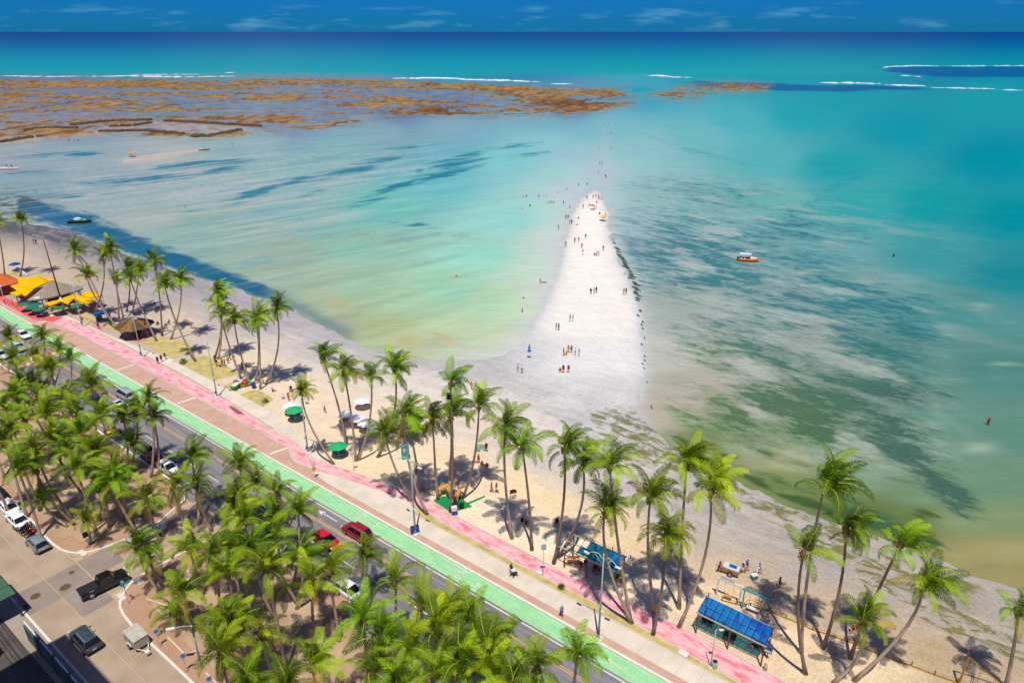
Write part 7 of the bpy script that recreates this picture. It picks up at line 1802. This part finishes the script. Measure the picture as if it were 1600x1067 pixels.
def pose(kind):
    """joint positions; facing -Y"""
    J = {'pelvis': (0, 0, .95), 'waist': (0, .01, 1.12), 'chest': (0, .01, 1.36), 'neck': (0, .01, 1.50), 'chin': (0, -.015, 1.58), 'head': (0, 0, 1.66), 'crown': (0, .01, 1.72), 'nose': (0, -.12, 1.62)}
    for s, m in (('L', 1), ('R', -1)):
        J['sho' + s] = (.18 * m, .01, 1.42); J['elb' + s] = (.23 * m, .03, 1.14); J['wri' + s] = (.25 * m, -.04, .90); J['hip' + s] = (.09 * m, 0, .90); J['kne' + s] = (.10 * m, -.02, .50); J['ank' + s] = (.10 * m, .02, .08); J['toe' + s] = (.12 * m, -.14, .04)
    def off(n, d): J[n] = tuple(a + b for a, b in zip(J[n], d))
    if kind == 'walk':
        J.update(kneL=(.10, -.22, .52), ankL=(.10, -.32, .10), toeL=(.10, -.47, .07), kneR=(-.10, .04, .50), ankR=(-.10, .30, .14), toeR=(-.10, .22, .04), elbL=(.24, .14, 1.16), wriL=(.25, .20, .93), elbR=(-.24, -.08, 1.16), wriR=(-.24, -.24, 1.0))
    if kind == 'run':
        J.update(kneL=(.10, -.34, .66), ankL=(.10, -.22, .26), toeL=(.10, -.36, .20), kneR=(-.10, .10, .52), ankR=(-.10, .44, .30), toeR=(-.10, .50, .16), elbL=(.26, .22, 1.22), wriL=(.24, .08, 1.06), elbR=(-.26, -.14, 1.20), wriR=(-.18, -.32, 1.34))
        for n in ('chest', 'neck', 'chin', 'head', 'crown', 'nose', 'shoL', 'shoR'): off(n, (0, -.08, 0))
    if kind == 'arms':
        J.update(elbL=(.44, -.06, 1.36), wriL=(.60, -.22, 1.46), elbR=(-.40, -.10, 1.24), wriR=(-.42, -.34, 1.16))
    if kind == 'push':
        J.update(elbL=(.22, -.14, 1.16), wriL=(.2, -.40, 1.06), elbR=(-.22, -.14, 1.16), wriR=(-.2, -.40, 1.06), kneL=(.10, -.22, .52), ankL=(.10, -.26, .10), toeL=(.10, -.41, .07), ankR=(-.10, .34, .14), toeR=(-.10, .26, .04))
        for n in ('chest', 'neck', 'chin', 'head', 'crown', 'nose', 'shoL', 'shoR', 'waist'): off(n, (0, -.10, -.02))
    if kind == 'sit':
        for n in list(J): J[n] = (J[n][0], J[n][1], J[n][2] - .50)
        J.update(kneL=(.16, -.44, .50), ankL=(.14, -.46, .08), toeL=(.15, -.62, .04), kneR=(-.16, -.44, .50), ankR=(-.14, -.46, .08), toeR=(-.15, -.62, .04), elbL=(.26, -.10, .68), wriL=(.20, -.34, .60), elbR=(-.26, -.10, .68), wriR=(-.20, -.34, .60))
    if kind == 'floor':
        for n in list(J): J[n] = (J[n][0], J[n][1], J[n][2] - .83)
        J.update(hipL=(.09, -.02, .12), hipR=(-.09, -.02, .12), kneL=(.22, -.40, .34), ankL=(.12, -.62, .06), toeL=(.12, -.76, .05), kneR=(-.22, -.40, .34), ankR=(-.12, -.62, .06), toeR=(-.12, -.76, .05), elbL=(.28, .04, .34), wriL=(.22, -.22, .32), elbR=(-.28, .04, .34), wriR=(-.22, -.22, .32))
    for s, m in (('L', 1), ('R', -1)):
        e, w = Vector(J['elb' + s]), Vector(J['wri' + s]); d = (w - e).normalized(); q = w + d * .07; J['han' + s] = tuple(q)
        for k in range(4): J['fin%s%d' % (s, k)] = tuple(q + d * (.075 - .008 * abs(k - 1.3)) + Vector((-.01 * m, (k - 1.5) * .024, 0)))
        J['thu' + s] = tuple(q + Vector((-.01 * m, -.055, .0)) + d * .01)
    return J
def garment(me, J, kind, which, m):
    """cloth grown off the body faces it covers"""
    vs = [v.co.copy() for v in me.vertices]; nm = [v.normal.copy() for v in me.vertices]
    ch, wa, pe = Vector(J['chest']), Vector(J['waist']), Vector(J['pelvis'])
    def seg(p, a, b):
        a, b = Vector(a), Vector(b); d = b - a; t = max(0, min(1, (p - a).dot(d) / d.length_squared)); return (p - a - d * t).length, t
    keep = []
    for f in me.polygons:
        c = f.center
        if which == 'shirt':
            dt, tt = seg(c, pe, J['neck']); ok = dt < .20 and .10 < tt < .93
            for s in 'LR':
                da, ta = seg(c, J['sho' + s], J['elb' + s])
                if da < .085: ok = (ta < .62) or (ok and da > .08)
                dw, _ = seg(c, J['elb' + s], J['han' + s])
                if dw < .07: ok = False
            dh, _ = seg(c, J['chin'], J['crown'])
            if dh < .10: ok = False
        elif which == 'shorts':
            dp, tp = seg(c, pe, J['waist']); ok = dp < .19 and tp < .35
            for s in 'LR':
                dl, tl = seg(c, J['hip' + s], J['kne' + s])
                if dl < .14: ok = ok or tl < .55
                dw, _ = seg(c, J['elb' + s], J['han' + s])
                if dw < .065: ok = False
            d2, t2 = seg(c, J['waist'], J['chest'])
            if t2 > .1 and d2 < .2: ok = False
        else:
            dh, th = seg(c, J['head'], J['crown']); face = (c - Vector(J['head'])).normalized().y
            ok = (c.z > J['head'][2] - .06 and (c.y > J['head'][1] - .045 or c.z > J['head'][2] + .045)) and dh < .16
        if ok: keep.append(f)
    used = {}; verts = []; faces = []
    g = .022 if which != 'hair' else .016
    for f in keep:
        r = []
        for i in f.vertices:
            if i not in used: used[i] = len(verts); verts.append(vs[i] + nm[i] * g)
            r.append(used[i])
        faces.append(r)
    if not faces: return None
    o = bpy.data.meshes.new(which); o.from_pydata(verts, [], faces); o.materials.append(m); o.polygons.foreach_set('use_smooth', [True] * len(o.polygons)); o.update(); return o
POSES = {}
for k in ('stand', 'walk', 'run', 'arms', 'push', 'sit', 'floor'):
    J = pose(k); b = body_mesh('person', J, EDG, RAD)
    POSES[k] = (b, garment(b, J, k, 'shirt', m_cloth), garment(b, J, k, 'shorts', m_cloth), garment(b, J, k, 'hair', m_hair))
RGB = {'red': (200, 30, 44), 'blue': (36, 70, 190), 'black': (26, 26, 32), 'dark': (46, 42, 56), 'white': (236, 236, 240), 'orange': (236, 110, 40), 'yellow': (240, 190, 50), 'pink': (226, 110, 150), 'green': (50, 130, 80), 'purple': (110, 60, 150), 'grey': (120, 124, 136), 'teal': (40, 140, 160), 'navy': (26, 34, 80), 'maroon': (120, 24, 40), 'sky': (70, 140, 220), 'beige': (206, 180, 150), 'brown': (110, 74, 54), 'skin': None}
SKINS = [(206, 150, 116), (176, 116, 84), (140, 88, 62), (222, 168, 134)]
NP_ = [0]
def person(x, y, kind, shirt, shorts, label, group=None, rz=None, z=.06, hat=None, sink=0.0, scale=1.0, loc=None):
    i = NP_[0]; NP_[0] += 1; rnd = random.Random(500 + i)
    b, sh, so, ha = POSES[kind]
    p = loc if loc is not None else G(x, y, z)
    o = link('person', b, None, (p.x, p.y, z - sink), rnd.uniform(0, 6.28) if rz is None else rz)
    o.scale = (scale,) * 3
    sk = SKINS[rnd.randrange(4)] if kind != 'none' else SKINS[0]
    o.color = tuple(lin(c) for c in sk) + (1,)
    tag(o, label, 'person', group)
    for me, cn, nm in ((sh, shirt, 'shirt'), (so, shorts, 'shorts'), (ha, hat or rnd.choice(('black', 'dark', 'brown')), 'hair' if not hat else 'hat')):
        if me is None or cn is None or RGB.get(cn) is None: continue
        c = link(nm, me, o); c.color = tuple(lin(q) for q in RGB[cn]) + (1,)
    return o
# ---- near figures
GP = 'people on the promenade and beach'
person(877, 963.5, 'run', 'sky', 'dark', 'runner in light blue shirt on the concrete walk', None, .3, .14)
person(799, 898, 'walk', 'dark', 'grey', 'dark clothed person pushing a pushchair on the concrete walk', None, 2.2, .14)
t = thing('pushchair', 'pushchair with a pale hood on the concrete walk', 'pushchair', G(803.5, 899, .14), 2.2); MB().loft([[(-.25, -.3, .4), (.25, -.3, .4), (.25, -.3, .55), (-.25, -.3, .55)], [(-.25, .3, .45), (.25, .3, .45), (.25, .3, .95), (-.25, .3, .95)]]).build('seat', m_trim, t); MB().sphere((0, .1, .85), (.3, .35, .3), 8, 5, v1=.5).build('hood', m_pw, t); MB().tube([(-.22, .3, .8), (-.22, .65, 1.05), (.22, .65, 1.05), (.22, .3, .8)], .02, 4).build('handle', m_trim, t)
for x_ in (-.25, .25):
    for y_ in (-.28, .3): MB().tube([(x_ - .02, y_, .12), (x_ + .02, y_, .12)], .12, 10).build('wheel', m_tyre, t)
person(1122, 893.5, 'push', 'red', 'black', 'vendor in red shirt pushing the brown cart', None, ROAD_A + math.pi / 2)
person(1160, 895, 'walk', 'blue', 'white', 'person in royal blue shirt and pale trousers, left of the blue pair', None, 1.4, hat='white')
person(1166, 892, 'walk', 'blue', 'orange', 'person in royal blue shirt and tan shorts, right of the blue pair', None, 1.5, hat='navy')
person(1185, 896, 'walk', 'blue', 'dark', 'person in royal blue shirt walking beside the teal cool box', None, 1.2, hat='sky')
person(1181, 899.5, 'push', 'white', 'white', 'person in white bending over the teal cool box', None, 2.0, hat='white')
person(1217, 918.5, 'walk', 'navy', 'dark', 'person in navy shirt striding on the beach past the palm shadow', None, 1.2)
person(1207, 940, 'walk', 'red', 'teal', 'person in red shirt and pale hat next to the turquoise swing', None, 1.0, hat='white')
person(1331, 990, 'walk', 'orange', 'dark', 'person in orange shirt in the palm shade by the rope fence', None, 1.2)
person(1339, 983, 'stand', 'navy', 'dark', 'dark clothed person behind the orange shirt by the rope fence', None, 1.0)
person(907, 893, 'stand', 'maroon', 'red', 'person in crimson under the bare end of the first blue shelter', None, .4)
person(914, 889, 'stand', 'black', 'sky', 'person in black top by the left middle post of the first shelter', None, .7)
person(934, 894, 'sit', 'purple', 'dark', 'seated person in purple on the bench in the first shelter', None, .4)
person(930, 893, 'sit', 'black', 'grey', 'seated person in black on the bench in the first shelter', None, .3)
person(964, 907, 'sit', 'dark', 'navy', 'seated dark person at the right end of the first shelter', None, .3)
person(1102, 974, 'sit', 'navy', 'dark', 'seated person in navy at the left table of the second shelter', None, .6)
person(1110, 977, 'sit', 'black', 'black', 'seated person in black at the left table of the second shelter', None, -2.4)
person(1128, 987, 'stand', 'black', 'teal', 'person in dark top standing between tables in the second shelter', None, .6)
person(1172, 1014, 'walk', 'grey', 'black', 'person in grey shirt near the right end of the second shelter', None, .5, hat='white')
person(1186, 1014, 'sit', 'dark', 'navy', 'seated dark person on the bench in the second shelter', None, .3)
person(737, 609, 'stand', 'orange', 'skin', 'sunburnt orange person of a pair on the pale sand above the tallest palm', None, 2.6); person(743.5, 610, 'stand', 'grey', 'dark', 'grey person of a pair on the pale sand above the tallest palm', None, -2.6)
person(508, 645, 'walk', None, 'brown', 'small child walking across the sand right of the green parasol', None, 1.0, scale=.85)
person(640, 626, 'floor', 'maroon', 'maroon', 'person lounging on the sand beside the slim palm trunk', None, 1.0)
person(748, 724, 'stand', 'skin', 'red', 'person in red swimwear standing near the seated pair', None, .6); person(753, 727, 'floor', 'purple', 'pink', 'person seated on the sand in purple and pink', None, .8); person(761, 730, 'floor', 'brown', 'red', 'person seated on a red towel right of the purple one', None, -.6)
person(760, 706, 'stand', 'black', 'maroon', 'person in black beside the green beach bundle', None, .3)
person(768, 769, 'walk', None, 'orange', 'bare chested person of the walking pair on the sand', None, .9); person(776, 770, 'walk', None, 'white', 'person in white shorts of the walking pair on the sand', None, .7)
person(532, 704, 'stand', 'dark', 'green', 'vendor in dark top behind the bright green cart', None, .5); person(539.5, 707, 'stand', 'purple', 'red', 'person in purple beside the bright green cart', None, -.5)
person(457, 655, 'floor', 'grey', 'dark', 'seated grey person on the right of the dark green box cart', None, -1); person(468, 652, 'sit', 'dark', 'grey', 'person in dark clothes sitting behind the dark green box cart', None, 1)
person(451.5, 626, 'stand', 'red', 'red', 'person in bright red behind the big white parasol', None, 1); person(426, 612, 'floor', 'purple', 'dark', 'person in purple sitting in the palm shade at lawn end', None, 2)
person(443, 622, 'floor', 'white', 'grey', 'person in white sitting with grey bags near the white parasol', None, 0); person(455, 611, 'sit', 'dark', 'black', 'dark person seated left of the small yellowish palm crown', None, 0)
GL = 'group gathered on the lawn by the trio of palms'
for x, y, k, a, b, lab in ((336, 567, 'stand', 'black', 'dark', 'person in black left of the lawn group by the palm trunk'), (339, 573, 'stand', 'dark', 'yellow', 'person with yellow shorts at the left of the lawn group'), (343.5, 574, 'sit', 'yellow', 'black', 'person in yellow shirt crouching in the lawn group'), (348, 572, 'stand', 'orange', 'black', 'person in orange shirt in the middle of the lawn group'),
                             (352, 573, 'stand', 'black', 'black', 'person in black in the middle of the lawn group'), (357, 568, 'stand', 'yellow', 'dark', 'person with yellow top at the right of the lawn group'), (360, 563, 'arms', 'navy', 'dark', 'person in navy with raised arms right of the lawn group'), (366, 566, 'stand', 'dark', 'dark', 'dark person farthest right of the lawn group'),
                             (380, 577, 'stand', 'black', 'navy', 'person in black in the shade by the blue mat'), (384, 583, 'sit', 'blue', 'dark', 'person in blue seated in the shade by the palm trunk'), (405, 597, 'floor', 'brown', 'maroon', 'person in brown seated behind the bent twin palm'), (412, 599, 'floor', 'grey', 'pink', 'person in grey seated by the right leaning palm foot')):
    person(x, y, k, a, b, lab, GL if x < 370 else None)
for x, y, a, b, lab in ((247.5, 569, 'black', 'dark', 'person in black at the left of the trio by the paddle board'), (253, 566, 'maroon', 'black', 'person in maroon in the middle of the trio by the paddle board'), (259, 563, 'dark', 'yellow', 'person with yellow shorts at the right of the trio by the paddle board')): person(x, y, 'stand', a, b, lab)
person(154.5, 514, 'stand', 'blue', 'navy', 'person in blue on the pink path below the blue parasol cart', None, 0)
person(53, 382, 'stand', 'grey', 'white', 'pale person of two far up the beach under the lone palm'); person(57, 382, 'stand', 'maroon', 'dark', 'maroon person of two far up the beach under the lone palm')
person(22, 415, 'floor', 'brown', 'red', 'person seated under the far blue parasol at upper left')
for x, y, k, a, b, lab in ((247, 507, 'floor', 'maroon', 'dark', 'person in maroon seated on the sand right of the thatched hut'), (259, 508, 'floor', 'white', 'red', 'person in white reclining on the sand right of the thatched hut'), (265, 507, 'sit', 'black', 'grey', 'person in black seated right of the hut by the crossed palms'), (222, 528, 'stand', 'navy', 'red', 'person in navy standing at the hut counter'), (232, 527, 'stand', 'pink', 'maroon', 'person in pink at the right of the hut'), (243, 482, 'stand', 'black', 'white', 'person in black and white far out behind the slim palm')):
    person(x, y, k, a, b, lab)
person(870, 820, 'sit', 'black', 'grey', 'person in black seated in the shadow of the tall palms left of the shelter'); person(816, 818, 'sit', 'navy', 'dark', 'person in navy sitting in the palm shade on open sand', None, 0); person(822, 819, 'floor', 'black', 'dark', 'person in black lying in the palm shade on open sand', None, 2)
# ---- the sandbar, from its tip towards the shore
GS = 'people on the sandbar'
SB = [(917, 312, 'stand', 'navy', 'dark', 'navy'), (926.5, 311, 'stand', 'blue', 'dark', 'blue'), (931, 310.5, 'stand', 'purple', 'pink', 'purple'), (935, 310, 'arms', 'navy', 'navy', 'navy'), (935.5, 313.5, 'stand', 'navy', 'black', 'navy'), (939, 313, 'stand', 'purple', 'red', 'purple'), (941.5, 313.5, 'stand', 'pink', 'pink', 'pink'), (932, 317, 'floor', 'black', 'black', 'black'),
      (922, 322, 'floor', 'red', 'orange', 'red'), (911, 326.5, 'stand', 'red', 'skin', 'red'), (920, 325, 'stand', 'teal', 'green', 'teal'), (928, 330, 'stand', 'purple', 'dark', 'purple'), (931, 329, 'stand', 'grey', 'purple', 'grey'), (937, 335, 'floor', 'brown', 'dark', 'brown'), (942, 341.5, 'floor', 'dark', 'black', 'dark'), (946, 340, 'stand', 'maroon', 'red', 'maroon'),
      (884, 342.5, 'stand', None, 'red', 'bare chested'), (887.5, 343, 'stand', 'brown', 'dark', 'brown'), (890, 350.5, 'stand', 'dark', 'maroon', 'dark'), (893, 351, 'stand', 'black', 'navy', 'black'), (902, 352.5, 'floor', 'brown', 'brown', 'brown'), (904, 342, 'floor', 'orange', 'red', 'orange'), (872.5, 359, 'stand', None, 'teal', 'bare chested'),
      (915, 373.5, 'stand', 'maroon', 'dark', 'maroon'), (898, 379.5, 'stand', 'red', 'dark', 'red'), (904, 379, 'stand', 'red', 'skin', 'red'), (909, 388.5, 'stand', 'maroon', 'maroon', 'maroon'), (884, 385.5, 'arms', 'teal', 'grey', 'teal'), (942.5, 392, 'walk', 'grey', 'teal', 'grey'), (910.5, 398, 'walk', 'pink', 'white', 'pink'), (932.5, 400.5, 'stand', 'orange', 'red', 'orange'), (935.5, 400.5, 'stand', 'red', 'orange', 'red'), (929, 399, 'floor', 'purple', 'navy', 'purple'),
      (923, 460, 'stand', 'black', 'black', 'black'), (928, 459.5, 'stand', 'grey', 'dark', 'grey'), (931.5, 458, 'stand', 'black', 'maroon', 'black'), (974.5, 460, 'stand', 'brown', 'maroon', 'brown'), (978, 460, 'stand', 'maroon', 'brown', 'maroon'), (890.5, 502.5, 'stand', 'blue', 'navy', 'blue'), (895, 502.5, 'stand', 'maroon', 'navy', 'maroon'), (869, 515.5, 'stand', 'red', 'maroon', 'red'), (872.8, 516, 'stand', 'teal', 'black', 'teal'),
      (827, 550, 'stand', 'sky', 'dark', 'sky blue'), (880.5, 556, 'stand', 'maroon', 'black', 'maroon'), (885, 554, 'floor', 'yellow', 'orange', 'yellow'), (888, 551, 'stand', 'orange', 'yellow', 'orange'), (892.8, 551, 'stand', 'sky', 'navy', 'sky blue'), (898.5, 555, 'stand', 'white', 'red', 'white'), (904.5, 556.5, 'stand', 'purple', 'red', 'purple'),
      (809, 581, 'stand', 'beige', 'grey', 'beige'), (815.5, 583, 'walk', 'white', 'black', 'white'), (880, 582.5, 'stand', 'navy', 'maroon', 'navy'), (888, 582.5, 'stand', 'maroon', 'red', 'maroon'), (875, 580, 'floor', 'red', 'pink', 'red')]
ORDN = ['first', 'second', 'third', 'fourth', 'fifth', 'sixth', 'seventh', 'eighth', 'ninth', 'tenth']
cnt = {}
for q in sorted(SB, key=lambda q: q[1]):
    x, y, k, a, b, w = q; cnt[w] = cnt.get(w, 0) + 1; n_ = cnt[w]
    act = {'stand': 'standing', 'walk': 'walking', 'arms': 'with arms out', 'floor': 'sitting'}[k]
    person(x, y, k, a, b, 'person in %s %s on the sandbar, %s in %s from its tip' % (w, act, ORDN[n_ - 1], w) if w != 'bare chested' else 'bare chested person %s at the sandbar edge, %s of them from the tip' % (act, ORDN[n_ - 1]), GS)
# ---- bathers
GW_ = 'bathers in the shallow lagoons'
WB = [(886, 297, 'red', .5), (904, 290.5, 'black', .6), (917, 291, 'black', .2), (947, 280, 'dark', .1), (935, 271.5, 'pink', .2), (940.5, 257, 'dark', .3), (937, 257, 'red', .3), (946, 278, 'navy', .2), (936, 233, 'red', .3), (955, 234, 'orange', .3), (948, 212, 'red', .3), (954.5, 210, 'dark', .3), (943.5, 196, 'navy', .3), (951, 197, 'pink', .3), (871, 302.5, 'orange', .7), (817.5, 309.5, 'dark', .9), (822.5, 308, 'teal', .8), (828, 323, 'black', .8), (816, 328, 'white', .9), (857.5, 318.5, 'red', .7), (861, 318, 'orange', .5), (864.5, 317.5, 'brown', .7), (880.5, 318.5, 'red', .5), (842, 308, 'brown', .8), (853, 308.5, 'pink', .7), (890, 325.5, 'grey', .8),
      (844, 444.5, 'maroon', .1), (818, 467, 'orange', 1.1), (816, 488, 'maroon', .7), (713, 433, 'orange', 1.0), (290, 326, 'red', .2), (363, 228, 'dark', .1), (457, 216, 'orange', .3), (424, 254, 'teal', .3), (1396, 402, 'dark', .6), (1543, 664, 'red', .3), (205, 244, 'navy', .1), (11, 262, 'dark', 0), (19, 263, 'maroon', 0), (108, 221, 'navy', .1), (117, 222, 'maroon', .1), (123, 222, 'dark', .1)]
LAB = {34: 'lone dark bather standing in the open lagoon right of the motorboat', 35: 'lone person in red wading at the far right of the lagoon', 29: 'lone bather up to the chest in the middle of the left lagoon', 30: 'lone person in red on the pale flats of the left lagoon', 26: 'person in maroon beside the dark bodyboard', 31: 'lone dark figure on the flats near the fish trap', 36: 'navy figure under the orange parasol on the flats', 37: 'dark figure standing on the pink raft', 38: 'maroon figure standing on the pink raft',
       32: 'small orange figure on the flats below the reef, right of the fish trap', 33: 'small teal figure by a dark streak in the left lagoon', 39: 'navy figure of three on the sand spit by the reef', 40: 'maroon figure of three on the sand spit by the reef', 41: 'dark figure of three on the sand spit by the reef', 27: 'head of an orange swimmer above the pair by the sandbar', 28: 'maroon person in shallow water at the left foot of the sandbar'}
cnt = {}
for i, (x, y, w, sk) in sorted(enumerate(WB), key=lambda q: -q[1][1]):
    side = 'beyond the sandbar tip' if x > 930 else 'left of the sandbar tip'
    key = (w, side); cnt[key] = cnt.get(key, 0) + (0 if i in LAB else 1)
    lab = LAB.get(i) or '%s bather %s, %s in %s counting from nearest' % (w, side, ORDN[cnt[key] - 1], w)
    person(x, y, 'arms' if i % 5 == 0 else 'stand', w if i % 3 else None, w, lab, GW_, z=(.5 if i in (37, 38) else 0), sink=sk if i not in (37, 38) else 0)
